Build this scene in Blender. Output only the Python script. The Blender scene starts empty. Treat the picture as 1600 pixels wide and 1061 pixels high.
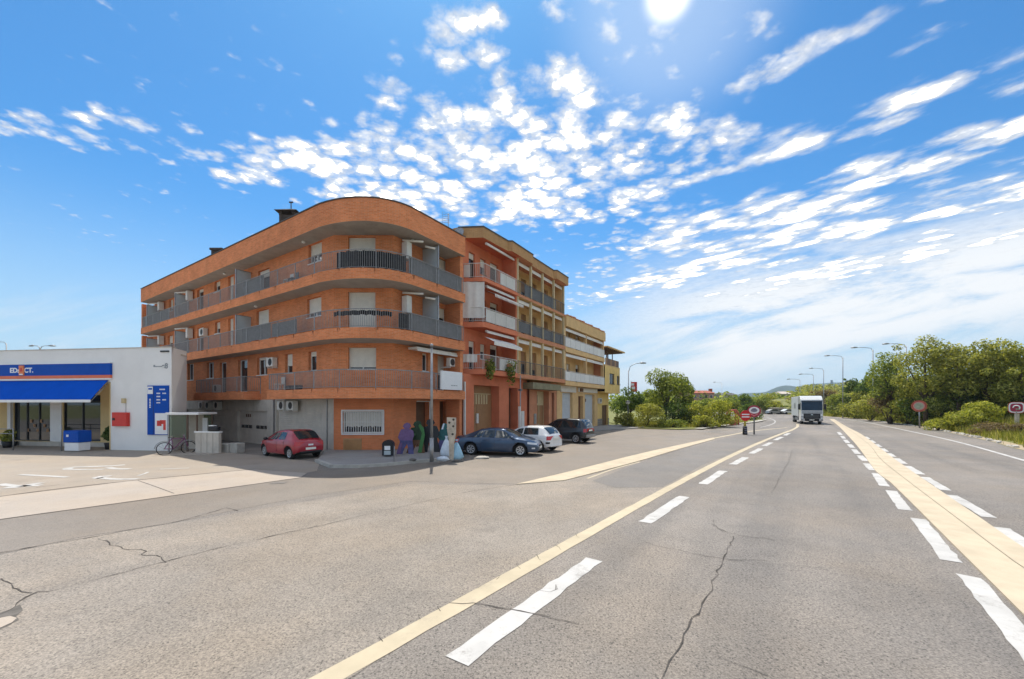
import bpy, bmesh, math, random
import numpy as np
from mathutils import Vector, Matrix

R = math.radians
random.seed(7)
rng = np.random.default_rng(7)
SC = bpy.context.scene
COL = SC.collection

# ------------------------------------------------------------------ camera
EYE_H = 2.7
cam_d = bpy.data.cameras.new('camera')
cam_d.sensor_width = 36.0
cam_d.lens = 14.4
cam_d.shift_y = 0.0634
cam_d.clip_start = 0.05
cam_d.clip_end = 9000
cam = bpy.data.objects.new('camera', cam_d)
cam.location = (0, 0, EYE_H)
cam.rotation_euler = (R(90), 0, 0)
COL.objects.link(cam)
SC.camera = cam

# ------------------------------------------------------------------ exposure
SC.view_settings.view_transform = 'Standard'
SC.view_settings.look = 'None'
SC.view_settings.gamma = 1.0
SC.view_settings.use_curve_mapping = False
SC.view_settings.exposure = 1.42
SC.cycles.max_bounces = 6
SC.cycles.use_denoising = True

# ------------------------------------------------------------------ sun
SUN_DIR = Vector((-1.2, 6.35, 13.5)).normalized()          # towards the sun, read off the cast shadows
sun_d = bpy.data.lights.new('sun', 'SUN')
sun_d.energy = 2.0
sun_d.angle = R(0.55)
sun_d.color = (1.0, 0.93, 0.82)
sun = bpy.data.objects.new('sun', sun_d)
sun.rotation_euler = SUN_DIR.to_track_quat('Z', 'Y').to_euler()
sun.location = (0, 0, 60)
COL.objects.link(sun)

# ------------------------------------------------------------------ sky
W = bpy.data.worlds.new('World')
SC.world = W
W.use_nodes = True
nt = W.node_tree
nt.nodes.clear()


class NB:
    """tiny node-building helper"""
    def __init__(s, nt): s.nt = nt
    def n(s, t, **k):
        x = s.nt.nodes.new(t)
        for a, b in k.items(): setattr(x, a, b)
        return x
    def l(s, a, b): s.nt.links.new(a, b)
    def inp(s, sock, v):
        if v is None: return
        if hasattr(v, 'is_output'): s.l(v, sock)
        else: sock.default_value = v
    def m(s, op, a, b=None, c=None, clamp=False):
        x = s.n('ShaderNodeMath', operation=op)
        x.use_clamp = clamp
        for i, v in enumerate((a, b, c)): s.inp(x.inputs[i], v)
        return x.outputs[0]
    def v(s, op, a, b=None):
        x = s.n('ShaderNodeVectorMath', operation=op)
        s.inp(x.inputs[0], a); s.inp(x.inputs[1], b)
        return x.outputs['Value' if op in ('DOT_PRODUCT', 'LENGTH') else 'Vector']
    def xyz(s, x=0.0, y=0.0, z=0.0):
        c = s.n('ShaderNodeCombineXYZ')
        for i, v in enumerate((x, y, z)): s.inp(c.inputs[i], v)
        return c.outputs[0]
    def sep(s, v):
        c = s.n('ShaderNodeSeparateXYZ'); s.l(v, c.inputs[0]); return c.outputs
    def noise(s, vec, scale, detail=4, rough=.55, dist=0.0):
        x = s.n('ShaderNodeTexNoise')
        if vec is not None: s.l(vec, x.inputs['Vector'])
        x.inputs['Scale'].default_value = scale
        x.inputs['Detail'].default_value = detail
        x.inputs['Roughness'].default_value = rough
        x.inputs['Distortion'].default_value = dist
        return x.outputs['Fac']
    def mix(s, f, a, b, bt='MIX'):
        x = s.n('ShaderNodeMix', data_type='RGBA', blend_type=bt)
        s.inp(x.inputs[0], f); s.inp(x.inputs[6], a); s.inp(x.inputs[7], b)
        return x.outputs[2]
    def ss(s, v, lo, hi, a=0.0, b=1.0):
        x = s.n('ShaderNodeMapRange', interpolation_type='SMOOTHSTEP')
        s.inp(x.inputs[0], v)
        for i, q in enumerate((lo, hi, a, b)): x.inputs[i+1].default_value = q
        return x.outputs[0]


b = NB(nt)
tc = b.n('ShaderNodeTexCoord')
dirv = tc.outputs['Generated']
X, Y, Z = b.sep(dirv)
zc = b.m('MAXIMUM', Z, 0.03)
px, py = b.m('DIVIDE', X, zc), b.m('DIVIDE', Y, zc)
pv = b.xyz(px, py, 0.0)
sky = b.n('ShaderNodeTexSky', sky_type='NISHITA')
sky.sun_disc = False
sky.sun_elevation = math.asin(SUN_DIR.z)
sky.sun_rotation = math.atan2(SUN_DIR.x, SUN_DIR.y)
sky.altitude = 100
sky.air_density = 1.0
sky.dust_density = 0.6
sky.ozone_density = 2.2
hs = b.n('ShaderNodeHueSaturation')
hs.inputs['Saturation'].default_value = 1.12
hs.inputs['Value'].default_value = 1.0
b.l(sky.outputs[0], hs.inputs['Color'])
SKY_S = 0.10
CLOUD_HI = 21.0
skyc = b.mix(1.0, hs.outputs[0], (.24, .49, .60, 1), 'MULTIPLY')

# altocumulus on a cloud plane: big patches where the photograph has them, small cloudlets inside
def gauss(cx, cy, sx, sy, ang, amp):
    c, s_ = math.cos(R(ang)), math.sin(R(ang))
    dx, dy = b.m('SUBTRACT', px, cx), b.m('SUBTRACT', py, cy)
    a_ = b.m('ADD', b.m('MULTIPLY', dx, c/sx), b.m('MULTIPLY', dy, s_/sx))
    b_ = b.m('ADD', b.m('MULTIPLY', dx, -s_/sy), b.m('MULTIPLY', dy, c/sy))
    q = b.m('ADD', b.m('MULTIPLY', a_, a_), b.m('MULTIPLY', b_, b_))
    return b.m('MULTIPLY', b.m('EXPONENT', b.m('MULTIPLY', q, -0.5)), amp)

PATCH = [(-.16, 1.10, .07, .15, 0, .42), (.13, 1.25, .10, .14, 20, .42), (.20, 1.45, .14, .14, 0, .44), (-.36, 1.42, .12, .14, 0, .42),
         (-.05, 1.45, .14, .16, 0, .36), (-.25, 1.80, .34, .15, 0, .56), (.35, 1.80, .34, .14, 5, .58), (.72, 1.50, .20, .07, 12, .60),
         (.36, 1.53, .10, .05, 0, .40), (-1.05, 1.70, .30, .11, -14, .56), (-.60, 1.62, .2, .10, 0, .32), (-1.70, 1.50, .30, .09, 0, .40), (-1.35, 1.44, .12, .05, 0, .30),
         (.98, 1.05, .20, .035, 143, .44), (.80, 1.20, .12, .05, 130, .40), (1.45, 1.22, .34, .07, 143, .46), (2.0, 1.30, .4, .06, 143, .40), (1.1, 1.62, .3, .06, 150, .36),
         (1.30, 2.15, .75, .15, 133, .50), (2.2, 2.05, .5, .14, 140, .46), (1.0, 2.25, .25, .07, 150, .52), (1.35, 3.0, 1.0, .26, 122, .50), (2.6, 2.75, .9, .22, 130, .50),
         (3.4, 5.6, 2.6, 1.2, 60, .46), (-.05, 2.10, .50, .15, 0, .58), (-.60, 1.95, .25, .10, 0, .50), (-5.4, 4.6, 1.5, .6, 10, .26), (.28, 1.03, .06, .05, 0, .25), (-.02, 1.05, .05, .05, 0, .30), (.58, 1.02, .05, .05, 0, .30)]
cov = None
for p in PATCH:
    g = gauss(*p)
    cov = g if cov is None else b.m('ADD', cov, g)
cov = b.m('SUBTRACT', b.m('MULTIPLY', b.m('MINIMUM', cov, 0.62), 1.6), .17)
behind = b.ss(py, .97, .55)                                   # extra cloud cover added out of view, overhead and behind, to fill shaded facades
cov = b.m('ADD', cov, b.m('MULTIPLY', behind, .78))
def puffs(vec, sc, seed):
    wob = b.n('ShaderNodeTexNoise'); b.l(vec, wob.inputs['Vector']); wob.inputs['Scale'].default_value = sc*1.6; wob.inputs['Detail'].default_value = 3
    w_ = b.v('MULTIPLY', b.v('SUBTRACT', wob.outputs['Color'], (.5, .5, .5)), (1.1/sc, 1.1/sc, 0))
    vo = b.n('ShaderNodeTexVoronoi', feature='F1'); b.l(b.v('ADD', vec, w_), vo.inputs['Vector'])
    vo.inputs['Scale'].default_value = sc
    r_ = b.m('SUBTRACT', 1.0, b.m('MULTIPLY', vo.outputs['Distance'], 1.25))
    f_ = b.noise(vec, sc*2.2, 6, .6)
    return b.m('ADD', b.m('MULTIPLY', r_, .62), b.m('MULTIPLY', f_, .62))
mid = b.noise(b.v('ADD', pv, (7.3, 1.1, 0)), 3.6, 3, .5)
ca, sa = math.cos(R(133)), math.sin(R(133))
al = b.m('ADD', b.m('MULTIPLY', px, ca), b.m('MULTIPLY', py, sa))
ac = b.m('ADD', b.m('MULTIPLY', px, -sa), b.m('MULTIPLY', py, ca))
aniso = b.xyz(b.m('MULTIPLY', al, .62), ac, 3.0)
wr = b.ss(px, .55, 1.25)
nz = b.m('ADD', b.m('MULTIPLY', puffs(pv, 10.5, 0), b.m('SUBTRACT', 1.0, wr)), b.m('MULTIPLY', puffs(aniso, 8.0, 1), wr))
nz = b.m('ADD', b.m('MULTIPLY', b.m('SUBTRACT', nz, .66), 1.7), b.m('MULTIPLY', b.m('SUBTRACT', mid, .5), 1.0))
den = b.m('ADD', b.m('ADD', cov, nz), -.20)
den = b.m('SUBTRACT', den, b.ss(Z, .26, .10, 0, .8))
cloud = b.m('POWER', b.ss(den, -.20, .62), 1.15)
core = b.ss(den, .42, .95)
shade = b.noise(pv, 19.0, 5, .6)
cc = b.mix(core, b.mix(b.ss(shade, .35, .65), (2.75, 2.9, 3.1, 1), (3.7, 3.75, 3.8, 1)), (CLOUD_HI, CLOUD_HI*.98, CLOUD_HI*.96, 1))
ysafe = b.m('MAXIMUM', b.m('ABSOLUTE', Y), .05)
az, el = b.m('DIVIDE', X, ysafe), b.m('DIVIDE', Z, ysafe)
slant = b.m('SUBTRACT', el, b.m('MULTIPLY', az, .20))
veiln = b.noise(b.xyz(b.m('MULTIPLY', az, 2.2), b.m('MULTIPLY', slant, 11.0), 2.0), 1.3, 7, .62, .4)
band = b.m('MULTIPLY', b.ss(slant, .36, .12), b.ss(slant, -.16, .02))
veil = b.m('MULTIPLY', b.ss(veiln, .24, .56, .0, .97), b.m('MULTIPLY', band, b.ss(az, .0, .55)))
lown = b.m('MULTIPLY', b.ss(veiln, .46, .70, .0, .34), b.m('MULTIPLY', b.ss(el, .34, .16), b.ss(el, .0, .06)))
veil = b.m('MAXIMUM', veil, lown)
cc = b.mix(b.m('MULTIPLY', veil, b.m('SUBTRACT', 1.0, cloud)), cc, (3.65, 3.75, 3.85, 1))
cloud = b.m('MAXIMUM', b.m('MULTIPLY', cloud, .97), veil)
horizon = b.ss(Z, .42, .0)
skyc = b.mix(b.m('MULTIPLY', horizon, .9), skyc, (2.05, 2.75, 3.4, 1))
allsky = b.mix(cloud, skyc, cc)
# the sun's bright disc shining through thin cloud, where the photograph shows it
gd = Vector(((1045-800)/640, 1.0, (632+10)/640)).normalized()
dt = b.v('DOT_PRODUCT', b.v('NORMALIZE', dirv), tuple(gd))
allsky = b.mix(b.m('MULTIPLY', b.m('POWER', b.ss(dt, math.cos(R(16)), 1.0), 3.0), .28), allsky, (4.0, 4.4, 4.8, 1))
allsky = b.mix(b.m('POWER', b.ss(dt, math.cos(R(3.6)), 1.0), 4.0), allsky, (6, 5.9, 5.8, 1))
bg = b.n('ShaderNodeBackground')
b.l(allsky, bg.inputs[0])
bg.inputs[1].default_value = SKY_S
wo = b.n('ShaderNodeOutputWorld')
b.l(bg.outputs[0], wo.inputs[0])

# ------------------------------------------------------------------ pixel to place (photograph 1600x1061)
F_, U0, V0 = 640.0, 800.0, 632.0
def G(u, v, z=0.0):
    Yd = F_*(EYE_H - z)/(v - V0)
    return np.array([(u-U0)/F_*Yd, Yd])
def at(u, Yd): return np.array([(u-U0)/F_*Yd, Yd])
def hz(v, Yd): return EYE_H + (V0-v)/F_*Yd

class Plane:
    """vertical facade plane: P0 + d*s, outward normal n"""
    def __init__(s, P0, d, side):
        s.P = np.array(P0, float); s.d = np.array(d, float); s.d /= np.linalg.norm(s.d)
        s.n = np.array([-s.d[1], s.d[0]])*side
    def s_of(s, u):
        k = (u-U0)/F_
        return float((s.P[0]-k*s.P[1])/(k*s.d[1]-s.d[0]))
    def z_of(s, u, v):
        t = s.s_of(u); return float(hz(v, s.P[1]+s.d[1]*t))
    def pt(s, t, z, o=0.0):
        q = s.P + s.d*t + s.n*o
        return (q[0], q[1], z)
    def rect(s, u0, v0, u1, v1):
        um = (u0+u1)/2
        a, c = sorted((s.s_of(u0), s.s_of(u1)))
        return [a, c, s.z_of(um, v1), s.z_of(um, v0)]
    def off(s, o): 
        p = Plane(s.P + s.n*o, s.d, 1); p.n = s.n; return p

# ------------------------------------------------------------------ mesh building
ORG = {}
class MB:
    def __init__(s): s.v = []; s.f = []; s.m = []; s.smooth = []
    def add(s, vs, fs, mi=0, sm=False):
        o = len(s.v)
        s.v += [tuple(map(float, q)) for q in vs]
        for f in fs:
            s.f.append(tuple(i+o for i in f)); s.m.append(mi); s.smooth.append(sm)
        return s
    def box(s, x0, x1, y0, y1, z0, z1, mi=0):
        vs = [(x, y, z) for z in (z0, z1) for x, y in ((x0, y0), (x1, y0), (x1, y1), (x0, y1))]
        return s.add(vs, BOXF, mi)
    def obox(s, pl, s0, s1, z0, z1, o0, o1, mi=0):
        vs = [pl.pt(t, z, o) for z in (z0, z1) for t, o in ((s0, o0), (s1, o0), (s1, o1), (s0, o1))]
        return s.add(vs, BOXF, mi)
    def prism(s, pts, z0, z1, mi=0, bot=None, top=None):
        n = len(pts)
        vs = [(p[0], p[1], z0) for p in pts] + [(p[0], p[1], z1) for p in pts]
        s.add(vs, [(i, (i+1) % n, n+(i+1) % n, n+i) for i in range(n)], mi)
        s.add(vs[:n], [tuple(range(n))[::-1]], mi if bot is None else bot)
        return s.add(vs[n:], [tuple(range(n))], mi if top is None else top)
    def sheet(s, pts, z, mi=0):
        return s.add([(p[0], p[1], z) for p in pts], [tuple(range(len(pts)))], mi)
    def ribbon(s, a, c, z, mi=0):
        n = len(a); vs = [(p[0], p[1], z) for p in a] + [(p[0], p[1], z) for p in c]
        return s.add(vs, [(i, i+1, n+i+1, n+i) for i in range(n-1)], mi)
    def cyl(s, p0, p1, r0, r1=None, n=10, mi=0, cap=True, sm=True):
        r1 = r0 if r1 is None else r1
        p0, p1 = Vector(p0), Vector(p1)
        ax = (p1-p0).normalized()
        t = ax.orthogonal().normalized(); w = ax.cross(t)
        vs = []
        for p, r in ((p0, r0), (p1, r1)):
            for i in range(n):
                a = 2*math.pi*i/n
                vs.append(p + t*(r*math.cos(a)) + w*(r*math.sin(a)))
        s.add(vs, [(i, (i+1) % n, n+(i+1) % n, n+i) for i in range(n)], mi, sm)
        if cap:
            s.add(vs[:n], [tuple(range(n))[::-1]], mi); s.add(vs[n:], [tuple(range(n))], mi)
        return s
    def tube(s, pts, r, n=6, mi=0):
        rr = r if hasattr(r, '__len__') else [r]*len(pts)
        pts = [Vector(p) for p in pts]
        vs = []; prev = None
        for i, p in enumerate(pts):
            d = (pts[min(i+1, len(pts)-1)] - pts[max(i-1, 0)]).normalized()
            t = d.orthogonal().normalized() if prev is None else (prev - d*prev.dot(d)).normalized()
            prev = t; w = d.cross(t)
            for k in range(n):
                a = 2*math.pi*k/n
                vs.append(p + t*(rr[i]*math.cos(a)) + w*(rr[i]*math.sin(a)))
        fs = [(i*n+k, i*n+(k+1) % n, (i+1)*n+(k+1) % n, (i+1)*n+k) for i in range(len(pts)-1) for k in range(n)]
        s.add(vs, fs, mi, True)
        s.add(vs[:n], [tuple(range(n))[::-1]], mi); s.add(vs[-n:], [tuple(range(n))], mi)
        return s
    def ball(s, c, rx, ry, rz, mi=0, nu=14, nv=9, jit=0.0):
        vs = []; 
        for j in range(nv+1):
            th = math.pi*j/nv
            for i in range(nu):
                ph = 2*math.pi*i/nu
                k = 1+random.uniform(-jit, jit)
                vs.append((c[0]+rx*k*math.sin(th)*math.cos(ph), c[1]+ry*k*math.sin(th)*math.sin(ph), c[2]+rz*k*math.cos(th)))
        fs = [(j*nu+i, (j+1)*nu+i, (j+1)*nu+(i+1) % nu, j*nu+(i+1) % nu) for j in range(nv) for i in range(nu)]
        return s.add(vs, fs, mi, True)
    def build(s, name, mats, parent=None, org=None, bevel=0.0):
        me = bpy.data.meshes.new(name)
        if org is None:
            org = ORG.get(parent.name, (0, 0, 0)) if parent else (0, 0, 0)
        vs = [(x-org[0], y-org[1], z-org[2]) for x, y, z in s.v]
        me.from_pydata(vs, [], s.f)
        for m in (mats if isinstance(mats, (list, tuple)) else [mats]): me.materials.append(m)
        me.polygons.foreach_set('material_index', s.m)
        me.polygons.foreach_set('use_smooth', s.smooth)
        bm = bmesh.new(); bm.from_mesh(me)
        bmesh.ops.remove_doubles(bm, verts=bm.verts, dist=1e-5)
        bmesh.ops.recalc_face_normals(bm, faces=bm.faces)
        bm.to_mesh(me); bm.free()
        o = bpy.data.objects.new(name, me)
        COL.objects.link(o)
        if parent:
            o.parent = parent; ORG[o.name] = tuple(org)
        else:
            o.location = org
        if bevel:
            bv = o.modifiers.new('bevel', 'BEVEL'); bv.width = bevel; bv.segments = 2; bv.limit_method = 'ANGLE'
        return o
BOXF = [(3, 2, 1, 0), (4, 5, 6, 7), (0, 1, 5, 4), (1, 2, 6, 5), (2, 3, 7, 6), (3, 0, 4, 7)]

def tag(o, label=None, cat=None, group=None, kind=None):
    if label: o['label'] = label
    if cat: o['category'] = cat
    if group: o['group'] = group
    if kind: o['kind'] = kind
    return o
def thing(name, label, cat, loc=(0, 0, 0), group=None, world=True, rz=0.0):
    o = bpy.data.objects.new(name, None)
    o.empty_display_size = .3
    COL.objects.link(o)
    o.location = loc; o.rotation_euler = (0, 0, rz)
    ORG[o.name] = tuple(loc) if world else (0, 0, 0)
    return tag(o, label, cat, group)
def copy_tree(o, parent=None):
    c = o.copy(); COL.objects.link(c)
    if parent: c.parent = parent
    ORG[c.name] = ORG.get(o.name, (0, 0, 0))
    for ch in list(o.children): copy_tree(ch, c)
    return c
def text(name, body, size, mat, parent, loc, rot, ext=.004, align='CENTER', sx=1.0):
    cu = bpy.data.curves.new(name, 'FONT')
    cu.body = body; cu.size = size; cu.extrude = ext
    cu.offset = .014; cu.align_x = align; cu.align_y = 'CENTER'
    cu.materials.append(mat)
    tmp = bpy.data.objects.new(name+'_curve', cu); COL.objects.link(tmp)
    bpy.context.view_layer.update()
    me = bpy.data.meshes.new_from_object(tmp.evaluated_get(bpy.context.evaluated_depsgraph_get()))
    bpy.data.objects.remove(tmp)
    me.name = name
    o = bpy.data.objects.new(name, me); COL.objects.link(o)
    o.parent = parent
    og = ORG.get(parent.name, (0, 0, 0))
    o.location = (loc[0]-og[0], loc[1]-og[1], loc[2]-og[2]); o.rotation_euler = rot; o.scale = (sx, 1, 1)
    return o
def smooth_path(pts, n=8):
    """Catmull-Rom through 2-D points"""
    P = [np.array(p, float) for p in pts]
    P = [2*P[0]-P[1]] + P + [2*P[-1]-P[-2]]
    out = []
    for i in range(1, len(P)-2):
        for k in range(n):
            t = k/n
            a, c, d, e = P[i-1], P[i], P[i+1], P[i+2]
            out.append(.5*((2*c)+(-a+d)*t+(2*a-5*c+4*d-e)*t*t+(-a+3*c-3*d+e)*t**3))
    out.append(P[-2])
    return out
def offset_path(pts, o):
    P = np.array(pts, float); d = np.gradient(P, axis=0)
    d /= np.linalg.norm(d, axis=1)[:, None]
    return P + np.stack([-d[:, 1], d[:, 0]], 1)*o
def resample(pts, step):
    P = np.array(pts, float); seg = np.linalg.norm(np.diff(P, axis=0), axis=1)
    c = np.concatenate([[0], np.cumsum(seg)]); n = max(1, int(round(c[-1]/step)))
    t = np.linspace(0, c[-1], n+1)
    return np.stack([np.interp(t, c, P[:, k]) for k in range(P.shape[1])], 1)

# ------------------------------------------------------------------ materials
def base(name):
    m = bpy.data.materials.new(name); m.use_nodes = True
    t = m.node_tree; bb = NB(t)
    bs = t.nodes['Principled BSDF']
    return m, bb, bs
def mat(name, col, rough=.7, var=.12, scale=2.5, bump=0.0, bscale=60, metal=0.0, spec=.35, dirt=0.0, coat=0.0, obj_rand=False):
    m, q, bs = base(name)
    geo = q.n('ShaderNodeNewGeometry'); pos = geo.outputs['Position']
    n1 = q.noise(pos, scale, 5, .6)
    f = q.ss(n1, .25, .75, 1-var, 1+var)
    c = q.v('SCALE', tuple(col[:3])); 
    q.l(f, c.node.inputs['Scale'])
    if dirt:
        n2 = q.noise(q.v('MULTIPLY', pos, (1, 1, .28)), scale*1.7, 6, .7)
        c = q.mix(q.ss(n2, .50, .82, 0, dirt), c, (.06, .05, .04, 1))
    q.l(c, bs.inputs['Base Color'])
    bs.inputs['Roughness'].default_value = rough
    bs.inputs['Metallic'].default_value = metal
    bs.inputs['Specular IOR Level'].default_value = spec
    if coat:
        bs.inputs['Coat Weight'].default_value = coat; bs.inputs['Coat Roughness'].default_value = .04
    if bump:
        bn = q.n('ShaderNodeBump'); bn.inputs['Strength'].default_value = bump; bn.inputs['Distance'].default_value = .02
        q.l(q.noise(pos, bscale, 3, .6), bn.inputs['Height']); q.l(bn.outputs[0], bs.inputs['Normal'])
    return m
def brick_mat(name, c1, c2, mortar, bw=.29, bh=.075, stain=.25):
    m, q, bs = base(name)
    geo = q.n('ShaderNodeNewGeometry'); pos = geo.outputs['Position']; nrm = geo.outputs['True Normal']
    tang = q.v('NORMALIZE', q.v('ADD', q.v('CROSS_PRODUCT', (0, 0, 1), nrm), (1e-4, 0, 0)))
    su = q.v('DOT_PRODUCT', pos, tang)
    pz = q.sep(pos)[2]
    bt = q.n('ShaderNodeTexBrick')
    q.l(q.xyz(su, pz, 0.0), bt.inputs['Vector'])
    bt.inputs['Color1'].default_value = (*c1, 1); bt.inputs['Color2'].default_value = (*c2, 1); bt.inputs['Mortar'].default_value = (*mortar, 1)
    bt.inputs['Scale'].default_value = 1.0
    bt.inputs['Mortar Size'].default_value = .009
    bt.inputs['Brick Width'].default_value = bw; bt.inputs['Row Height'].default_value = bh
    bt.inputs['Bias'].default_value = -.1
    n1 = q.noise(pos, .9, 5, .6); n2 = q.noise(q.v('MULTIPLY', pos, (1.6, 1.6, .35)), 1.6, 6, .7)
    f = q.ss(n1, .3, .7, .90, 1.10)
    c = q.v('SCALE', bt.outputs['Color']); q.l(f, c.node.inputs['Scale'])
    c = q.mix(q.ss(n2, .5, .8, 0, stain), c, (.12, .06, .04, 1))
    q.l(c, bs.inputs['Base Color']); bs.inputs['Roughness'].default_value = .9
    bs.inputs['Specular IOR Level'].default_value = .08
    bn = q.n('ShaderNodeBump'); bn.inputs['Strength'].default_value = .25; bn.inputs['Distance'].default_value = .01
    q.l(bt.outputs['Fac'], bn.inputs['Height']); bn.invert = True
    q.l(bn.outputs[0], bs.inputs['Normal'])
    return m
def asphalt_mat(name, col, fine=.30, patch=.10, warm=(1.05, 1.0, .93), tracks=0.0):
    m, q, bs = base(name)
    geo = q.n('ShaderNodeNewGeometry'); pos = geo.outputs['Position']
    big = q.noise(pos, .11, 4, .55); mid = q.noise(pos, .8, 5, .6)
    sp = q.noise(pos, 36.0, 4, .8); vo = q.n('ShaderNodeTexVoronoi'); q.l(pos, vo.inputs['Vector']); vo.inputs['Scale'].default_value = 60
    f = q.m('MULTIPLY', q.ss(big, .3, .7, 1-patch, 1+patch), q.ss(mid, .3, .7, 1-patch*.6, 1+patch*.6))
    f = q.m('MULTIPLY', f, q.ss(sp, .32, .68, 1-fine, 1+fine))
    stone = q.ss(q.sep(vo.outputs['Color'])[0], .62, 1.0, 0.0, fine*1.5)
    f = q.m('ADD', f, q.m('MULTIPLY', stone, q.ss(vo.outputs['Distance'], .45, .1)))
    pit = q.ss(q.sep(vo.outputs['Color'])[1], .75, .95, 0.0, fine*1.1)
    f = q.m('SUBTRACT', f, pit)
    c = q.v('SCALE', tuple(col)); q.l(f, c.node.inputs['Scale'])
    c = q.mix(q.ss(q.noise(q.v('ADD', pos, (31, 7, 0)), .35, 4, .6), .35, .7), c, q.v('MULTIPLY', c, warm))
    st = q.noise(q.v('ADD', pos, (5, 17, 0)), .55, 5, .65)
    c = q.mix(q.ss(st, .58, .78, 0, .32), c, (.05, .047, .043, 1))
    if tracks:
        # tyre-worn lanes: long smears along the carriageway
        al_ = q.v('DOT_PRODUCT', pos, (.57, .82, 0)); ac_ = q.v('DOT_PRODUCT', pos, (.82, -.57, 0))
        tr = q.noise(q.xyz(q.m('MULTIPLY', al_, .03), q.m('MULTIPLY', ac_, .75), 0.0), 1.0, 3, .5)
        c = q.mix(q.ss(tr, .42, .68, 0, tracks), c, q.v('MULTIPLY', c, (.73, .75, .78)))
    q.l(c, bs.inputs['Base Color'])
    bs.inputs['Roughness'].default_value = .68
    bs.inputs['Specular IOR Level'].default_value = .5
    bn = q.n('ShaderNodeBump'); bn.inputs['Strength'].default_value = .45; bn.inputs['Distance'].default_value = .008
    q.l(sp, bn.inputs['Height']); q.l(bn.outputs[0], bs.inputs['Normal'])
    return m
def paint_mat(name, col, wear=.5, wscale=3.0, under=(.15, .14, .13)):
    m, q, bs = base(name)
    geo = q.n('ShaderNodeNewGeometry'); pos = geo.outputs['Position']
    n1 = q.noise(pos, wscale, 6, .7); n2 = q.noise(pos, 45, 3, .7)
    w = q.ss(q.m('ADD', q.m('MULTIPLY', n1, .75), q.m('MULTIPLY', n2, .30)), .53, .74, 0, wear)
    f = q.ss(q.noise(pos, 1.3, 4, .6), .3, .7, .88, 1.06)
    c = q.v('SCALE', tuple(col)); q.l(f, c.node.inputs['Scale'])
    q.l(q.mix(w, c, (*under, 1)), bs.inputs['Base Color'])
    bs.inputs['Roughness'].default_value = .7
    bs.inputs['Specular IOR Level'].default_value = .25
    return m
def leaf_mat(name, dark, mid_, light, trans=.45):
    m, q, bs = base(name)
    q.nt.nodes.remove(bs)
    geo = q.n('ShaderNodeNewGeometry')
    r = q.n('ShaderNodeValToRGB'); q.l(geo.outputs['Random Per Island'], r.inputs[0])
    e = r.color_ramp.elements
    e[0].position = 0.0; e[0].color = (*dark, 1); e[1].position = 1.0; e[1].color = (*light, 1)
    x = e.new(.5); x.color = (*mid_, 1)
    c = q.v('SCALE', r.outputs[0]); q.l(q.ss(q.noise(geo.outputs['Position'], .6, 3, .6), .3, .7, .75, 1.25), c.node.inputs['Scale'])
    d = q.n('ShaderNodeBsdfDiffuse'); q.l(c, d.inputs[0])
    t = q.n('ShaderNodeBsdfTranslucent'); q.l(q.v('MULTIPLY', c, (1.5, 1.45, .7)), t.inputs[0])
    g = q.n('ShaderNodeBsdfGlossy'); g.inputs['Roughness'].default_value = .45; g.inputs[0].default_value = (.5, .5, .5, 1)
    a = q.n('ShaderNodeMixShader'); a.inputs[0].default_value = trans; q.l(d.outputs[0], a.inputs[1]); q.l(t.outputs[0], a.inputs[2])
    a2 = q.n('ShaderNodeMixShader'); a2.inputs[0].default_value = .02; q.l(a.outputs[0], a2.inputs[1]); q.l(g.outputs[0], a2.inputs[2])
    q.l(a2.outputs[0], q.nt.nodes['Material Output'].inputs[0])
    return m
def glass_mat(name, col=(.02, .025, .03), rough=.03):
    return mat(name, col, rough, .3, 1.2, spec=.9)

M = {}
M['brick'] = brick_mat('brick', (.76, .255, .100), (.61, .178, .064), (.64, .34, .20), stain=.14)
M['brick_ground'] = brick_mat('brick_ground', (.74, .245, .105), (.66, .205, .088), (.60, .26, .13), stain=.10)
M['soffit'] = mat('soffit', (.38, .345, .31), .9, .12, 1.5, dirt=.3)
M['rust_run'] = mat('rust_run', (.20, .065, .028), .95, .25, 6)
M['coping'] = mat('coping', (.10, .095, .09), .8, .2, 4)
M['grey_render'] = mat('grey_render', (.54, .49, .42), .9, .10, 1.6, bump=.2, bscale=40, dirt=.35)
M['grey_shutter'] = mat('grey_shutter', (.58, .53, .46), .55, .08, 2, dirt=.2)
M['light_shutter'] = mat('light_shutter', (.55, .58, .60), .5, .06, 2, dirt=.15)
M['white_shutter'] = mat('white_shutter', (.74, .70, .62), .6, .06, 3, dirt=.12)
M['white_frame'] = mat('white_frame', (.78, .76, .72), .45, .05, 5)
M['brown_frame'] = mat('brown_frame', (.12, .075, .05), .5, .1, 5)
M['pane'] = glass_mat('pane')
M['rail'] = mat('rail', (.30, .295, .29), .5, .15, 6, metal=.3)
M['rail_white'] = mat('rail_white', (.66, .64, .60), .5, .1, 6)
M['rail_dark'] = mat('rail_dark', (.13, .135, .14), .5, .15, 6)
M['rail_sheet'] = mat('rail_sheet', (.185, .185, .185), .7, .12, 3)
M['black_cloth'] = mat('black_cloth', (.022, .021, .022), .9, .3, 6, bump=.4, bscale=14)
M['frosted'] = mat('frosted', (.42, .48, .50), .25, .06, 2, spec=.5)
M['white_box'] = mat('white_box', (.72, .70, .65), .5, .06, 3, dirt=.12)
M['fan_dark'] = mat('fan_dark', (.05, .05, .05), .6, .2, 20)
M['awning_white'] = mat('awning_white', (.74, .71, .65), .7, .06, 4, dirt=.12)
M['chimney'] = mat('chimney', (.075, .055, .045), .85, .3, 6, bump=.5, bscale=14)
M['metal_grey'] = mat('metal_grey', (.33, .33, .33), .4, .15, 5, metal=.6)
M['salmon'] = mat('salmon', (.66, .215, .115), .9, .10, 1.2, bump=.15, bscale=50, dirt=.14, spec=.08)
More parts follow.
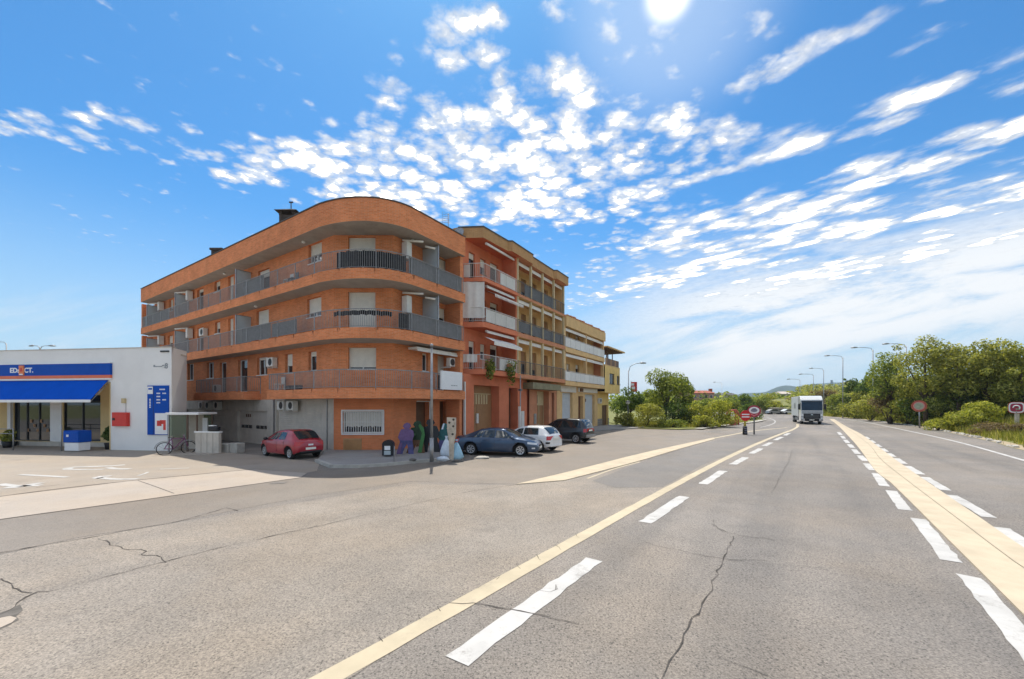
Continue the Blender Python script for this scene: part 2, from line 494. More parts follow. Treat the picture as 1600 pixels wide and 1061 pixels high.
M['salmon_dark'] = mat('salmon_dark', (.54, .15, .075), .9, .10, 1.2, dirt=.15, spec=.08)
M['terracotta'] = mat('terracotta', (.56, .25, .14), .9, .12, 1.2, bump=.15, bscale=50, dirt=.18, spec=.08)
M['ochre'] = mat('ochre', (.70, .47, .23), .9, .10, 1.2, bump=.15, bscale=50, dirt=.15, spec=.08)
M['ochre_brick'] = brick_mat('ochre_brick', (.50, .27, .12), (.46, .24, .10), (.5, .36, .2), stain=.3)
M['yellow'] = mat('yellow', (.80, .56, .22), .9, .08, 1.2, bump=.15, bscale=50, dirt=.10, spec=.08)
M['greenish'] = mat('greenish', (.24, .215, .13), .9, .2, 2, dirt=.3)
M['brown_door'] = mat('brown_door', (.36, .19, .085), .6, .08, 2.5, dirt=.12)
M['dark_door'] = mat('dark_door', (.14, .065, .03), .5, .15, 3)
M['louvre_tan'] = mat('louvre_tan', (.52, .30, .14), .7, .08, 3)
M['slat_cream'] = mat('slat_cream', (.58, .46, .26), .6, .08, 3)
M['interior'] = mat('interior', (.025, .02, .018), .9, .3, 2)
M['stone'] = mat('stone', (.30, .26, .22), .9, .25, 5, bump=.5, bscale=16)
M['plaster_white'] = mat('plaster_white', (.80, .79, .76), .8, .04, .8, bump=.08, bscale=70, dirt=.06)
M['sign_blue'] = mat('sign_blue', (.006, .075, .40), .45, .06, 2, spec=.1)
M['awning_blue'] = mat('awning_blue', (.003, .085, .50), .85, .07, 1.5, bump=.2, bscale=8, spec=.04)
M['orange'] = mat('orange', (.75, .22, .08), .45, .06, 2)
M['orange_strip'] = mat('orange_strip', (.72, .17, .08), .45, .06, 2)
M['white_plain'] = mat('white_plain', (.80, .80, .79), .5, .03, 4)
M['red_paint'] = mat('red_paint', (.62, .03, .018), .4, .06, 4, spec=.5)
M['cream_wall'] = mat('cream_wall', (.70, .52, .25), .8, .06, 1.5, dirt=.08)
M['black_plastic'] = mat('black_plastic', (.018, .018, .02), .45, .2, 8)
M['rubber'] = mat('rubber', (.02, .02, .02), .8, .2, 12)
M['alloy'] = mat('alloy', (.55, .55, .56), .3, .1, 10, metal=.75)
M['chrome'] = mat('chrome', (.7, .7, .7), .15, .05, 10, metal=.9)
M['car_glass'] = glass_mat('car_glass', (.018, .026, .03), .03)
M['lamp_red'] = mat('lamp_red', (.50, .015, .02), .2, .1, 9, spec=.7)
M['lamp_clear'] = mat('lamp_clear', (.62, .65, .68), .12, .1, 9, spec=.8)
M['plate'] = mat('plate', (.80, .79, .70), .5, .05, 9)
M['asphalt'] = asphalt_mat('asphalt', (.200, .176, .152), fine=.42, patch=.14, tracks=.8)
M['asphalt_side'] = asphalt_mat('asphalt_side', (.238, .206, .171), fine=.38, patch=.15, tracks=.45)
M['asphalt_strip'] = asphalt_mat('asphalt_strip', (.200, .172, .143), fine=.20)
M['asphalt_dark'] = asphalt_mat('asphalt_dark', (.165, .15, .135), fine=.2)
M['forecourt'] = asphalt_mat('forecourt', (.31, .265, .215), fine=.10, patch=.08)
M['concrete'] = asphalt_mat('concrete', (.39, .335, .28), fine=.07, patch=.07)
M['pavement'] = asphalt_mat('pavement', (.27, .26, .25), fine=.12, patch=.12)
M['kerb'] = mat('kerb', (.42, .395, .35), .9, .15, 3, bump=.3, bscale=30, dirt=.3)
M['tan_band'] = paint_mat('tan_band', (.52, .435, .315), .35, 1.6, (.36, .29, .21))
M['yellow_line'] = paint_mat('yellow_line', (.50, .425, .30), .5, 2.2, (.27, .235, .19))
M['white_line'] = paint_mat('white_line', (.50, .487, .465), .8, 2.2, (.22, .2, .18))
M['crack'] = mat('crack', (.075, .066, .058), .95, .3, 9)
M['crack_soft'] = mat('crack_soft', (.13, .118, .105), .95, .3, 5)
M['dirt'] = mat('dirt', (.36, .29, .19), .95, .25, 1.2, bump=.5, bscale=12)
M['grass_ground'] = mat('grass_ground', (.165, .170, .050), .95, .35, .7, bump=.6, bscale=9)
M['bark'] = mat('bark', (.085, .065, .045), .95, .3, 5, bump=.6, bscale=18)
M['leaf_dark'] = leaf_mat('leaf_dark', (.038, .068, .018), (.080, .130, .032), (.165, .220, .060))
M['leaf_mid'] = leaf_mat('leaf_mid', (.080, .115, .024), (.185, .225, .048), (.330, .355, .090))
M['leaf_olive'] = leaf_mat('leaf_olive', (.120, .140, .030), (.265, .275, .058), (.430, .410, .110))
M['leaf_lime'] = leaf_mat('leaf_lime', (.150, .180, .030), (.285, .305, .050), (.430, .410, .095))
M['leaf_brown'] = leaf_mat('leaf_brown', (.105, .075, .045), (.180, .135, .080), (.260, .205, .130))
M['blade'] = leaf_mat('blade', (.120, .140, .025), (.230, .235, .05), (.38, .33, .12))
M['hill'] = mat('hill', (.045, .075, .055), 1.0, .25, .01)
M['hill_far'] = mat('hill_far', (.09, .17, .27), 1.0, .15, .006)

# ================================================================== GROUND, ROADS, MARKINGS
def gp(*px): return [G(u, v) for u, v in px]

ground = MB().sheet([(-3500, -1500), (3500, -1500), (3500, 6000), (-3500, 6000)], 0.0).build('ground', M['grass_ground'])
tag(ground, 'flat grassy ground reaching to the horizon', kind='structure')

# carriageway outline: left side follows the building row, right side the grass verge
verge = smooth_path([(22.0, 12.0)] + gp((1600, 704), (1548, 690), (1476, 674.6), (1434, 667), (1390, 661), (1340, 655), (1300, 651.5)) + [(74, 108), (74, 150)], 8)
left_side = [(60, 150), (54, 120), (40, 78), (30, 62), (17, 53), (12, 50), (6, 41), (-3.0, 28.6), (-10.5, 23.4), (-38, 43), (-60, 60), (-95, 60), (-95, -170), (45, -170)]
road = MB().sheet([tuple(p) for p in verge] + left_side, .004).build('road', M['asphalt'])
tag(road, 'wide grey asphalt road curving away between buildings and trees', kind='structure')

def child_sheet(name, mb, m, parent=road):
    o = mb.build(name, m, parent, (0, 0, 0))
    return o

# lighter, older asphalt left of the yellow line (side street) and darker infill in the splitter
side = gp((505, 1090), (718, 944), (820, 894), (922, 833), (990, 791), (1096, 735), (1135, 716.5))
side = [(-2.6, 2.0)] + side + gp((1040, 712), (881, 752), (807, 759), (640, 757), (430, 792), (250, 822), (120, 842), (30, 862), (-300, 930)) + [(-9, -2)]
child_sheet('side_street_asphalt', MB().sheet(side, .008), M['asphalt_side'])
bay = gp((-300, 925), (30, 860), (120, 841), (272, 816.6), (400, 791), (500, 773), (640, 752), (807, 757), (1000, 708), (1115, 683), (1140, 678)) + [(15.5, 47.5), (9, 43), (3.0, 33), (-2.6, 24.6)] + gp((722, 717.5), (656, 723), (600, 728.5), (495, 737), (469, 747), (0, 812.5), (-300, 855))
child_sheet('asphalt_strip', MB().sheet(bay, .008), M['asphalt_strip'])
fore_strip = gp((-400, 838), (0, 776.6), (200, 752.5), (397, 733.8), (480, 739.5), (469, 747), (200, 785), (0, 812.5), (-400, 872))
fc = gp((-400, 836.5), (0, 776), (200, 752), (397, 733.4), (480, 739), (495, 736), (500, 723), (420, 713))
fc += [(-21.5, 25.6), (-34, 27.5), (-60, 31), (-60, 22)]
forecourt = MB().sheet(fc, .010).build('forecourt', M['forecourt'])
tag(forecourt, 'tan concrete forecourt in front of the fuel station', kind='structure')
o = MB().sheet(fore_strip, .014).build('concrete_strip', M['concrete'], forecourt, (0, 0, 0))

def stroke(name, pxs, w, m, z=.0115, parent=road, step=.5, wobble=0.0, n=6):
    path = smooth_path(gp(*pxs) if not isinstance(pxs[0], np.ndarray) else pxs, n)
    path = resample(path, step)
    a, c = offset_path(path, w/2), offset_path(path, -w/2)
    if wobble:
        a = a + rng.normal(0, wobble, a.shape); c = c + rng.normal(0, wobble, c.shape)
    return child_sheet(name, MB().ribbon(a, c, z), m, parent)

YL = [(300, 1186), (507, 1057), (718, 941), (820, 893), (922, 834), (990, 791), (1038, 771), (1096, 734.5), (1135, 716), (1174, 697.6), (1212, 681.8), (1236, 672.6), (1246, 667), (1246, 663)]
yw = np.array(gp(*YL[:-2])); cf = np.polyfit(yw[:, 1]**.5, yw[:, 0], 4)
yy = np.linspace(2.2, yw[-1, 1], 60); yp = [np.array((np.polyval(cf, q**.5), q)) for q in yy] + gp(*YL[-2:])
stroke('yellow_edge_line', yp, .28, M['yellow_line'], wobble=.006)
for a, c in [((712, 1034), (928, 875.5)), ((1008, 817), (1069, 776.3)), ((1098, 757), (1130, 736.3)), ((1145, 726), (1165, 715)),
             ((1174, 709), (1189, 701)), ((1194, 697), (1205, 691.6)), ((1211, 688), (1222, 683)), ((1226, 680.6), (1233, 677))]:
    stroke('lane_dash', [a, c], .30, M['white_line'], wobble=.013, step=.25)
for a, c in [((1514, 901), (1650, 1066)), ((1434, 811), (1487, 878)), ((1392, 767), (1414, 797.5)), ((1368.5, 740), (1382, 760)),
             ((1354, 724.6), (1364, 735)), ((1343, 712), (1352, 720.5)), ((1334, 702.5), (1340.5, 709.5)), ((1327, 694.5), (1332, 700)),
             ((1320.5, 687.5), (1325, 692.5)), ((1315.5, 681.5), (1319, 685.5)), ((1310, 675.5), (1314, 679.8))]:
    stroke('lane_dash', [a, c], .26, M['white_line'], wobble=.009, step=.25)
for a, c in [((1563, 825), (1628, 866)), ((1486, 774), (1546, 809)), ((1445, 746), (1478, 766.5)), ((1417, 728.5), (1439, 741.5)),
             ((1400, 716.5), (1413, 725)), ((1388, 708.5), (1396, 714)), ((1378, 701), (1384.5, 706)), ((1369, 694.3), (1374.5, 698.5)),
             ((1360, 688), (1365.5, 692)), ((1352, 682.5), (1357, 686))]:
    stroke('lane_dash', [a, c], .26, M['white_line'], wobble=.009, step=.25)
stroke('edge_line', [(1720, 753), (1600, 719.7), (1493, 690), (1415, 672.6), (1353, 660), (1310, 653.6), (1285, 650.6)], .20, M['white_line'])
stroke('edge_line', [(1199, 652.7), (1209, 656.3), (1211, 660), (1203, 664.3), (1188, 668)], .13, M['white_line'])
stroke('edge_line', [(1000, 722), (960, 733), (918, 748)], .10, M['yellow_line'])
stroke('edge_line', [(1115, 685), (1142, 679.9), (1178, 673.4), (1230, 668.3)], .28, M['yellow_line'])

# central tan band, two pours with an open joint between
Lp = smooth_path(gp((1720, 1085), (1600, 963), (1495, 858), (1391, 754), (1367, 735), (1335, 692), (1308, 664), (1296, 655)), 6)
Sp = smooth_path(gp((1760, 990), (1600, 891), (1500, 815), (1400.5, 738.7), (1374, 716), (1353, 691), (1318, 666), (1300, 655)), 6)
Rp = smooth_path(gp((1780, 970), (1600, 858), (1515, 799), (1429, 740), (1390, 712), (1346, 679), (1322, 666.5), (1303, 655)), 6)
Lp, Sp, Rp = (resample(p, 1.0) for p in (Lp, Sp, Rp))
nn = min(len(Lp), len(Sp), len(Rp))
def rs(p): 
    t = np.linspace(0, 1, 70); c = np.linspace(0, 1, len(p))
    return np.stack([np.interp(t, c, p[:, k]) for k in (0, 1)], 1)
Lp, Sp, Rp = rs(Lp), rs(Sp), rs(Rp)
mid1 = Sp + (Lp-Sp)/np.linalg.norm(Lp-Sp, axis=1)[:, None]*.014
mid2 = Sp + (Rp-Sp)/np.linalg.norm(Rp-Sp, axis=1)[:, None]*.014
band = MB()
band.ribbon(Lp, mid1, .028).ribbon(mid2, Rp, .028)
for a, z0 in ((Lp, .004), (Rp, .004)):
    k = len(a)
    band.add([(p[0], p[1], .028) for p in a] + [(p[0], p[1], z0) for p in a], [(i, i+1, k+i+1, k+i) for i in range(k-1)])
child_sheet('median_band', band, M['tan_band'])
child_sheet('median_joint', MB().ribbon(mid1, mid2, .012), M['crack'])

# left splitter band, widening towards the truck
up = gp((807, 757.5), (900, 735), (1000, 709.5), (1060, 696), (1115, 684))
dn = gp((881.6, 751.5), (925, 740.5), (1000, 720.6), (1062, 702), (1117, 686.5))
up, dn = rs(resample(smooth_path(up), 1)), rs(resample(smooth_path(dn), 1))
child_sheet('splitter_band', MB().ribbon(up, dn, .030).add([(p[0], p[1], .030) for p in dn]+[(p[0], p[1], .004) for p in dn], [(i, i+1, 71+i, 70+i) for i in range(69)]).add([(p[0], p[1], .030) for p in (up[0], dn[0])]+[(p[0], p[1], .004) for p in (dn[0], up[0])], [(0, 1, 2, 3)]), M['tan_band'])
drk = gp((925, 752), (1000, 723), (1117, 689), (1180, 674), (1228, 670), (1225, 674), (1170, 696), (1096, 728), (1035, 762), (960, 762))
child_sheet('splitter_asphalt', MB().sheet(drk, .012), M['asphalt_dark'])

# cracks and open joints
def crack(pxs, w, m='crack', jit=.03, step=.16):
    path = resample(smooth_path(gp(*pxs), 4), step)
    path = path + rng.normal(0, jit, path.shape)
    k = len(path)
    ww = np.abs(rng.normal(w*.20, w*.14, k)) + .0015
    d = np.gradient(path, axis=0); d /= np.linalg.norm(d, axis=1)[:, None] + 1e-9
    nrm = np.stack([-d[:, 1], d[:, 0]], 1)
    child_sheet('crack', MB().ribbon(path + nrm*ww[:, None], path - nrm*ww[:, None], .0150), M[m])
def z3(*p): return [(x*.3125, 780+y*.3125) for x, y in p]
def z4(*p): return [(480+x*.3403, 700+y*.3403) for x, y in p]
def z5(*p): return [(980+x*.3875, 680+y*.3875) for x, y in p]
crack(z3((-60, 285), (0, 270), (250, 228), (500, 185), (690, 148), (870, 118), (1000, 85), (1130, 45)), .035, jit=.012)
crack(z3((-40, 600), (60, 550), (110, 505), (160, 475), (250, 460), (400, 425), (600, 375), (820, 317), (1100, 245), (1350, 190), (1600, 135)), .028, jit=.018)
crack(z4((0, 375), (200, 325), (420, 275), (740, 203), (950, 172)), .025, 'crack_soft', jit=.015)
crack(z3((480, 205), (600, 240), (690, 258), (715, 275), (790, 290), (800, 305), (825, 317)), .026)
crack(z3((0, 400), (70, 435), (155, 472)), .03)
crack(z3((1130, 45), (1160, 52), (1190, 62)), .03, jit=.01)
crack(z5((430, 410), (415, 440), (400, 470), (385, 503), (372, 545), (350, 590), (330, 640), (300, 690), (255, 750), (225, 810), (205, 860), (165, 925), (130, 990)), .020, jit=.022)
crack(z5((60, 432), (200, 465), (385, 500), (560, 508)), .012, 'crack', jit=.02)
crack(z5((385, 500), (520, 520), (700, 530), (860, 545), (990, 562)), .009, 'crack_soft', jit=.02)
crack(z5((345, 360), (375, 380), (450, 405), (590, 423)), .016, 'crack_soft', jit=.02)
crack(z5((345, 340), (350, 365), (385, 395)), .012, 'crack_soft')
crack(z5((240, 250), (380, 270), (600, 290), (850, 320), (1000, 345), (1135, 357)), .022, 'crack_soft', jit=.02)
crack(z5((665, 60), (650, 110), (620, 160), (600, 200), (580, 240)), .022, 'crack_soft', jit=.02)
crack(z5((345, 890), (430, 920), (500, 945), (570, 975)), .012, 'crack_soft')
crack(z4((660, 715), (780, 722), (940, 748), (1050, 768), (1130, 785), (1250, 810)), .018, 'crack', jit=.014)
crack(z4((1065, 660), (1140, 668), (1150, 630), (1142, 655)), .012, jit=.01)
crack(z4((1275, 565), (1330, 575)), .012, jit=.008)
for x in range(14):                                                   # short cracks across the yellow line
    t = x/13
    cx, cy = 60+t*1180, 1020-t*610+5*math.sin(x*2.3)
    dx, dy = random.uniform(10, 34), random.uniform(10, 30)*random.choice((1, 1, -.5))
    crack(z4((cx-dx*.5, cy-dy*.5), (cx, cy+random.uniform(-6, 6)), (cx+dx*.5, cy+dy*.5)), .009, jit=.008, step=.08)
# broken patch at the left edge
child_sheet('pothole', MB().sheet(z3 and gp(*z3((-30, 590), (0, 572), (50, 555), (100, 530), (115, 560), (80, 590), (95, 605), (50, 632), (0, 655), (-40, 670))), .0125), M['crack_soft'])
child_sheet('pothole', MB().sheet(gp(*z3((-30, 610), (0, 600), (50, 590), (85, 600), (60, 622), (10, 645), (-30, 660))), .0165), M['concrete'])

# painted parking hooks and arrows on the forecourt
def r2(*p): return [(x*.3125, 640+y*.3125) for x, y in p]
def fmark(p, w=.22): stroke('painted_mark', r2(*p), w, M['white_line'], .018, forecourt, .3)
fmark([(345, 301), (335, 297), (365, 290), (450, 287), (560, 283), (625, 278)], .30)
fmark([(345, 301), (430, 302), (520, 300)], .22)
fmark([(540, 291), (580, 298), (650, 299)], .26)
fmark([(500, 346), (480, 342), (500, 337), (555, 334)], .26)
fmark([(495, 343), (580, 350), (690, 349)], .24)
fmark([(690, 333), (725, 322), (740, 314)], .10)
fmark([(800, 300), (945, 294)], .12)
fmark([(100, 327), (215, 333), (335, 340)], .20)
fmark([(0, 375), (80, 384), (205, 381)], .26)
fmark([(25, 393), (100, 389), (150, 378), (212, 368)], .28)
for p in ([(690, 357), (770, 385), (870, 422)], [(180, 392), (300, 378)]):
    stroke('joint', r2(*p), .03, M['crack_soft'], .0185, forecourt, .3)
stroke('joint', [(-300, 830), (0, 776.6), (200, 752.4), (397, 733.6)], .05, M['crack_soft'], .0185, forecourt, .6)
stroke('joint', [(-300, 858), (0, 812.5), (200, 785), (469, 747)], .04, M['crack_soft'], .0185, forecourt, .6)
stroke('oil_patch', [(423, 755.5), (447, 754.8)], .35, M['asphalt_dark'], .0185, road, .3)

# pavements with kerbs
def raised(name, label, pts, h=.13, m='pavement'):
    o = MB().prism([tuple(p) for p in pts], 0.0, h).build(name, [M[m]])
    tag(o, label, kind='structure'); return o
pave = gp((497, 722), (520, 731), (560, 731), (600, 728.5), (656, 723), (718, 718)) + [np.array((-2.9, 26.4)), np.array((-3.6, 28.0)), np.array((-6.7, 23.8)), np.array((-10.1, 23.6)), np.array((-10.6, 23.3))]
pavement = raised('pavement', 'grey pavement in the shade at the foot of the round brick building', pave)
kp = [np.array(p) for p in pave[:6]]
kin = offset_path(np.array(kp), .02); kout = offset_path(np.array(kp), -.14)
mk = MB()
mk.ribbon(kin, kout, .142)
kk = len(kout)
mk.add([(p[0], p[1], .142) for p in kout]+[(p[0], p[1], 0) for p in kout], [(i, i+1, kk+i+1, kk+i) for i in range(kk-1)])
mk.build('kerb', M['kerb'], pavement, (0, 0, 0))
far_pts = [(4.0, 36.0), (9.0, 41.5), (13.6, 45.2), (15.2, 47.0), (15.6, 52), (12, 52), (4.4, 39.5)]
raised('pavement', 'grey pavement strip below the low yellow house', far_pts)

# stony kerb along the right verge: separate pieces
verge_edge = MB()
kerbroot = MB().ribbon(offset_path(np.array(verge), -.05), offset_path(np.array(verge), -.9), .01).build('verge', M['dirt'])
tag(kerbroot, 'dusty dirt verge along the right side of the road', kind='structure')
vp = resample(np.array(verge)[6:50], .78)
stone_me = None
for i, p in enumerate(vp[:70]):
    if random.random() < .22: continue
    if stone_me is None:
        s = MB()
        s.add([(-.33, -.12, 0), (.33, -.12, 0), (.33, .12, 0), (-.33, .12, 0), (-.29, -.09, .15), (.30, -.10, .13), (.29, .09, .15), (-.30, .10, .14)], BOXF)
        st = s.build('kerb_stone', M['kerb'], kerbroot, (0, 0, 0), bevel=.02)
        stone_me = st
    else:
        st = stone_me.copy(); COL.objects.link(st); st.parent = kerbroot
    q = vp[min(i+1, len(vp)-1)] - p
    st.location = (p[0]+q[1]*.35+random.uniform(-.12, .12), p[1]-q[0]*.35+random.uniform(-.12, .12), random.uniform(-.05, .0))
    st.rotation_euler = (random.uniform(-.08, .08), random.uniform(-.08, .08), math.atan2(q[1], q[0])+random.uniform(-.2, .2))
    st.scale = (random.uniform(.7, 1.15), random.uniform(.8, 1.5), random.uniform(.6, 1.1))

# left-hand planted corner beyond the yellow house
cor = gp((975, 668.5), (1010, 670.5), (1060, 672), (1100, 671), (1117, 667.5), (1150, 663), (1180, 659.5), (1194, 656.5), (1188, 653), (1165, 651)) + [(40, 95), (14, 80), (14, 49)]
pc = MB().prism([tuple(p) for p in cor], 0, .10).build('planted_corner', M['grass_ground'])
tag(pc, 'grassy planted corner between the side street and the main road', kind='structure')
stroke('kerb', [(1090, 671.5), (1117, 667.8), (1150, 663.3), (1180, 659.8), (1194, 656.8)], .9, M['kerb'], .125, pc, .8)

# ================================================================== BUILDING HELPERS
def wall(name, pl, s0, s1, z0, z1, opens, m, parent, depth=.22, mreveal=None):
    """facade panel with real openings and reveals"""
    ops = [(max(a, s0+.02), min(c, s1-.02), max(e, z0), min(g, z1-.02)) for a, c, e, g in opens if c > s0+.03 and a < s1-.03 and g > z0]
    S = sorted({s0, s1, *[round(v, 4) for q in ops for v in q[:2]]}); Zs = sorted({z0, z1, *[round(v, 4) for q in ops for v in q[2:]]})
    b_ = MB()
    for i in range(len(S)-1):
        for j in range(len(Zs)-1):
            sm, zm = (S[i]+S[i+1])/2, (Zs[j]+Zs[j+1])/2
            if any(a < sm < c and e < zm < g for a, c, e, g in ops): continue
            b_.add([pl.pt(S[i], Zs[j]), pl.pt(S[i+1], Zs[j]), pl.pt(S[i+1], Zs[j+1]), pl.pt(S[i], Zs[j+1])], [(0, 1, 2, 3)])
    for a, c, e, g in ops:
        for (p, q) in (((a, e), (c, e)), ((c, e), (c, g)), ((c, g), (a, g)), ((a, g), (a, e))):
            if p[1] == q[1] == z0: continue
            b_.add([pl.pt(*p), pl.pt(*q), pl.pt(*q, -depth), pl.pt(*p, -depth)], [(0, 1, 2, 3)])
    o = b_.build(name, m, parent)
    return o

def window(parent, pl, r, shut=.5, style='window', depth=.20, frame='white_frame', sill=True, mull=None, shutter='white_shutter', fw=.055):
    a, c, z0, z1 = r
    w = c-a
    f = MB()
    o0, o1 = -depth-.05, -depth+.03
    f.obox(pl, a, a+fw, z0, z1, o0, o1); f.obox(pl, c-fw, c, z0, z1, o0, o1)
    f.obox(pl, a+fw, c-fw, z0, z0+fw, o0, o1); f.obox(pl, a+fw, c-fw, z1-fw, z1, o0, o1)
    nm = mull if mull is not None else (1 if w > 1.1 else 0)
    for k in range(nm):
        x = a + w*(k+1)/(nm+1)
        f.obox(pl, x-fw*.6, x+fw*.6, z0+fw, z1-fw, o0, o1-.005)
    if sill and style == 'window': f.obox(pl, a-.04, c+.04, z0-.05, z0, -depth, .05)
    fo = f.build(style, M[frame], parent)
    g = MB().obox(pl, a+.01, c-.01, z0+.01, z1-.01, o0+.002, o0+.03)
    g.build('pane', M['pane'], fo)
    if shut > 0:
        s_ = MB(); zt = z1-fw*.4; zb = z1-(z1-z0)*shut; n = max(2, int((zt-zb)/.09))
        for k in range(n):
            za, zb_ = zb+(zt-zb)*k/n, zb+(zt-zb)*(k+1)/n
            s_.obox(pl, a+fw*.5, c-fw*.5, za+.008, zb_, o1-.03, o1+.018)
        s_.obox(pl, a+fw*.5, c-fw*.5, zb, zt, o1-.03, o1+.004)
        s_.build('shutter', M[shutter], fo)
    return fo

def roller(parent, pl, r, m='grey_shutter', depth=.18, step=.12, name='roller_shutter'):
    a, c, z0, z1 = r
    f = MB(); n = int((z1-z0)/step)
    for k in range(n):
        za, zb = z0+(z1-z0)*k/n, z0+(z1-z0)*(k+1)/n
        f.add([pl.pt(a, za, -depth), pl.pt(c, za, -depth), pl.pt(c, zb-.02, -depth+.025), pl.pt(a, zb-.02, -depth+.025)], [(0, 1, 2, 3)])
        f.add([pl.pt(a, zb-.02, -depth+.025), pl.pt(c, zb-.02, -depth+.025), pl.pt(c, zb, -depth), pl.pt(a, zb, -depth)], [(0, 1, 2, 3)])
    o = f.build(name, M[m], parent); return o

def railing(parent, path, z, h=1.0, step=.115, post=2.0, m='rail', bars=True, stains=False):
    P = resample(path, .25)
    f = MB()
    f.tube([(p[0], p[1], z+h) for p in P], .026, 5)
    f.tube([(p[0], p[1], z+.09) for p in P], .016, 4)
    for p in resample(path, post):
        f.box(p[0]-.02, p[0]+.02, p[1]-.02, p[1]+.02, z-.12, z+h)
    if stains:                                            # rust and rain runs below the post feet
        R_ = resample(path, post); d = np.gradient(R_, axis=0); d /= np.linalg.norm(d, axis=1)[:, None]
        st_ = MB()
        for p, t in zip(R_[1:-1], d[1:-1]):
            nn3 = np.array((t[1], -t[0])); c = p+nn3*.106
            for k in range(3):
                x0 = random.uniform(-.12, .08); w = random.uniform(.02, .06); L_ = random.uniform(.10, .34)
                a_, b__ = c+t*x0, c+t*(x0+w); m_ = (a_+b__)/2
                st_.add([(*a_, z-.01), (*b__, z-.01), (*m_, z-L_)], [(0, 1, 2)])
        tag(st_.build('rust_run', M['rust_run'], parent), kind='stuff')
    o = f.build('railing', M[m], parent)
    if bars:
        g = MB()
        for p in resample(path, step)[1:-1]:
            g.box(p[0]-.008, p[0]+.008, p[1]-.008, p[1]+.008, z+.09, z+h-.01)
        tag(g.build('railing_bars', M[m], o), kind='stuff')
    return o
def screen_sheet(parent, path, z0, z1, m='rail_sheet', name='railing_screen'):
    P = resample(path, .3); n = len(P)
    Q = offset_path(P, .012)
    f = MB()
    vs = [(p[0], p[1], z0) for p in P] + [(p[0], p[1], z1) for p in P] + [(p[0], p[1], z0) for p in Q] + [(p[0], p[1], z1) for p in Q]
    f.add(vs, [(i, i+1, n+i+1, n+i) for i in range(n-1)] + [(2*n+i, 2*n+i+1, 3*n+i+1, 3*n+i) for i in range(n-1)] + [(n+i, n+i+1, 3*n+i+1, 3*n+i) for i in range(n-1)])
    return f.build(name, M[m], parent)
def ac_unit(parent, pl, s, z, w=.82, h=.58, d=.32, o=0.06, fan=True):
    f = MB().obox(pl, s, s+w, z, z+h, o, o+d)
    f.obox(pl, s+.08, s+.12, z-.10, z, 0, o+d*.9); f.obox(pl, s+w-.12, s+w-.08, z-.10, z, 0, o+d*.9)
    b_ = f.build('air_conditioner', M['white_box'], parent, bevel=.015)
    g = MB(); c = Vector(pl.pt(s+w*.38, z+h*.5, o+d)); nn_ = Vector((pl.n[0], pl.n[1], 0))
    g.cyl(c-nn_*.01, c+nn_*.008, h*.40, n=16)
    go = g.build('fan_grille', M['fan_dark'], b_)
    return b_
def dish(parent, pt, d, r=.3):
    f = MB(); n = 14; d = Vector(d).normalized(); t = d.orthogonal().normalized(); w = d.cross(t); p = Vector(pt)
    rings = []
    for k in range(4):
        rr = r*k/3; off = -.25*r*(1-(k/3)**2)
        rings.append([p+d*off+t*(rr*math.cos(2*math.pi*i/n))+w*(rr*math.sin(2*math.pi*i/n)) for i in range(n)])
    vs = [q for rg in rings for q in rg]
    f.add(vs, [(k*n+i, k*n+(i+1) % n, (k+1)*n+(i+1) % n, (k+1)*n+i) for k in range(3) for i in range(n)], 0, True)
    f.tube([p-d*.1, p-d*.1-Vector((0, 0, .7))], .02, 5)
    f.tube([p-t*r*.9, p+d*.35*r*2], .01, 4)
    return f.build('satellite_dish', M['metal_grey'], parent)

# ================================================================== ROUND BRICK APARTMENT BLOCK
PL1 = Plane((-10.1, 23.2), (-.831, .555), 1)        # left facade, s runs away from the corner
PC1 = Plane((-10.1, 23.2), (1, 0), -1)              # chamfered front
PR1 = Plane((-6.72, 23.2), (.515, .857), -1)        # road facade
L_END, C_END, R_END = 29.8, 3.38, 4.80
blk = thing('apartment_block', 'four storey orange brick apartment block with rounded corner and long wrap-around balconies', 'apartment block', (-8.4, 26.0, 0.0))
fas_L, P1_, BC, P2_, fas_R = (np.array(p) for p in ((-34.8, 38.4), (-10.4, 22.1), (-7.2, 20.45), (-5.5, 22.5), (-3.02, 26.5)))
curve = [P1_*(1-t)**2 + BC*2*t*(1-t) + P2_*t*t for t in np.linspace(0, 1, 15)]
FAS = [fas_L] + curve + [fas_R]
inner_R, inner_L = np.array(PR1.pt(R_END, 0, -.3)[:2]), np.array(PL1.pt(L_END, 0, -.3)[:2])
inner = [inner_R, np.array(PR1.pt(0, 0, -.3)[:2]), np.array(PL1.pt(0, 0, -.3)[:2]), inner_L]
SLAB2 = FAS + inner
# first floor: long front balcony and short left one
tA = 0.259                                       # where the long first-floor balcony starts on the straight fascia
pA = np.array(at(417.5, 0)[:2])
def on_fas(u):
    k = (u-U0)/F_; d = fas_L-P1_
    t = (P1_[0]-k*P1_[1])/(k*d[1]-d[0]); return P1_+d*t
fA = on_fas(417.0); fB0, fB1 = on_fas(380.0), on_fas(302.5)
def to_wall(p, pl, o=-.3):
    s_ = float(np.dot(p-pl.P, pl.d)); return np.array(pl.pt(s_, 0, o)[:2])
SLAB1 = [fA] + curve + [fas_R] + inner[:3] + [to_wall(fA, PL1)]
SLAB1B = [fB1, fB0, to_wall(fB0, PL1), to_wall(fB1, PL1)]
Z1b, Z1t, Z2b, Z2t, Z3b, Z3t, ZRb, ZRt = 3.02, 3.55, 6.17, 6.73, 9.28, 9.84, 12.28, 13.5
BRK = [M['brick'], M['soffit'], M['coping']]
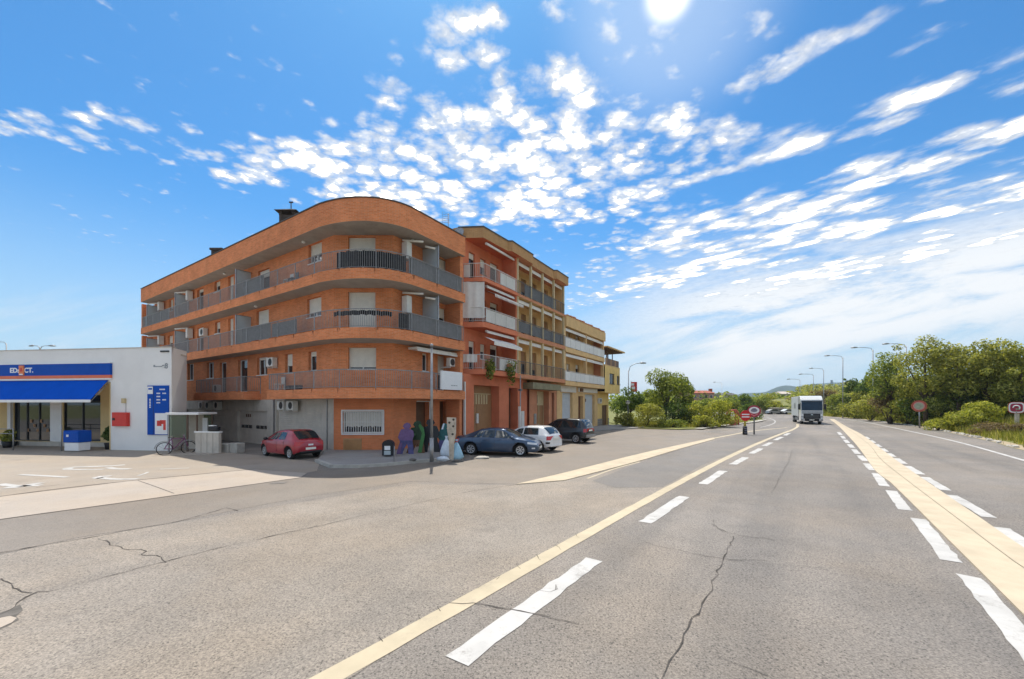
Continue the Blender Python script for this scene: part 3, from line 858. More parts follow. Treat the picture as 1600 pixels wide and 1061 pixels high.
for nm, out, z0, z1 in (('balcony_slab', SLAB1, Z1b, Z1t), ('balcony_slab', SLAB1B, Z1b, Z1t), ('balcony_slab', SLAB2, Z2b, Z2t), ('balcony_slab', SLAB2, Z3b, Z3t)):
    MB().prism(out, z0, z1, 0, 1, 1).build(nm, BRK, blk)
backs = [np.array((-8.3, 30.2)), np.array((-32.0, 43.5))]
ROOF = FAS + [backs[0], backs[1]]
MB().prism(ROOF, ZRb, ZRt, 0, 1, 2).build('roof', BRK, blk)
cop = MB(); oo = offset_path(np.array(FAS), -.04); ii = offset_path(np.array(FAS), .30)
cop.ribbon(oo, ii, ZRt+.06); k = len(oo)
cop.add([(p[0], p[1], ZRt+.06) for p in oo]+[(p[0], p[1], ZRt-.0) for p in oo], [(i, i+1, k+i+1, k+i) for i in range(k-1)])
cop.build('coping', M['coping'], blk)
# core, behind the facades
corep = [np.array(PL1.pt(L_END, 0, -.45)[:2]), np.array(PL1.pt(0, 0, -.45)[:2]), np.array(PR1.pt(0, 0, -.45)[:2]), np.array(PR1.pt(R_END, 0, -.45)[:2]), backs[0], backs[1]]
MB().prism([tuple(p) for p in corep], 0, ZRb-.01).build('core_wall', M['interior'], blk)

def lr(*q): return PL1.rect(*q)
W3L = [(482, 379, 502.8, 410), (335, 439, 344, 456), (264, 467, 270.5, 486)]
D3L = [(403, 421, 421, 0), (356.6, 431, 365, 0), (308, 451, 318, 0), (234, 480, 241, 0)]
W2L = [(479.5, 465, 502, 495), (335.8, 502.7, 344, 521)]
D2L = [(400.5, 484, 420, 0), (371, 493, 381, 0), (356.6, 497, 364.5, 0), (308.5, 511, 318, 0), (262, 524, 270, 0)]
W1L = [(293.2, 568, 302.4, 594), (323, 566, 334, 591), (401.5, 558, 417.7, 586), (445.5, 553, 457, 583), (482, 549, 494.5, 579)]
D1L = [(343, 566, 353.5, 0), (372, 562, 386.6, 0)]
def mk(ws, ds, zf):
    a = [PL1.rect(*q) for q in ws]
    d = []
    for u0, v0, u1, _ in ds:
        r = PL1.rect(u0, v0, u1, v0+20); r[2] = zf+.04; d.append(r)
    return a, d
rows = [(mk(W1L, D1L, Z1t), Z1b, Z2b), (mk(W2L, D2L, Z2t), Z2b, Z3b), (mk(W3L, D3L, Z3t), Z3b, ZRb)]
shutL = [([0, 0, .15, .62, .25], [0, 0]), ([.75, .55], [.98, 0, .98, .3, .3]), ([.55, .4, .8], [.25, .98, .1, .2])]
for (w_, d_), z0, z1 in rows:
    wall('wall', PL1, -0.0, L_END, z0, z1, w_+d_, M['brick'], blk)
for ((w_, d_), z0, z1), (sw, sd) in zip(rows, shutL):
    for r, s_ in zip(w_, sw): window(blk, PL1, r, s_)
    for r, s_ in zip(d_, sd): window(blk, PL1, r, s_, 'balcony_door', mull=0)
# chamfer
CW = [[PC1.rect(544, 543, 587.6, 577), Z1b, Z2b], [PC1.rect(543.5, 456, 586.5, 507), Z2b, Z3b], [PC1.rect(544, 370, 586.5, 420), Z3b, ZRb]]
CW[1][0][2] = Z2t+.05; CW[2][0][2] = Z3t+.05
for k, (r, z0, z1) in enumerate(CW):
    wall('wall', PC1, 0, C_END, z0, z1, [r], M['brick'], blk)
    window(blk, PC1, r, (.90, .96, .33)[k], 'window' if k == 0 else 'balcony_door', shutter='white_shutter')
# road facade
R3 = [PR1.rect(663, 401, 670.7, 440), PR1.rect(680.5, 404, 699, 423)]
R2 = [PR1.rect(662, 471, 671, 500), PR1.rect(681, 481, 697, 505)]
R1 = [PR1.rect(660, 552, 669, 580), PR1.rect(684, 556, 696, 583)]
for rr in (R3[0], R2[0]): rr[2] = (Z3t if rr is R3[0] else Z2t)+.05
R3[1][2] = R3[1][3]-1.25; R2[1][2] = R2[1][3]-1.25; R1[1][2] = Z1t+.05; R1[0][2] = max(R1[0][2], Z1t+.6)
for rr, z0, z1, sh in ((R1, Z1b, Z2b, (.1, .55)), (R2, Z2b, Z3b, (.6, .5)), (R3, Z3b, ZRb, (.7, .9))):
    rr = [[a, min(c, R_END-.1), e, g] for a, c, e, g in rr]
    wall('wall', PR1, 0, R_END, z0, z1, rr, M['brick'], blk)
    for r, s_ in zip(rr, sh): window(blk, PR1, r, s_)
# projecting end fins
for z0, z1 in ((Z1t, Z2b), (Z2t, Z3b), (Z3t, ZRb)):
    MB().obox(PR1, R_END-.28, R_END, z0, z1, -.02, 1.22).build('end_fin', M['brick'], blk)
    MB().obox(PL1, L_END-.1, L_END+.2, z0, z1, -.3, .78).build('end_fin', M['brick'], blk)
# ground floor: grey commercial bays on the left, brick on the chamfer and road side
def g_s(u): return PL1.s_of(u)
ZG = Z1b
sh_big = [g_s(504), g_s(431.5), .0, 2.62]; sh_big = [min(sh_big[:2]), max(sh_big[:2]), .0, 2.98]
bay_door = [*sorted((g_s(417), g_s(372.5))), .95-.55, 2.35]
bay_lo = [*sorted((g_s(417), g_s(371))), 0.02, 2.25]
sh_small = [*sorted((g_s(360), g_s(326))), 0.75, 2.3]
sh_far = [*sorted((g_s(311), g_s(290))), .2, 2.3]
wall('ground_wall', PL1, 1.0, L_END, 0, ZG, [sh_big, bay_lo, sh_small, sh_far], M['grey_render'], blk, .2)
wall('corner_pier', PL1, 0, 1.0, 0, ZG, [], M['grey_render'], blk)
roller(blk, PL1, sh_big); roller(blk, PL1, sh_small); roller(blk, PL1, sh_far)
gd_ = MB(); a, c, z0, z1 = bay_lo
gd_.obox(PL1, a, c, z0, z1, -.22, -.16)
for k in range(1, 4): gd_.obox(PL1, a, c, z0+(z1-z0)*k/4-.012, z0+(z1-z0)*k/4+.012, -.16, -.14)
gdo = gd_.build('sectional_door', M['grey_shutter'], blk)
for k in range(7):
    if k == 3: continue
    x = a+.2+(c-a-.4)*k/7
    MB().obox(PL1, x, x+(c-a)/7*.72, 1.02, 1.25, -.165, -.135).build('door_window', M['pane'], gdo)
for k in range(3):
    x = c-1.15-.28*k
    MB().obox(PL1, x, x+.2, 1.80, 2.02, -.165, -.15).build('notice', M['dark_door'], gdo)
MB().obox(PL1, g_s(429.5)-.05, g_s(429.5)+.05, 0, ZG, .0, .10).build('drainpipe', M['metal_grey'], blk)
MB().obox(PL1, g_s(504)-.02-.5, g_s(504)-.46, 0, ZG, .0, .05).build('drainpipe', M['metal_grey'], blk)
gw = PC1.rect(536, 642.7, 598, 677)
wall('ground_wall', PC1, 0, C_END, 0, ZG, [gw], M['brick_ground'], blk)
win_g = window(blk, PC1, gw, 0, depth=.10, fw=.07, mull=0, sill=False)
cu_ = MB()
a, c, z0, z1 = gw
n = 26
for k in range(n):
    x0, x1 = a+.1+(c-a-.2)*k/n, a+.1+(c-a-.2)*(k+1)/n
    cu_.add([PC1.pt(x0, z0+.32+.1*random.random(), -.113), PC1.pt(x1, z0+.32+.1*random.random(), -.105), PC1.pt(x1, z1-.08, -.105), PC1.pt(x0, z1-.08, -.113)], [(0, 1, 2, 3)])
cu_.build('curtain', M['white_shutter'], win_g)
gb = MB()
for k in range(17):
    x = a+(c-a)*(k+.5)/17
    gb.obox(PC1, x-.012, x+.012, z0, z1, .0, .025)
for zz in (z0+.02, z1-.06, (z0+z1)/2): gb.obox(PC1, a, c, zz, zz+.03, .026, .04)
gb.obox(PC1, a-.08, c+.08, z0-.09, z0-.01, -.02, .06); gb.obox(PC1, a-.08, c+.08, z1+.01, z1+.09, -.02, .06)
gb.obox(PC1, a-.09, a-.01, z0-.01, z1+.01, -.02, .06); gb.obox(PC1, c+.01, c+.09, z0-.01, z1+.01, -.02, .06)
tag(gb.build('window_grille', M['white_frame'], win_g), kind='stuff')
# brown louvred panel below the window
pr = PC1.rect(537, 685, 565.5, 706.5)
lp = MB().obox(PC1, pr[0], pr[1], pr[2]-.02, pr[3], .0, .06)
lpo = lp.build('louvre_panel', M['louvre_tan'], blk)
lv = MB()
for k in range(11):
    zz = pr[2]+.04+(pr[3]-pr[2]-.1)*k/11
    lv.add([PC1.pt(pr[0]+.04, zz, .061), PC1.pt(pr[1]-.04, zz, .061), PC1.pt(pr[1]-.04, zz+.05, .085), PC1.pt(pr[0]+.04, zz+.05, .085)], [(0, 1, 2, 3)])
    lv.add([PC1.pt(pr[0]+.04, zz+.05, .085), PC1.pt(pr[1]-.04, zz+.05, .085), PC1.pt(pr[1]-.04, zz+.055, .061), PC1.pt(pr[0]+.04, zz+.055, .061)], [(0, 1, 2, 3)])
tag(lv.build('louvre', M['louvre_tan'], lpo), kind='stuff')
d1 = [*sorted((PR1.s_of(650), PR1.s_of(671))), .05, 2.85]
d2 = [*sorted((PR1.s_of(687), PR1.s_of(699.0))), .05, 2.9]
wall('ground_wall', PR1, 0, R_END, 0, ZG, [d1, d2], M['brick_ground'], blk, .42)
for r in (d1, d2):
    dd = MB().obox(PR1, r[0], r[1], r[2], r[3], -.44, -.38)
    do = dd.build('entrance_door', M['dark_door'], blk)
    MB().obox(PR1, r[1]-.14, r[1]-.06, 1.0, 1.25, -.38, -.34).build('handle', M['chrome'], do)
MB().obox(PR1, d1[0]+.05, d1[1]-.05, 2.86, 2.92, -.3, .05).build('door_lintel', M['white_frame'], blk)
MB().obox(PR1, d1[1]+.0, d1[1]+.09, 0.05, 2.9, -.05, .012).build('door_trim', M['white_frame'], blk)
MB().obox(PR1, R_END-.26, R_END, 0, ZG, -.02, 1.15).build('end_fin', M['brick_ground'], blk)
MB().obox(PR1, R_END+.02, R_END+.12, 0, 12.2, .6, .7).build('drainpipe', M['metal_grey'], blk)
# railings and their screens
zin = lambda path: [tuple(p) for p in offset_path(np.array(path), .10)]
RL = zin(FAS)
def end_close(path, pl_end, first=True): return path
fas_Rw, fas_Lw = to_wall(fas_R, PR1, .05), to_wall(fas_L, PL1, .05)
for zt in (Z2t, Z3t):
    rp = [tuple(fas_Lw+np.array((.12, -.0)))] + RL + [tuple(fas_Rw + (fas_R-P2_)*-.01)]
    railing(blk, rp, zt, stains=True)
rp1 = [tuple(to_wall(fA, PL1, .02)+np.array((.1, -.06)))] + zin([fA]+curve+[fas_R]) + [tuple(fas_Rw)]
railing(blk, rp1, Z1t, stains=True)
railing(blk, [tuple(to_wall(fB1, PL1, .02))]+zin([fB1+np.array((.1, -.06)), fB0-np.array((.1, -.06))])+[tuple(to_wall(fB0, PL1, .02))], Z1t)
def sub_fas(u0, u1):
    out = []
    for p in resample(FAS, .2):
        u = U0+F_*p[0]/p[1]
        if u0 <= u <= u1: out.append(p)
    return offset_path(np.array(out), .14)
screen_sheet(blk, sub_fas(375, 410), Z3t+.1, Z3t+.98); screen_sheet(blk, sub_fas(372, 420), Z2t+.1, Z2t+.98)
screen_sheet(blk, sub_fas(641, 726), Z3t+.1, Z3t+.98); screen_sheet(blk, sub_fas(640, 726), Z2t+.1, Z2t+.98)
screen_sheet(blk, sub_fas(222, 262), Z3t+.1, Z3t+.98); screen_sheet(blk, sub_fas(421, 460), Z2t+.1, Z2t+.9, 'rail_sheet')
# loose black cloth behind the top front railing, wavy
def wavy(u0, u1, z0, z1, m, name, o=.18, amp=.05):
    p = resample(sub_fas(u0, u1), .09)
    d = np.gradient(p, axis=0); d /= np.linalg.norm(d, axis=1)[:, None]
    nn2 = np.stack([-d[:, 1], d[:, 0]], 1)
    p = p + nn2*(o-.14 + amp*np.sin(np.arange(len(p))*1.3)[:, None])
    f = MB(); n = len(p)
    zz0 = z0 + rng.uniform(0, .05, n); zz1 = z1 - rng.uniform(0, .04, n)
    vs = [(q[0], q[1], a) for q, a in zip(p, zz0)] + [(q[0], q[1], a) for q, a in zip(p, zz1)]
    f.add(vs, [(i, i+1, n+i+1, n+i) for i in range(n-1)], 0, True)
    return f.build(name, M[m], blk)
wavy(519, 640, Z3t+.05, Z3t+.98, 'black_cloth', 'privacy_cloth')
wavy(517, 620, Z2t+.66, Z2t+.95, 'black_cloth', 'privacy_cloth', o=.2, amp=.06)
wavy(625, 650, Z2t+.05, Z2t+.95, 'black_cloth', 'privacy_cloth', o=.2)
# frosted dividers, cabinets and awning tubes
def divider(pl, s, z0, z1, o1=.95, m='frosted'):
    f = MB().obox(pl, s-.03, s+.03, z0, z1, .05, o1)
    d_ = f.build('balcony_divider', M[m], blk)
    g = MB().obox(pl, s-.045, s+.045, z0, z1, o1, o1+.05).obox(pl, s-.045, s+.045, z1, z1+.05, .05, o1+.05)
    g.build('divider_frame', M['metal_grey'], d_)
    return d_
for u, zf, zt in ((393, Z3t, 11.85), (393, Z2t, 8.75), (296, Z3t, 11.85), (296, Z2t, 8.75), (250.5, Z3t, 11.85), (250.5, Z2t, 8.75)):
    divider(PL1, PL1.s_of(u), zf+.02, zt)
for zf, zt in ((Z3t, 12.22), (Z2t, 9.2)):
    divider(PR1, PR1.s_of(660), zf+.02, zt-.05, 1.25)
def cabinet(pl, s, z0, z1, o0, o1, w):
    return MB().obox(pl, s, s+w, z0, z1, o0, o1).build('wall_cabinet', M['white_box'], blk, bevel=.02)
cabinet(PR1, .55, 11.05, 12.05, .08, .52, .38); cabinet(PR1, .55, 7.95, 8.95, .08, .52, .38)
for zf in (11.3, 8.2):
    for u in (303, 258): cabinet(PL1, PL1.s_of(u)-.1, zf, zf+.8, .1, .5, .35)
def awn_tube(pl, s0, s1, o0, o1, z, r=.07, m='awning_white'):
    MB().cyl(pl.pt(s0, z, o0), pl.pt(s1, z-.04, o1), r, n=10).build('awning_tube', M[m], blk)
for z in (12.1, 9.1):
    awn_tube(PR1, .45, 1.15, .25, 1.2, z, .06); awn_tube(PR1, 1.6, 2.1, .9, 1.25, z-.1, .06)
    for u in (300, 255): awn_tube(PL1, PL1.s_of(u)-.2, PL1.s_of(u)+1.0, .3, .85, z-.05, .06)
ab = MB().obox(PR1, .9, R_END-.15, 5.90, 6.02, .25, .95).obox(PR1, .9, R_END-.15, 5.78, 5.92, .95, 1.0)
ab.build('awning', M['awning_white'], blk)
ac_unit(blk, PL1, PL1.s_of(435), 5.15); ac_unit(blk, PL1, PL1.s_of(326), 8.15); 
for u in (452, 467): ac_unit(blk, PL1, PL1.s_of(u), 2.36, .78, .55)
for u in (322, 332, 346): ac_unit(blk, PL1, PL1.s_of(u)-.3, 2.36, .78, .55)
ac_unit(blk, PR1, 4.0, 5.15, .7, .55, .3, .5)
ac_unit(blk, PL1, PL1.s_of(353), 3.62, .7, .55, .3, .3)
# sign board hung on the front railing by the party wall
pS = Plane(P2_, fas_R-P2_, -1); q0, q1 = pS.s_of(687), pS.s_of(719.5)
sb = MB().obox(pS, q0, q1, 3.60, 4.72, .02, .14).build('sign_board', M['white_plain'], blk)
lt = MB()
for x, w in ((.48, .10), (.60, .06), (.70, .16), (.90, .05), (.98, .08)): lt.obox(pS, q0+x+.4, q0+x+.4+w, 3.84, 3.89, .139, .146)
lt.build('sign_lettering', M['metal_grey'], sb)
# balcony clutter: chair, table, laundry rack, plant boxes
def plastic_chair(pl, s, o, z, m='rail_sheet'):
    f = MB()
    f.obox(pl, s, s+.45, z+.40, z+.44, o, o+.45)
    for a in (s+.02, s+.40):
        for c in (o+.02, o+.40): f.obox(pl, a, a+.035, z, z+.40, c, c+.035)
    f.obox(pl, s+.03, s+.42, z+.44, z+.86, o, o+.035)
    c = f.build('balcony_chair', M[m])
    return c
def topl(o, label, cat, group=None):
    return tag(o, label, cat, group)
topl(plastic_chair(PL1, PL1.s_of(466), .25, Z3t, 'white_box'), 'pale plastic chair on the top balcony left of the black cloth', 'chair')
topl(plastic_chair(PL1, PL1.s_of(474), .25, Z3t, 'rail_dark'), 'dark chair on the top balcony beside the pale chair', 'chair')
topl(plastic_chair(PL1, PL1.s_of(452), .25, Z1t, 'white_box'), 'white plastic chair on the first floor balcony above the red car', 'chair')
pb = MB()
for k in range(3): pb.obox(PL1, PL1.s_of(484)+k*.5-.2, PL1.s_of(484)+k*.5+.22, Z1t, Z1t+.28, .55, .78)
topl(pb.build('planter_box', M['black_plastic']), 'row of dark planter troughs on the first floor balcony', 'planter')
# chimneys, aerials, lights under the roof
def chimney(p, w, h, ridge=True):
    x, y = p
    f = MB().box(x-w/2, x+w/2, y-w/2, y+w/2, ZRt, ZRt+h)
    c = f.build('chimney', M['chimney'], blk)
    g = MB()
    if ridge:
        z = ZRt+h; e = w*.72
        for sx in (-1, 1):
            for sy in (-1, 1): g.box(x+sx*w*.42-.09, x+sx*w*.42+.09, y+sy*w*.42-.09, y+sy*w*.42+.09, z, z+.22)
        vs = [(x-e, y-e, z+.22), (x+e, y-e, z+.22), (x+e, y+e, z+.22), (x-e, y+e, z+.22), (x-e*.1, y, z+.58), (x+e*.1, y, z+.58)]
        g.add(vs, [(0, 1, 5, 4), (1, 2, 5), (2, 3, 4, 5), (3, 0, 4), (0, 3, 2, 1)])
        g.tube([(x, y, z+.5), (x, y, z+1.0)], .03, 5); g.box(x-.12, x+.12, y-.03, y+.03, z+.95, z+1.02)
    else:
        g.box(x-w*.6, x+w*.6, y-w*.6, y+w*.6, ZRt+h, ZRt+h+.15)
    g.build('chimney_cap', M['chimney'], c)
chimney((-13.7, 25.4), .95, .75); chimney((-22.3, 31.3), .8, .85, False)
an = MB(); ax, ay = -4.2, 27.0
an.tube([(ax, ay, ZRt), (ax, ay, 15.3)], .025, 5)
for k in range(5): an.tube([(ax-.35, ay+.0, 14.7+.13*k), (ax+.1, ay+.05, 14.7+.13*k)], .012, 4)
an.tube([(ax-.4, ay, 14.5), (ax-.4, ay, 15.4), (ax+.1, ay, 15.2)], .015, 4)
an.build('aerial', M['metal_grey'], blk)
dish(blk, (-3.6, 27.6, 14.3), (-.3, -1, .3), .38)
for u, pl, z in ((487, PL1, ZRb), (363, PL1, ZRb), (412, PL1, Z3b), (640, PR1, ZRb)):
    q = pl.pt(pl.s_of(u) if pl is PL1 else 1.0, z, .5)
    MB().ball((q[0], q[1], q[2]-.06), .11, .11, .08, nu=8, nv=5).build('soffit_light', M['white_plain'], blk)

# ================================================================== SALMON AND OCHRE BLOCK (two fronts, one roof line each)
DR = np.array((.519, .855)); 
PB = Plane((-1.83, 27.6), DR, -1)                 # balcony front plane
PW = PB.off(-1.35); PG = PB.off(-.9)
T2, T3 = 4.4, 13.3
ZB = [(4.62, 5.08), (7.80, 8.27), (10.90, 11.25)]; ZR2b, ZR2t = 13.95, 14.7
sal = thing('apartment_block', 'salmon painted apartment block with white railings between the round brick block and the ochre one', 'apartment block', (-1.5, 30.5, 0.0))
och = thing('apartment_block', 'ochre and brown narrow apartment block between the salmon block and the low yellow one', 'apartment block', tuple(PW.pt(8.8, 0, -3)))
ch0 = np.array((-3.45, 27.75)); ch1 = np.array((-1.83, 27.6))
def slab2(name, z0, z1, mats_, parent, t0, t1, o=0.0, cham=True, bot=1):
    if cham: pts = [ch0, ch1-np.array((.15, 0)), np.array(PB.pt(.14, 0)[:2])]
    else: pts = [np.array(PB.pt(t0, 0, o)[:2])]
    pts += [np.array(PB.pt(t1, 0, o)[:2]), np.array(PW.pt(t1, 0, -.2)[:2]), np.array(PW.pt(t0 if not cham else -1.2, 0, -.2)[:2])]
    return MB().prism(pts, z0, z1, 0, bot, bot).build(name, mats_, parent)
for k, (z0, z1) in enumerate(ZB):
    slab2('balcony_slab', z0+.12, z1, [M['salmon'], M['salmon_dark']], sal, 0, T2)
    slab2('balcony_slab', z0+.12, z1-.02, [M['terracotta'], M['ochre']], och, T2+.02, T3, cham=False)
# serrated roof edge
SER = [ch0+np.array((-.2, .0)), ch1-np.array((.1, 0))] + [np.array(PB.pt(t, 0, o)[:2]) for t, o in ((2.9, .05), (3.05, .30), (T2, .30))]
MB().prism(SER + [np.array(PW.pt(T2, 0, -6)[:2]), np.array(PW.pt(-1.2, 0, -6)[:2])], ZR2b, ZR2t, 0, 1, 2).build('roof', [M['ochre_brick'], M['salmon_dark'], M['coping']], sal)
SER3 = [np.array(PB.pt(t, 0, o)[:2]) for t, o in ((T2+.02, .30), (6.3, .30), (6.45, .05), (10.6, .05), (10.75, .32), (T3, .32))]
MB().prism(SER3 + [np.array(PW.pt(T3, 0, -6)[:2]), np.array(PW.pt(T2+.02, 0, -6)[:2])], ZR2b, ZR2t-.02, 0, 1, 2).build('roof', [M['ochre_brick'], M['terracotta'], M['coping']], och)
for par, pts in ((sal, SER), (och, SER3)):
    oo = offset_path(np.array(pts), -.04); ii = offset_path(np.array(pts), .2); zz = ZR2t+.04; k = len(oo)
    MB().ribbon(oo, ii, zz).add([(p[0], p[1], zz) for p in oo]+[(p[0], p[1], zz-.1) for p in oo], [(i, i+1, k+i+1, k+i) for i in range(k-1)]).build('coping', M['coping'], par)
def row_back(parent, t0, t1, h):
    pts = [np.array(PW.pt(t0, 0, -.45)[:2]), np.array(PW.pt(t1, 0, -.45)[:2]), np.array(PW.pt(t1, 0, -8)[:2]), np.array(PW.pt(t0, 0, -8)[:2])]
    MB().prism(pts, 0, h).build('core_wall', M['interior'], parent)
row_back(sal, -1.2, T2, ZR2b-.02); row_back(och, T2+.02, T3, ZR2b-.02)
MB().add([PW.pt(T3, z, o) for z, o in ((0, .45), (14.0, .45), (14.0, -8), (0, -8))], [(0, 1, 2, 3)]).build('gable_wall', M['ochre'], och)
lv3 = [(ZB[0][1], ZB[1][0]+.12), (ZB[1][1], ZB[2][0]+.12), (ZB[2][1], ZR2b)]
for k, (za, zb) in enumerate(lv3):
    ops = [[.0, .75, za+.05, za+2.05], [1.35, 2.05, za+.9, za+2.0], [2.6, 3.7, za+.05, za+2.1]]
    wall('wall', PW, -1.2, T2, za-.3, zb, ops, M['salmon'], sal)
    for j, r in enumerate(ops): window(sal, PW, r, (.2, .5, .15)[j], 'balcony_door' if j != 1 else 'window', frame='white_frame' if k < 2 else 'brown_frame', mull=0)
    ops = [[T2+.5, T2+1.7, za+.05, za+2.2], [T2+2.8, T2+3.7, za+.05, za+2.1], [T2+4.6, T2+5.6, za+.05, za+2.2], [T2+6.6, T2+7.9, za+.05, za+2.2]]
    wall('wall', PW, T2+.02, T3, za-.3, zb, ops, M['ochre'], och)
    for j, r in enumerate(ops): window(och, PW, r, (.96, .5, .7, .96)[j], 'balcony_door', frame='brown_frame', shutter='brown_door')
    MB().obox(PB, T2-.14, T2-.0, za, zb, -1.36, -.1).build('party_wall', M['salmon'], sal)
    for j, t in enumerate((T2+.12, T2+2.3, T2+4.4, T2+6.6, T3-.14)):
        MB().obox(PB, t-.09, t+.09, za, zb, -.24, -.06).build('column', M['slat_cream'], och)
    MB().obox(PB, T3-.22, T3-.02, za, zb, -1.36, -.26).build('party_wall', M['ochre'], och)
    z = za
    pw = [tuple(ch0+np.array((.05, .05))), tuple(ch1+np.array((-.1, .06))), PB.pt(.2, 0, -.07)[:2]] + [PB.pt(t, 0, -.07)[:2] for t in (1.5, 3.0, T2-.1)]
    railing(sal, pw, z, 1.0, .13, 1.5, 'rail_white')
    railing(och, [PB.pt(t, 0, -.05)[:2] for t in (T2+.1, T2+3, T2+6, T3-.05)] + [PW.pt(T3-.05, 0, .3)[:2]], z-.02, 1.0, .13, 2.0, 'rail_dark')
    if k == 2:
        screen_sheet(och, [PB.pt(t, 0, -.09)[:2] for t in (T2+1.2, T2+4, T2+7.0)], z+.08, z+.95, 'rail_sheet')
        screen_sheet(sal, [PB.pt(t, 0, -.11)[:2] for t in (2.1, 3.2, T2-.2)], z+.08, z+.95, 'white_box')
        screen_sheet(sal, [tuple(ch0+np.array((.08, .1))), tuple(ch0+np.array((.62, .05)))], z+.08, z+.95, 'white_box')
    elif k == 1:
        screen_sheet(och, [PB.pt(t, 0, -.09)[:2] for t in (T2+.3, T2+4, T3-.3)], z+.08, z+.9, 'rail_sheet')
        screen_sheet(sal, [PB.pt(t, 0, -.11)[:2] for t in (.3, 2, T2-.2)], z+.08, z+.95, 'white_box')
    else:
        screen_sheet(sal, [PB.pt(t, 0, -.11)[:2] for t in (2.0, 3.2, T2-.2)], z+.08, z+.92, 'white_box')
    # roller awnings
    zz = zb-.18
    f = MB().cyl(PB.pt(.5, zz, -.25), PB.pt(T2-.3, zz, -.25), .09, n=10)
    f.obox(PB, .5, T2-.3, zz-.13, zz-.05, -.17, -.12)
    f.build('awning_tube', M['awning_white'], sal)
    f = MB().cyl(PB.pt(T2+.3, zz, -.3), PB.pt(T3-.3, zz, -.3), .08, n=10).obox(PB, T2+.3, T3-.3, zz-.22, zz-.04, -.25, -.22)
    f.build('awning_tube', M['awning_white'], och)
# projecting striped awning on the middle floor
f = MB(); za = 10.55
n = 24
for k in range(n):
    t0, t1 = .4+(3.9*k)/n, .4+3.9*(k+1)/n
    f.add([PB.pt(t0, za, -.3), PB.pt(t1, za, -.3), PB.pt(t1, za-.35, .55), PB.pt(t0, za-.35, .55)], [(0, 1, 2, 3)], 0)
    f.add([PB.pt(t0, za-.35, .55), PB.pt(t1, za-.35, .55), PB.pt((t0*.3+t1*.7), za-.58, .56), PB.pt((t0*.7+t1*.3), za-.58, .56)], [(0, 1, 2, 3)], 0)
f.build('awning', M['awning_white'], sal)
f = MB(); za = 7.35
f.add([PB.pt(.4, za, -.3), PB.pt(T2-.2, za, -.3), PB.pt(T2-.2, za-.4, .5), PB.pt(.4, za-.4, .5), PB.pt(.4, za-.62, .5), PB.pt(T2-.2, za-.62, .5)], [(0, 1, 2, 3), (3, 2, 5, 4)])
f.build('awning', M['awning_white'], sal)
# large white fabric screen on the chamfered balcony
def drape(x0, x1, y, z0, z1, m, parent, name):
    f = MB(); n = 16
    for k in range(n):
        xa, xb = x0+(x1-x0)*k/n, x0+(x1-x0)*(k+1)/n
        ya, yb = y+.02*math.sin(k*1.1), y+.02*math.sin((k+1)*1.1)
        f.add([(xa, ya, z0), (xb, yb, z0), (xb, yb, z1), (xa, ya, z1)], [(0, 1, 2, 3)], 0, True)
    return f.build(name, M[m], parent)
drape(-3.38, -1.86, 27.72, 8.55, 11.0, 'white_box', sal, 'fabric_screen')
drape(-3.30, -2.35, 27.70, 5.55, 6.1, 'white_box', sal, 'fabric_screen')
# ground floor of both
def pg(u): return PG.s_of(u)
gar = [pg(740.5), pg(780), 0.02, 4.05]; pas = [pg(795), pg(809), .02, 4.0]
wall('ground_wall', PG, -1.25, pg(823), 0, 4.75, [gar, pas], M['salmon'], sal, .75)
gdm = MB().obox(PG, gar[0], gar[1], 0, gar[3]-.55, -.78, -.70).obox(PG, gar[0], gar[1], gar[3]-.55, gar[3], -.78, -.74)
gdo = gdm.build('garage_door', M['brown_door'], sal)
sl = MB()
for k in range(8):
    x = gar[0]+.1+(gar[1]-gar[0]-.55)*k/8
    sl.obox(PG, x, x+.17, 2.72, 3.42, -.69, -.66)
tag(sl.build('vent_slat', M['slat_cream'], gdo), kind='stuff')
MB().obox(PG, gar[0], gar[1]-.2, 3.44, 3.50, -.70, -.64).build('door_rail', M['slat_cream'], gdo)
MB().obox(PG, gar[0]+1.28, gar[0]+1.30, .0, 2.7, -.699, -.69).build('door_seam', M['dark_door'], gdo)
MB().obox(PG, gar[0]+1.12, gar[0]+1.36, 1.35, 2.05, -.69, -.58).build('meter_box', M['white_box'], gdo)
MB().obox(PG, pas[0], pas[1], 0, pas[3], -.78, -.70).build('entrance_door', M['dark_door'], sal)
MB().obox(PG, pg(796), pg(801), 1.0, 3.6, -.70, -.62).build('door_panel', M['grey_render'], sal)
MB().obox(PG, pg(814), pg(818.5), .85, 2.15, .0, .05).build('meter_box', M['white_box'], sal)
g3 = [pg(839), pg(857.5), .02, 3.9]; g4 = [pg(862), pg(866), .02, 3.8]
wall('ground_wall', PG, pg(823)+.45, T3, 0, 4.75, [g3, g4], M['terracotta'], och, .6)
MB().obox(PG, -1.22, -1.10, 0, 4.2, .02, .14).build('drainpipe', M['white_box'], sal)
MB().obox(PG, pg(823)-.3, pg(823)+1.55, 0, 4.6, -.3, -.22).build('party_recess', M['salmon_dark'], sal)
d3 = MB().obox(PG, g3[0], g3[1], 0, g3[3], -.64, -.57).build('garage_door', M['brown_door'], och)
MB().obox(PG, g3[0], g3[1], 2.62, g3[3], -.565, -.54).build('door_fanlight', M['slat_cream'], d3)
for t in (g3[0]+1.35, g3[1]-.08): MB().obox(PG, t, t+.07, .02, 2.62, -.565, -.53).build('door_frame', M['slat_cream'], d3)
MB().obox(PG, g3[0]+.75, g3[0]+1.05, 2.8, 3.55, -.54, -.50).build('door_lamp', M['dark_door'], d3)
MB().obox(PG, pg(834), pg(838)-.05, 1.0, 1.9, .0, .05).build('meter_box', M['metal_grey'], och)
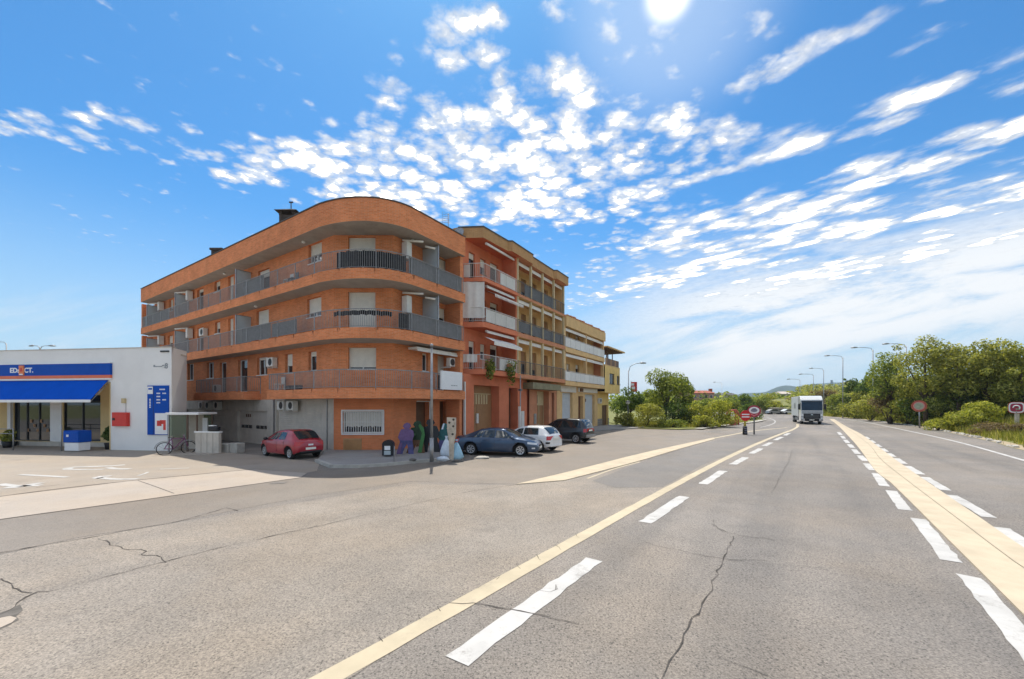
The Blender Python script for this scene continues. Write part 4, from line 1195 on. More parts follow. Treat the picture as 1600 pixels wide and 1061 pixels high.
MB().obox(PG, pg(817), pg(862), 3.98, 4.50, .01, .95).build('canopy_slab', M['greenish'], och)
# hanging plants over the first-floor railing
def leaves(name, centers, radii, n, size, m, parent=None, org=None, flat=.6, kind=None, shell=.55):
    """n leaf clumps (small bent quads) through ellipsoidal puffs"""
    centers = np.array(centers, float); radii = np.array(radii, float)
    if radii.ndim == 1: radii = np.repeat(radii[:, None], 3, 1)
    vol = radii.prod(1)**(2/3); pick = rng.choice(len(centers), n, p=vol/vol.sum())
    d = rng.normal(size=(n, 3)); d /= np.linalg.norm(d, axis=1)[:, None]
    r = rng.uniform(shell, 1.05, n)**.8
    c = centers[pick] + d*radii[pick]*r[:, None]
    nrm = d*.8 + rng.normal(size=(n, 3))*.7 + np.array((0, 0, .45)); nrm /= np.linalg.norm(nrm, axis=1)[:, None]
    t = np.cross(nrm, rng.normal(size=(n, 3))); t /= np.linalg.norm(t, axis=1)[:, None]
    w = np.cross(nrm, t)
    sz = size*rng.uniform(.55, 1.35, n)[:, None]
    a = rng.uniform(.45, .8, n)[:, None]
    V = np.stack([c-t*sz, c+w*sz*a+nrm*sz*.15, c+t*sz, c-w*sz*a+nrm*sz*.15], 1).reshape(-1, 3)
    V[:, 2] = np.maximum(V[:, 2], .02)
    if org is None: org = ORG.get(parent.name, (0, 0, 0)) if parent else (0, 0, 0)
    V = V - np.array(org)
    me = bpy.data.meshes.new(name)
    me.vertices.add(4*n); me.vertices.foreach_set('co', V.ravel())
    me.loops.add(4*n); me.loops.foreach_set('vertex_index', np.arange(4*n, dtype=np.int32))
    me.polygons.add(n); me.polygons.foreach_set('loop_start', np.arange(0, 4*n, 4, dtype=np.int32))
    me.materials.append(m); me.update(calc_edges=True); me.validate()
    o = bpy.data.objects.new(name, me); COL.objects.link(o)
    if parent: o.parent = parent; ORG[o.name] = tuple(org)
    else: o.location = org
    if kind: o['kind'] = kind
    return o

def hanging_plant(u, v0, v1, label, w=.38):
    t = PB.s_of(u); za, zb = PB.z_of(u, v1), PB.z_of(u, v0)
    p = PB.pt(t, zb, .12)
    th = thing('hanging_plant', label, 'plant', p)
    cs = [PB.pt(t+random.uniform(-.08, .08), zb-(zb-za)*k/5, .18) for k in range(6)]
    leaves('foliage', cs, [w*(1-.06*k) for k in range(6)], 420, .085, M['leaf_mid'], th)
    MB().obox(PB, t-.25, t+.25, zb-.12, zb+.08, .0, .2).build('plant_pot', M['terracotta'], th)
hanging_plant(762.5, 569, 588, 'green trailing plant on the salmon balcony, the left one of the pair')
hanging_plant(794.5, 571, 596, 'bushier trailing plant on the salmon balcony above the thin pole', .44)

# ================================================================== LOW YELLOW BLOCK AND END HOUSE
T4, T5 = 24.6, 29.5
def tB(u): return PB.s_of(u)
T4 = tB(945.0); T5 = T4 + 6.1
yel = thing('apartment_block', 'low ochre yellow block with white balcony panels and two pale roller shutters', 'apartment block', tuple(PW.pt((T3+T4)/2, 0, -3)))
hou = thing('corner_house', 'small yellow two storey house with roof terrace pergola at the end of the row', 'house', tuple(PW.pt((T4+T5)/2, 0, -3)))
YB = [(4.55, 4.95), (7.75, 8.2)]; YRb, YRt = 10.2, 11.2
def slab4(parent, mats_, z0, z1, t0, t1, o=0.0, name='balcony_slab', bot=1, top=None):
    pts = [PB.pt(t0, 0, o)[:2], PB.pt(t1, 0, o)[:2], PW.pt(t1, 0, -.2)[:2], PW.pt(t0, 0, -.2)[:2]]
    return MB().prism(pts, z0, z1, 0, bot, bot if top is None else top).build(name, mats_, parent)
for z0, z1 in YB: slab4(yel, [M['ochre'], M['ochre']], z0, z1, T3+.05, T4)
pts = [PB.pt(T3+.05, 0, .1)[:2], PB.pt(T4, 0, .1)[:2], PW.pt(T4, 0, -7)[:2], PW.pt(T3+.05, 0, -7)[:2]]
MB().prism(pts, YRb, YRt, 0, 0, 1).build('roof', [M['ochre'], M['chimney']], yel)
for k in range(14):
    t = T3+.2+(T4-T3-.4)*k/14
    MB().obox(PB, t, t+(T4-T3)/14*.7, YRt+.002, YRt+.1+.04*(k % 3), -.5, .14).build('roof_tile', M['terracotta'], yel)
pts = [PW.pt(T3+.05, 0, -.45)[:2], PW.pt(T4-.02, 0, -.45)[:2], PW.pt(T4-.02, 0, -7)[:2], PW.pt(T3+.05, 0, -7)[:2]]
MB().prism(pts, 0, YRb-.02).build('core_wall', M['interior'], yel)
MB().add([PW.pt(T4-.01, z, o) for z, o in ((0, .3), (YRb, .3), (YRb, -7), (0, -7))], [(0, 1, 2, 3)]).build('gable_wall', M['yellow'], yel)
for k, (za, zb) in enumerate(((YB[0][1], YB[1][0]), (YB[1][1], YRb))):
    ops = [[T3+1.0+2.4*j, T3+2.0+2.4*j, za+.05, za+2.1] if j % 2 == 0 else [T3+1.0+2.4*j, T3+1.8+2.4*j, za+1, za+2] for j in range(int((T4-T3-1)/2.4))]
    wall('wall', PW, T3+.05, T4, za-.2, zb, ops, M['ochre'], yel)
    for j, r in enumerate(ops): window(yel, PW, r, (.2, .6)[j % 2], 'balcony_door' if j % 2 == 0 else 'window', frame='brown_frame')
    for t in (T3+.2, (T3+T4)/2, T4-.15): MB().obox(PB, t-.14, t+.14, za, zb, -.42, -.1).build('column', M['ochre'], yel)
    MB().obox(PB, T4-.12, T4-.0, za, zb, -1.36, -.43).build('party_wall', M['terracotta'], yel)
    np_ = 9
    for j in range(np_):
        t0, t1 = T3+.1+(T4-T3-.15)*j/np_, T3+.1+(T4-T3-.15)*(j+1)/np_
        MB().obox(PB, t0+.02, t1-.02, za+.06, za+.92, -.05, -.02).build('balcony_panel', M['rail_white' if (j+k) % 4 else 'white_box'], yel)
    railing(yel, [PB.pt(t, 0, -.08)[:2] for t in (T3+.1, (T3+T4)/2, T4-.05)], za, 1.0, .2, 1.6, 'rail_white', bars=False)
    f = MB().cyl(PB.pt(T3+.3, zb-.2, -.2), PB.pt(T4-.4, zb-.2, -.2), .1, n=8)
    f.obox(PB, T3+.3, T4-.4, zb-.42, zb-.22, -.14, -.10)
    f.build('awning_tube', M['awning_white'], yel)
rs1 = [pg(878.5), pg(894.7), .02, 3.9]; rs2 = [pg(914), pg(929), .02, 3.85]; do4 = [pg(903.5), pg(911), .02, 3.6]
wall('ground_wall', PG, T3+.05, T4, 0, 4.6, [rs1, do4, rs2], M['ochre'], yel, .35)
roller(yel, PG, rs1, 'light_shutter', .3, .16); roller(yel, PG, rs2, 'light_shutter', .3, .16)
MB().obox(PG, do4[0], do4[1], 0, do4[3], -.40, -.34).build('entrance_door', M['dark_door'], yel)
MB().obox(PG, rs1[0]-.5, rs1[1]+.7, 3.95, 4.55, .02, .12).build('shop_fascia', M['awning_white'], yel)
MB().obox(PG, do4[0]-.2, rs2[1]+.6, 4.05, 4.5, .02, .14).build('shop_fascia', M['awning_white'], yel)
b_ = MB().obox(PG, do4[0]+.1, do4[0]+.75, 4.08, 4.44, .145, .3).build('shop_lamp', M['dark_door'], yel)
MB().obox(PG, rs2[0]+.75, rs2[0]+.95, 3.0, 3.35, -.27, -.24).build('door_notice', M['dark_door'], yel)
# end house: projecting upper box over a set-back ground floor
HB = (4.25, 7.35)
pts = [PB.pt(T4+.02, 0, .0)[:2], PB.pt(T5, 0, .0)[:2], PB.pt(T5, 0, -7)[:2], PB.pt(T4+.02, 0, -7)[:2]]
hin = [PB.pt(T4+.02, 0, -.35)[:2], PB.pt(T5-.03, 0, -.35)[:2], PB.pt(T5-.03, 0, -7)[:2], PB.pt(T4+.02, 0, -7)[:2]]
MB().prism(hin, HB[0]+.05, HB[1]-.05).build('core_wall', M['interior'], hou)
w1 = [tB(952.5), tB(960), 5.25, 6.55]; w2 = [tB(964), tB(969.5), 5.3, 6.4]
wall('wall', PB, T4+.02, T5, HB[0], HB[1], [w1, w2], M['yellow'], hou, .15)
for r in (w1, w2): window(hou, PB, r, .0, depth=.12, frame='brown_frame')
MB().prism(pts, HB[0]-.12, HB[0]).build('floor_slab', M['yellow'], hou)
MB().prism(pts, HB[1], HB[1]+.15).build('terrace_floor', M['ochre'], hou)
MB().add([PB.pt(T5, z, o) for z, o in ((HB[0], 0), (HB[1], 0), (HB[1], -7), (HB[0], -7))], [(0, 1, 2, 3)]).build('gable_wall', M['yellow'], hou)
gp_ = PB.off(-1.0)
dr5 = [gp_.s_of(939.5)+.25, gp_.s_of(949.5), .02, 2.6]
T5g = T5-1.6
wall('ground_wall', gp_, T4+.02, T5g, 0, HB[0]-.12, [dr5], M['yellow'], hou, .2)
MB().add([gp_.pt(T5g, z, o) for z, o in ((0, 0), (HB[0]-.12, 0), (HB[0]-.12, -6), (0, -6))], [(0, 1, 2, 3)]).build('gable_wall', M['yellow'], hou)
MB().obox(gp_, dr5[0], dr5[1], 0, dr5[3], -.24, -.18).build('entrance_door', M['dark_door'], hou)
for a, c in ((T4+.04, dr5[0]-.02), (dr5[1]+.02, T5g)):
    n = max(1, int((c-a)/.5))
    for k in range(n):
        for j in range(3):
            MB().obox(gp_, a+(c-a)*k/n+.01, a+(c-a)*(k+1)/n-.01, .02+.32*j, .31+.32*j, .004, .05+.01*((k+j) % 3)).build('stone', M['stone'], hou)
ter = MB()
for j in range(9):
    t0 = T4+.6+(T5-T4-.7)*j/9
    MB().obox(PB, t0+.02, t0+(T5-T4-.7)/9-.02, HB[1]+.18, HB[1]+1.0, -.16, -.1).build('terrace_panel', M['dark_door' if j % 3 else 'brown_door'], hou)
pg_ = MB().obox(PB, T4+.1, T5+1.2, 9.55, 9.70, -4.5, .35)
per = pg_.build('pergola_roof', M['ochre'], hou)
for k in range(9):
    t = T4+.2+(T5-T4+.8)*k/9
    MB().obox(PB, t, t+.10, 9.40, 9.548, -4.4, .25).build('rafter', M['brown_frame'], per)
for t in (T4+2.2, T4+4.6): MB().obox(PB, t, t+.10, HB[1]+.15, 9.39, -.6, -.5).build('pergola_post', M['brown_frame'], hou)
MB().tube([PB.pt(T4+1.9, 9.3, -.5), PB.pt(T4+2.6, 9.1, -.5), PB.pt(T4+2.7, 8.2, -.5)], .09, 6).build('stove_pipe', M['brown_frame'], hou)
ac_unit(hou, gp_, T4+.15, 2.9, .7, .55)

# ================================================================== FUEL STATION SHOP
PF = Plane((-19.7, 23.7), (-.99, .139), 1)
st = thing('station_shop', 'white flat roofed fuel station shop with blue sign band and blue awning', 'shop', (-24, 28, 0))
ZT = 6.0
so = PF.s_of(173); LEN = 17.0
def sF(u): return PF.s_of(u)
zs = [hz(v, 24.3) for v in (568, 586, 592.5)]          # sign band heights
wall('wall', PF, 0, LEN, 0, ZT, [[so, LEN-.05, 0.0, 4.02]], M['plaster_white'], st, 1.6)
side_top = at(292, 25.4)
MB().add([(-19.7, 23.7, 0), (-20.25, 25.5, 0), (-20.25, 25.5, ZT), (-19.7, 23.7, ZT)], [(0, 1, 2, 3)]).build('side_wall', M['plaster_white'], st)
MB().prism([(-19.72, 23.72), (-20.24, 25.5), (-26.8, 33.0), (-36, 33.0), (-36.4, 26.1)], ZT-.35, ZT-.25).build('roof', M['grey_render'], st)
MB().prism([(-20.27, 25.52), (-26.8, 33.0), (-26.95, 33.0), (-20.45, 25.6)], 0, ZT-.26).build('back_wall', M['plaster_white'], st)
MB().obox(PF, -.02, LEN, ZT, ZT+.05, -.25, .03).build('coping', M['grey_render'], st)
# recess: back wall with glazing
PS = PF.off(-1.6)
MB().obox(PS, so-.02, so+.12, 0, 4.0, 0, 1.58).build('recess_side', M['cream_wall'], st)
MB().add([PF.pt(so+.02, 4.03, -.0), PF.pt(LEN, 4.03, 0), PF.pt(LEN, 4.03, -1.6), PF.pt(so+.02, 4.03, -1.6)], [(0, 1, 2, 3)]).build('recess_ceiling', M['cream_wall'], st)
gA = [PS.s_of(157), PS.s_of(99), .32, 3.3]; gB_ = [PS.s_of(79), PS.s_of(21.5), .3, 3.3]
wall('shop_wall', PS, so, LEN, 0, 4.02, [gA, gB_], M['cream_wall'], st, .12)
MB().obox(PS, PS.s_of(21)+.02, PS.s_of(15.5), 0, 4.0, .0, .14).build('pilaster', M['plaster_white'], st)
MB().obox(PS, PS.s_of(97.5), PS.s_of(80), 0.28, 3.4, .0, .06).build('white_panel', M['plaster_white'], st)
MB().obox(PS, so+.15, LEN, .0, .27, .0, .25).build('step_plinth', M['grey_render'], st)
MB().add([PS.pt(so+1, 0, -2.2), PS.pt(LEN, 0, -2.2), PS.pt(LEN, 4, -2.2), PS.pt(so+1, 4, -2.2)], [(0, 1, 2, 3)]).build('inner_wall', M['interior'], st)
for r, nm, mu in ((gA, 'shop_window', 1), (gB_, 'shop_door', 2)):
    w_ = window(st, PS, r, 0, nm, depth=.08, frame='black_plastic', mull=mu, fw=.06)
# things on show inside are too dark to read; low shelf with faint warm items
sh = MB()
for k in range(7):
    x = gB_[0]+.25+k*.26
    sh.obox(PS, x, x+.17, .9+.3*(k % 3), 1.1+.3*(k % 3), -.068, -.062)
sh.build('shelf_goods', M['brown_door'], st)
# sign band
bnd = MB().obox(PF, so-.12, LEN, zs[1], zs[0], .01, .14).build('sign_band', M['sign_blue'], st)
MB().obox(PF, so-.12, LEN, zs[2]+.06, zs[1]-.004, .01, .13).build('orange_stripe', M['orange_strip'], bnd)
MB().obox(PF, so-.12, LEN, zs[2]-.03, zs[2]+.056, .01, .12).build('white_stripe', M['white_plain'], bnd)
MB().obox(PF, so-.14, LEN, zs[0]+.004, zs[0]+.06, .01, .15).build('white_stripe', M['white_plain'], bnd)
ang = math.atan2(-PF.d[1], -PF.d[0])
zmid = (zs[0]+zs[1])/2
text('sign_lettering', 'EDs', .40, M['white_plain'], bnd, PF.pt(PF.s_of(28.0), zmid-.02, .143), (R(90), 0, ang), sx=1.15)
text('sign_lettering', 'CT.', .40, M['white_plain'], bnd, PF.pt(PF.s_of(49.6), zmid-.02, .143), (R(90), 0, ang), sx=1.1)
lg = MB().obox(PF, PF.s_of(43), PF.s_of(35.6), zs[1]+.03, zs[0]-.06, .141, .19).build('sign_logo', M['orange'], bnd)
MB().obox(PF, PF.s_of(42), PF.s_of(36.8), zs[1]+.04, zs[1]+.12, .191, .2).build('logo_mark', M['white_plain'], lg)
text('logo_letter', 'a', .42, M['red_paint'], lg, PF.pt(PF.s_of(39.4), zmid+.05, .193), (R(90), 0, ang))
# awning
aw = MB(); za, zb_ = zs[2]-.06, 2.98
s0, s1 = so+.12, LEN
k0 = [PF.pt(s0, za, .05), PF.pt(s1, za, .05), PF.pt(s1, zb_, .95), PF.pt(s0, zb_, .95)]
aw.add(k0, [(0, 1, 2, 3)])
aw.add([(x, y, z-.03) for x, y, z in k0], [(3, 2, 1, 0)])
awo = aw.build('awning', M['awning_blue'], st)
MB().obox(PF, s0, s1, zb_-.16, zb_-.005, .94, .965).build('awning_valance', M['white_plain'], awo)
MB().tube([PF.pt(s0+.02, za-.2, .05), PF.pt(s0+.02, zb_-.1, .92)], .02, 5).build('awning_arm', M['metal_grey'], awo)
# wall-mounted pieces
rb = [*sorted((sF(203), sF(179.5))), hz(666, 24), hz(644.5, 24)]
rbo = MB().obox(PF, rb[0], rb[1], rb[2], rb[3], .0, .16).build('hose_cabinet', M['red_paint'], st)
MB().obox(PF, rb[0]+.02, rb[1]-.02, rb[2]+.03, rb[3]-.05, .161, .175).build('cabinet_door', M['red_paint'], rbo)
MB().obox(PF, rb[1]-.22, rb[1]-.06, (rb[2]+rb[3])/2-.06, (rb[2]+rb[3])/2+.08, .176, .2).build('cabinet_label', M['black_plastic'], rbo)
MB().obox(PF, sF(193)-.2, sF(193)-.02, hz(630, 24), hz(622.5, 24), 0, .15).build('alarm_siren', M['slat_cream'], st)
MB().obox(PF, sF(197)-.01, sF(197)+.01, rb[3], hz(630, 24), 0, .02).build('conduit', M['metal_grey'], st)
MB().obox(PF, sF(264.5)-.0, sF(251.5)-.0, 5.74, 5.82, .0, .06).build('wall_bracket', M['black_plastic'], st)
pn = [max(sF(264.5), .04), sF(232), hz(679.5, 23.8), hz(602.5, 23.8)]
po = MB().obox(PF, pn[0], pn[1], pn[2], pn[3], .0, .07).build('price_panel', M['sign_blue'], st)
w_ = pn[1]-pn[0]; h_ = pn[3]-pn[2]
MB().obox(PF, pn[1]-.27*w_, pn[1]-.02, pn[3]-.17*h_, pn[3]-.02*h_, .071, .08).build('panel_label', M['white_plain'], po)
MB().obox(PF, pn[1]-.24*w_, pn[1]-.09, pn[3]-.085*h_, pn[3]-.05*h_, .081, .085).build('label_print', M['sign_blue'], po)
MB().obox(PF, pn[1]-.300*w_, pn[1]-.285*w_, pn[2], pn[3], .071, .076).build('panel_seam', M['black_plastic'], po)
MB().obox(PF, pn[0]+.04, pn[0]+.62*w_, pn[2]+.015*h_, pn[2]+.44*h_, .071, .085).build('poster', M['white_plain'], po)
pz = pn[2]
rd = MB()
for a, c, e, g in ((.30, .52, .18, .29), (.10, .38, .22, .30), (.10, .22, .10, .22)): rd.obox(PF, pn[0]+w_*a, pn[0]+w_*c, pz+h_*e, pz+h_*g, .086, .09)
rd.build('poster_print', M['red_paint'], po)
tx = MB()
for row, zz in enumerate((.92, .84, .775, .71, .65)):
    for k in range(2 if row else 1):
        x0 = (.10, .38)[k] if row else .15
        for j in range(4 if row else 6): 
            if k == 0 and row in (2, 4) : continue
            tx.obox(PF, pn[0]+w_*(x0+.045*j), pn[0]+w_*(x0+.045*j+.032), pz+h_*(zz-.012), pz+h_*(zz+.014), .071, .075)
for k in range(6): tx.obox(PF, pn[1]-.17*w_, pn[1]-.10*w_, pz+h_*(.55+.032*k), pz+h_*(.57+.032*k), .071, .075)
tx.build('price_lettering', M['white_plain'], po)
text('wall_script', '•—e8', .42, M['metal_grey'], st, PF.pt(sF(251), hz(572.5, 23.9), .01), (R(90), 0, ang), .003)

# handrail in front of the shop
hr = thing('handrail', 'thin grey metal handrail along the step of the shop', 'railing', tuple(PF.pt(11, 0, .9)))
for k, u in enumerate((14.5, 53.5, 126.5, -40)):
    p = PF.pt(sF(u), 0, .95)
    MB().tube([(p[0], p[1], 0), (p[0], p[1], 1.28 if u < 60 else 1.5)], .03, 6).build('rail_post', M['metal_grey'], hr)
for z in (1.25, .98):
    MB().tube([PF.pt(sF(53.5), z, .95), PF.pt(sF(-60), z, .95)], .024, 6).build('rail', M['metal_grey'], hr)

def boxthing(name, label, cat, loc, group=None): return thing(name, label, cat, loc, group, world=True)
# ice chest / bin by the shop door
p = PF.pt(sF(146), 0, .8)
ib = boxthing('ice_chest', 'blue topped white chest standing at the corner of the shop front', 'chest', p)
Pb = Plane(p[:2], PF.d, 1)
MB().obox(Pb, -.48, .48, .05, .52, -.3, .3).build('chest_base', M['white_plain'], ib, bevel=.02)
bo = MB().obox(Pb, -.52, .52, .525, 1.15, -.34, .34).build('chest_body', M['sign_blue'], ib, bevel=.04)
MB().obox(Pb, -.50, .50, 1.153, 1.2, -.32, .32).build('chest_lid', M['sign_blue'], ib)
MB().obox(Pb, .12, .26, .85, .98, .342, .36).build('chest_badge', M['white_plain'], ib)
# potted plants
def potted(p, label, h=.9, m='leaf_dark', n=260, tub='black_plastic'):
    t = boxthing('potted_plant', label, 'plant', p)
    MB().cyl((p[0], p[1], 0), (p[0], p[1], .4), .2, .26, 12).build('pot', M[tub], t)
    leaves('foliage', [(p[0], p[1], .4+h*.35), (p[0]+.1, p[1], .4+h*.6)], [.33, .26], n, .1, M[m], t)
    return t
potted(PF.pt(sF(163), 0, -.3), 'dark leafy plant in a pot behind the blue chest', 1.3, n=420)
potted(PF.pt(sF(5), 0, -.2), 'spiky green plant in a pot at the left edge by the cream wall', .8, 'leaf_olive')
q = PS.pt(PS.s_of(34.5), .0, .5)
bk = boxthing('bucket', 'small black tub standing below the shop door', 'bucket', (q[0], q[1], 0))
MB().cyl((q[0], q[1], 0.0), (q[0], q[1], .30), .20, .25, 14).build('tub', M['black_plastic'], bk)

# glass booth with slab roof
p = G(285, 707.0); Pk = Plane(p, (1, .08), -1)
bt_ = boxthing('glass_booth', 'small glazed booth with a white slab roof beside the white shop wall', 'booth', (p[0], p[1]+.6, 0))
MB().obox(Pk, -.80, .95, 2.12, 2.24, -1.5, .15).build('booth_roof', M['plaster_white'], bt_, bevel=.01)
for s_, o in ((-.72, 0), (.27, 0), (.78, 0), (-.72, -1.3), (.78, -1.3)):
    MB().obox(Pk, s_-.035, s_+.035, 0.02, 2.12, o-.035, o+.035).build('booth_post', M['metal_grey' if s_ < 0 else 'brown_frame'], bt_)
glz = bpy.data.materials.new('thin_glass'); glz.use_nodes = True
q_ = NB(glz.node_tree); bs_ = glz.node_tree.nodes['Principled BSDF']
trn = q_.n('ShaderNodeBsdfTransparent'); trn.inputs[0].default_value = (.72, .78, .70, 1); mx_ = q_.n('ShaderNodeMixShader'); mx_.inputs[0].default_value = .38
bs_.inputs['Base Color'].default_value = (.20, .23, .17, 1); bs_.inputs['Roughness'].default_value = .08
q_.l(trn.outputs[0], mx_.inputs[1]); q_.l(bs_.outputs[0], mx_.inputs[2]); q_.l(mx_.outputs[0], glz.node_tree.nodes['Material Output'].inputs[0])
M['thin_glass'] = glz
MB().obox(Pk, -.68, .23, .85, 2.10, -.01, .01).build('booth_pane', M['thin_glass'], bt_)
MB().obox(Pk, .31, .74, .05, 2.10, -1.31, -1.29).build('booth_pane', M['thin_glass'], bt_)
MB().obox(Pk, -.68, .74, .05, 2.10, -1.33, -1.315).build('booth_back', M['grey_render'], bt_)
MB().obox(Pk, .30, .56, 1.1, 1.9, -1.28, -1.2).build('booth_notice', M['white_plain'], bt_)
MB().obox(Pk, .34, .60, .75, .95, -1.1, -.8).build('booth_shelf', M['white_plain'], bt_)
fl = MB().prism([tuple(G(*q)) for q in ((252, 712.5), (330, 711), (352, 708.5), (300, 706))] , 0, .05).build('booth_slab', M['concrete'], None)
tag(fl, 'pale concrete pad under the glass booth', kind='structure')

# bicycle leaning by the booth
bp = G(276, 710.0)
by = thing('bicycle', 'old bicycle with purple frame leaning against the glass booth', 'bicycle', (bp[0], bp[1], 0), world=False, rz=R(52))
def wheel_bike(x):
    n = 28
    f = MB(); f.tube([(x+.33*math.cos(2*math.pi*i/n), 0, .34+.33*math.sin(2*math.pi*i/n)) for i in range(n+1)], .022, 6)
    w = f.build('wheel', M['rubber'], by)
    g = MB()
    for i in range(10): g.tube([(x, 0, .34), (x+.32*math.cos(2*math.pi*i/10), 0, .34+.32*math.sin(2*math.pi*i/10))], .004, 3)
    g.cyl((x, -.04, .34), (x, .04, .34), .03, n=8)
    g.build('spokes', M['chrome'], w)
    h = MB(); h.tube([(x+.40*math.cos(a), 0, .34+.40*math.sin(a)) for a in np.linspace(R(10), R(175), 14)], .025, 4)
    h.build('mudguard', M['metal_grey'], w)
wheel_bike(-.52); wheel_bike(.52)
M['purple'] = mat('purple', (.22, .07, .17), .4, .1, 6)
f = MB(); A_, B_, C_, D_ = (-.52, 0, .34), (-.14, 0, .30), (-.22, 0, .86), (.34, 0, .84)
for a, c in ((A_, B_), (A_, C_), (B_, C_), (C_, D_), (B_, D_), (D_, (.52, 0, .34)), (D_, (.31, 0, 1.02))): f.tube([a, c], .022, 6)
f.build('frame', M['purple'], by)
MB().ball((-.24, 0, .93), .14, .08, .04).build('saddle', M['black_plastic'], by)
MB().tube([(.28, -.27, 1.04), (.33, -.1, 1.03), (.33, .1, 1.03), (.28, .27, 1.04)], .015, 5).build('handlebar', M['chrome'], by)

# low grey wall with black box on it and blocks
lw0, lw1 = G(307, 708.5), G(344, 709.0)
Pw = Plane(lw0, lw1-lw0, -1); Lw = float(np.linalg.norm(lw1-lw0))
lw = boxthing('low_wall', 'low pale concrete wall panel standing beside the glass booth', 'wall', (*lw0, 0))
for k in range(4): MB().obox(Pw, Lw*k/4+.012, Lw*(k+1)/4-.012, 0, 1.15, -.09-.005*(k % 2), .09).build('wall_panel', M['grey_render'], lw)
MB().obox(Pw, -.04, Lw+.04, 1.152, 1.22, -.12, .12).build('coping', M['plaster_white'], lw)
mb_ = boxthing('letter_box', 'black rounded box on top of the low concrete wall', 'box', Pw.pt(Lw-.4, 1.22, 0))
MB().obox(Pw, Lw-.62, Lw-.05, 1.22, 1.5, -.14, .14).build('box_body', M['black_plastic'], mb_, bevel=.08)
MB().obox(Pw, Lw-.60, Lw-.30, 1.505, 1.56, -.12, .12).build('box_lid', M['white_plain'], mb_, bevel=.02)
for k, (u, v, w, h) in enumerate(((354, 707, .75, .5), (369.5, 707.5, .55, .55))):
    q = G(u, v); o = MB().box(-w/2, w/2, -.2, .3, 0, h).build('concrete_block', M['kerb'], None, (0, 0, 0), bevel=.03)
    o.location = (q[0], q[1], 0); o.rotation_euler = (0, 0, R(-20))
    tag(o, ('pale concrete block right of the low wall panel', 'squarer concrete block below the grey sectional door')[k], 'block')

# ================================================================== CLUTTER AT THE FOOT OF THE BRICK BLOCK
# black hooded bin on the pavement
p = G(607, 713.0, .13); lb = boxthing('litter_bin', 'black hooded litter bin with a white label on the pavement', 'bin', (p[0], p[1], .13))
Pq = Plane(p, (1, .05), -1)
hb = MB(); arc = [(-.27, .0), (.27, 0), (.27, .55)] + [(.27*math.cos(a), .55+.22*math.sin(a)) for a in np.linspace(R(15), R(165), 8)] + [(-.27, .55)]
n = len(arc)
vs = [Pq.pt(x, .13+.05+z, .18) for x, z in arc] + [Pq.pt(x, .13+.05+z, -.18) for x, z in arc]
hb.add(vs, [tuple(range(n)), tuple(range(2*n-1, n-1, -1))] + [(i, (i+1) % n, n+(i+1) % n, n+i) for i in range(n)])
hb.build('bin_body', M['black_plastic'], lb)
MB().obox(Pq, -.15, .13, .46, .66, .181, .19).build('label', M['white_plain'], lb)
MB().obox(Pq, -.17, .15, .22, .42, .181, .188).build('label', M['frosted'], lb)
for s_ in (-.2, .2): MB().obox(Pq, s_-.02, s_+.02, .13, .19, -.15, .15).build('foot', M['metal_grey'], lb)
q = G(615.5, 722.5, .13); po_ = MB().tube([(q[0], q[1], .13), (q[0]+.02, q[1], .85)], .02, 6).build('thin_post', M['metal_grey'], None, (q[0], q[1], .13))
tag(po_, 'thin short grey post on the pavement right of the black bin', 'post')
# life-size painted figure boards leaning along the wall
def board(name, outline, th, m, parent, x0, y0, z0, sc, lean=0.0, yo=0.0):
    n = len(outline); f = MB()
    pts = [(x0+x*sc, z*sc) for x, z in outline]
    vs = [(x, y0+yo+z*lean, z0+z) for x, z in pts] + [(x, y0+yo+th+z*lean, z0+z) for x, z in pts]
    f.add(vs, [tuple(range(n)), tuple(range(2*n-1, n-1, -1))] + [(i, (i+1) % n, n+(i+1) % n, n+i) for i in range(n)])
    return f.build(name, m, parent)
HEAD = [(.28, .80), (.22, .88), (.26, .96), (.36, 1.0), (.46, .97), (.50, .88), (.44, .80)]
def figure(u, v, h, label, top, leg, extra=None, w=1.0, flip=False):
    p = G(u, v, .13)
    t = boxthing('figure_board', label, 'figure board', (p[0], p[1], .13))
    def o_(pts): return [((-(x-.36) if flip else (x-.36))*w, z) for x, z in pts]
    torso = [(.06, .52), (.10, .66), (.16, .78), (.28, .80), (.44, .80), (.58, .74), (.62, .60), (.58, .50), (.56, .40), (.14, .40)]
    legs = [(.14, .40), (.56, .40), (.60, .20), (.62, .0), (.44, .0), (.42, .2), (.38, .32), (.30, .2), (.22, .0), (.02, .0), (.08, .22)]
    board('figure_torso', o_(torso), .05, M[top], t, p[0], p[1], .13, h, .12)
    board('figure_head', o_(HEAD), .06, M[top], t, p[0], p[1], .13, h, .12, -.008)
    board('figure_legs', o_(legs), .05, M[leg], t, p[0], p[1], .13, h, .12, .004)
    if extra:
        for nm, pts, m in extra: board(nm, o_(pts), .03, M[m], t, p[0], p[1], .13, h, .12, -.034)
    return t
M['lilac'] = mat('lilac', (.15, .085, .19), .6, .15, 6); M['blue_trousers'] = mat('blue_trousers', (.085, .08, .20), .6, .2, 6)
M['green_paint'] = mat('green_paint', (.05, .17, .045), .55, .2, 6); M['dark_green'] = mat('dark_green', (.02, .045, .02), .6, .3, 6)
M['teal'] = mat('teal', (.02, .10, .10), .6, .25, 6); M['bag_white'] = mat('bag_white', (.62, .68, .74), .4, .12, 6, bump=.5, bscale=9)
M['bag_blue'] = mat('bag_blue', (.30, .50, .62), .35, .12, 6, bump=.5, bscale=9)
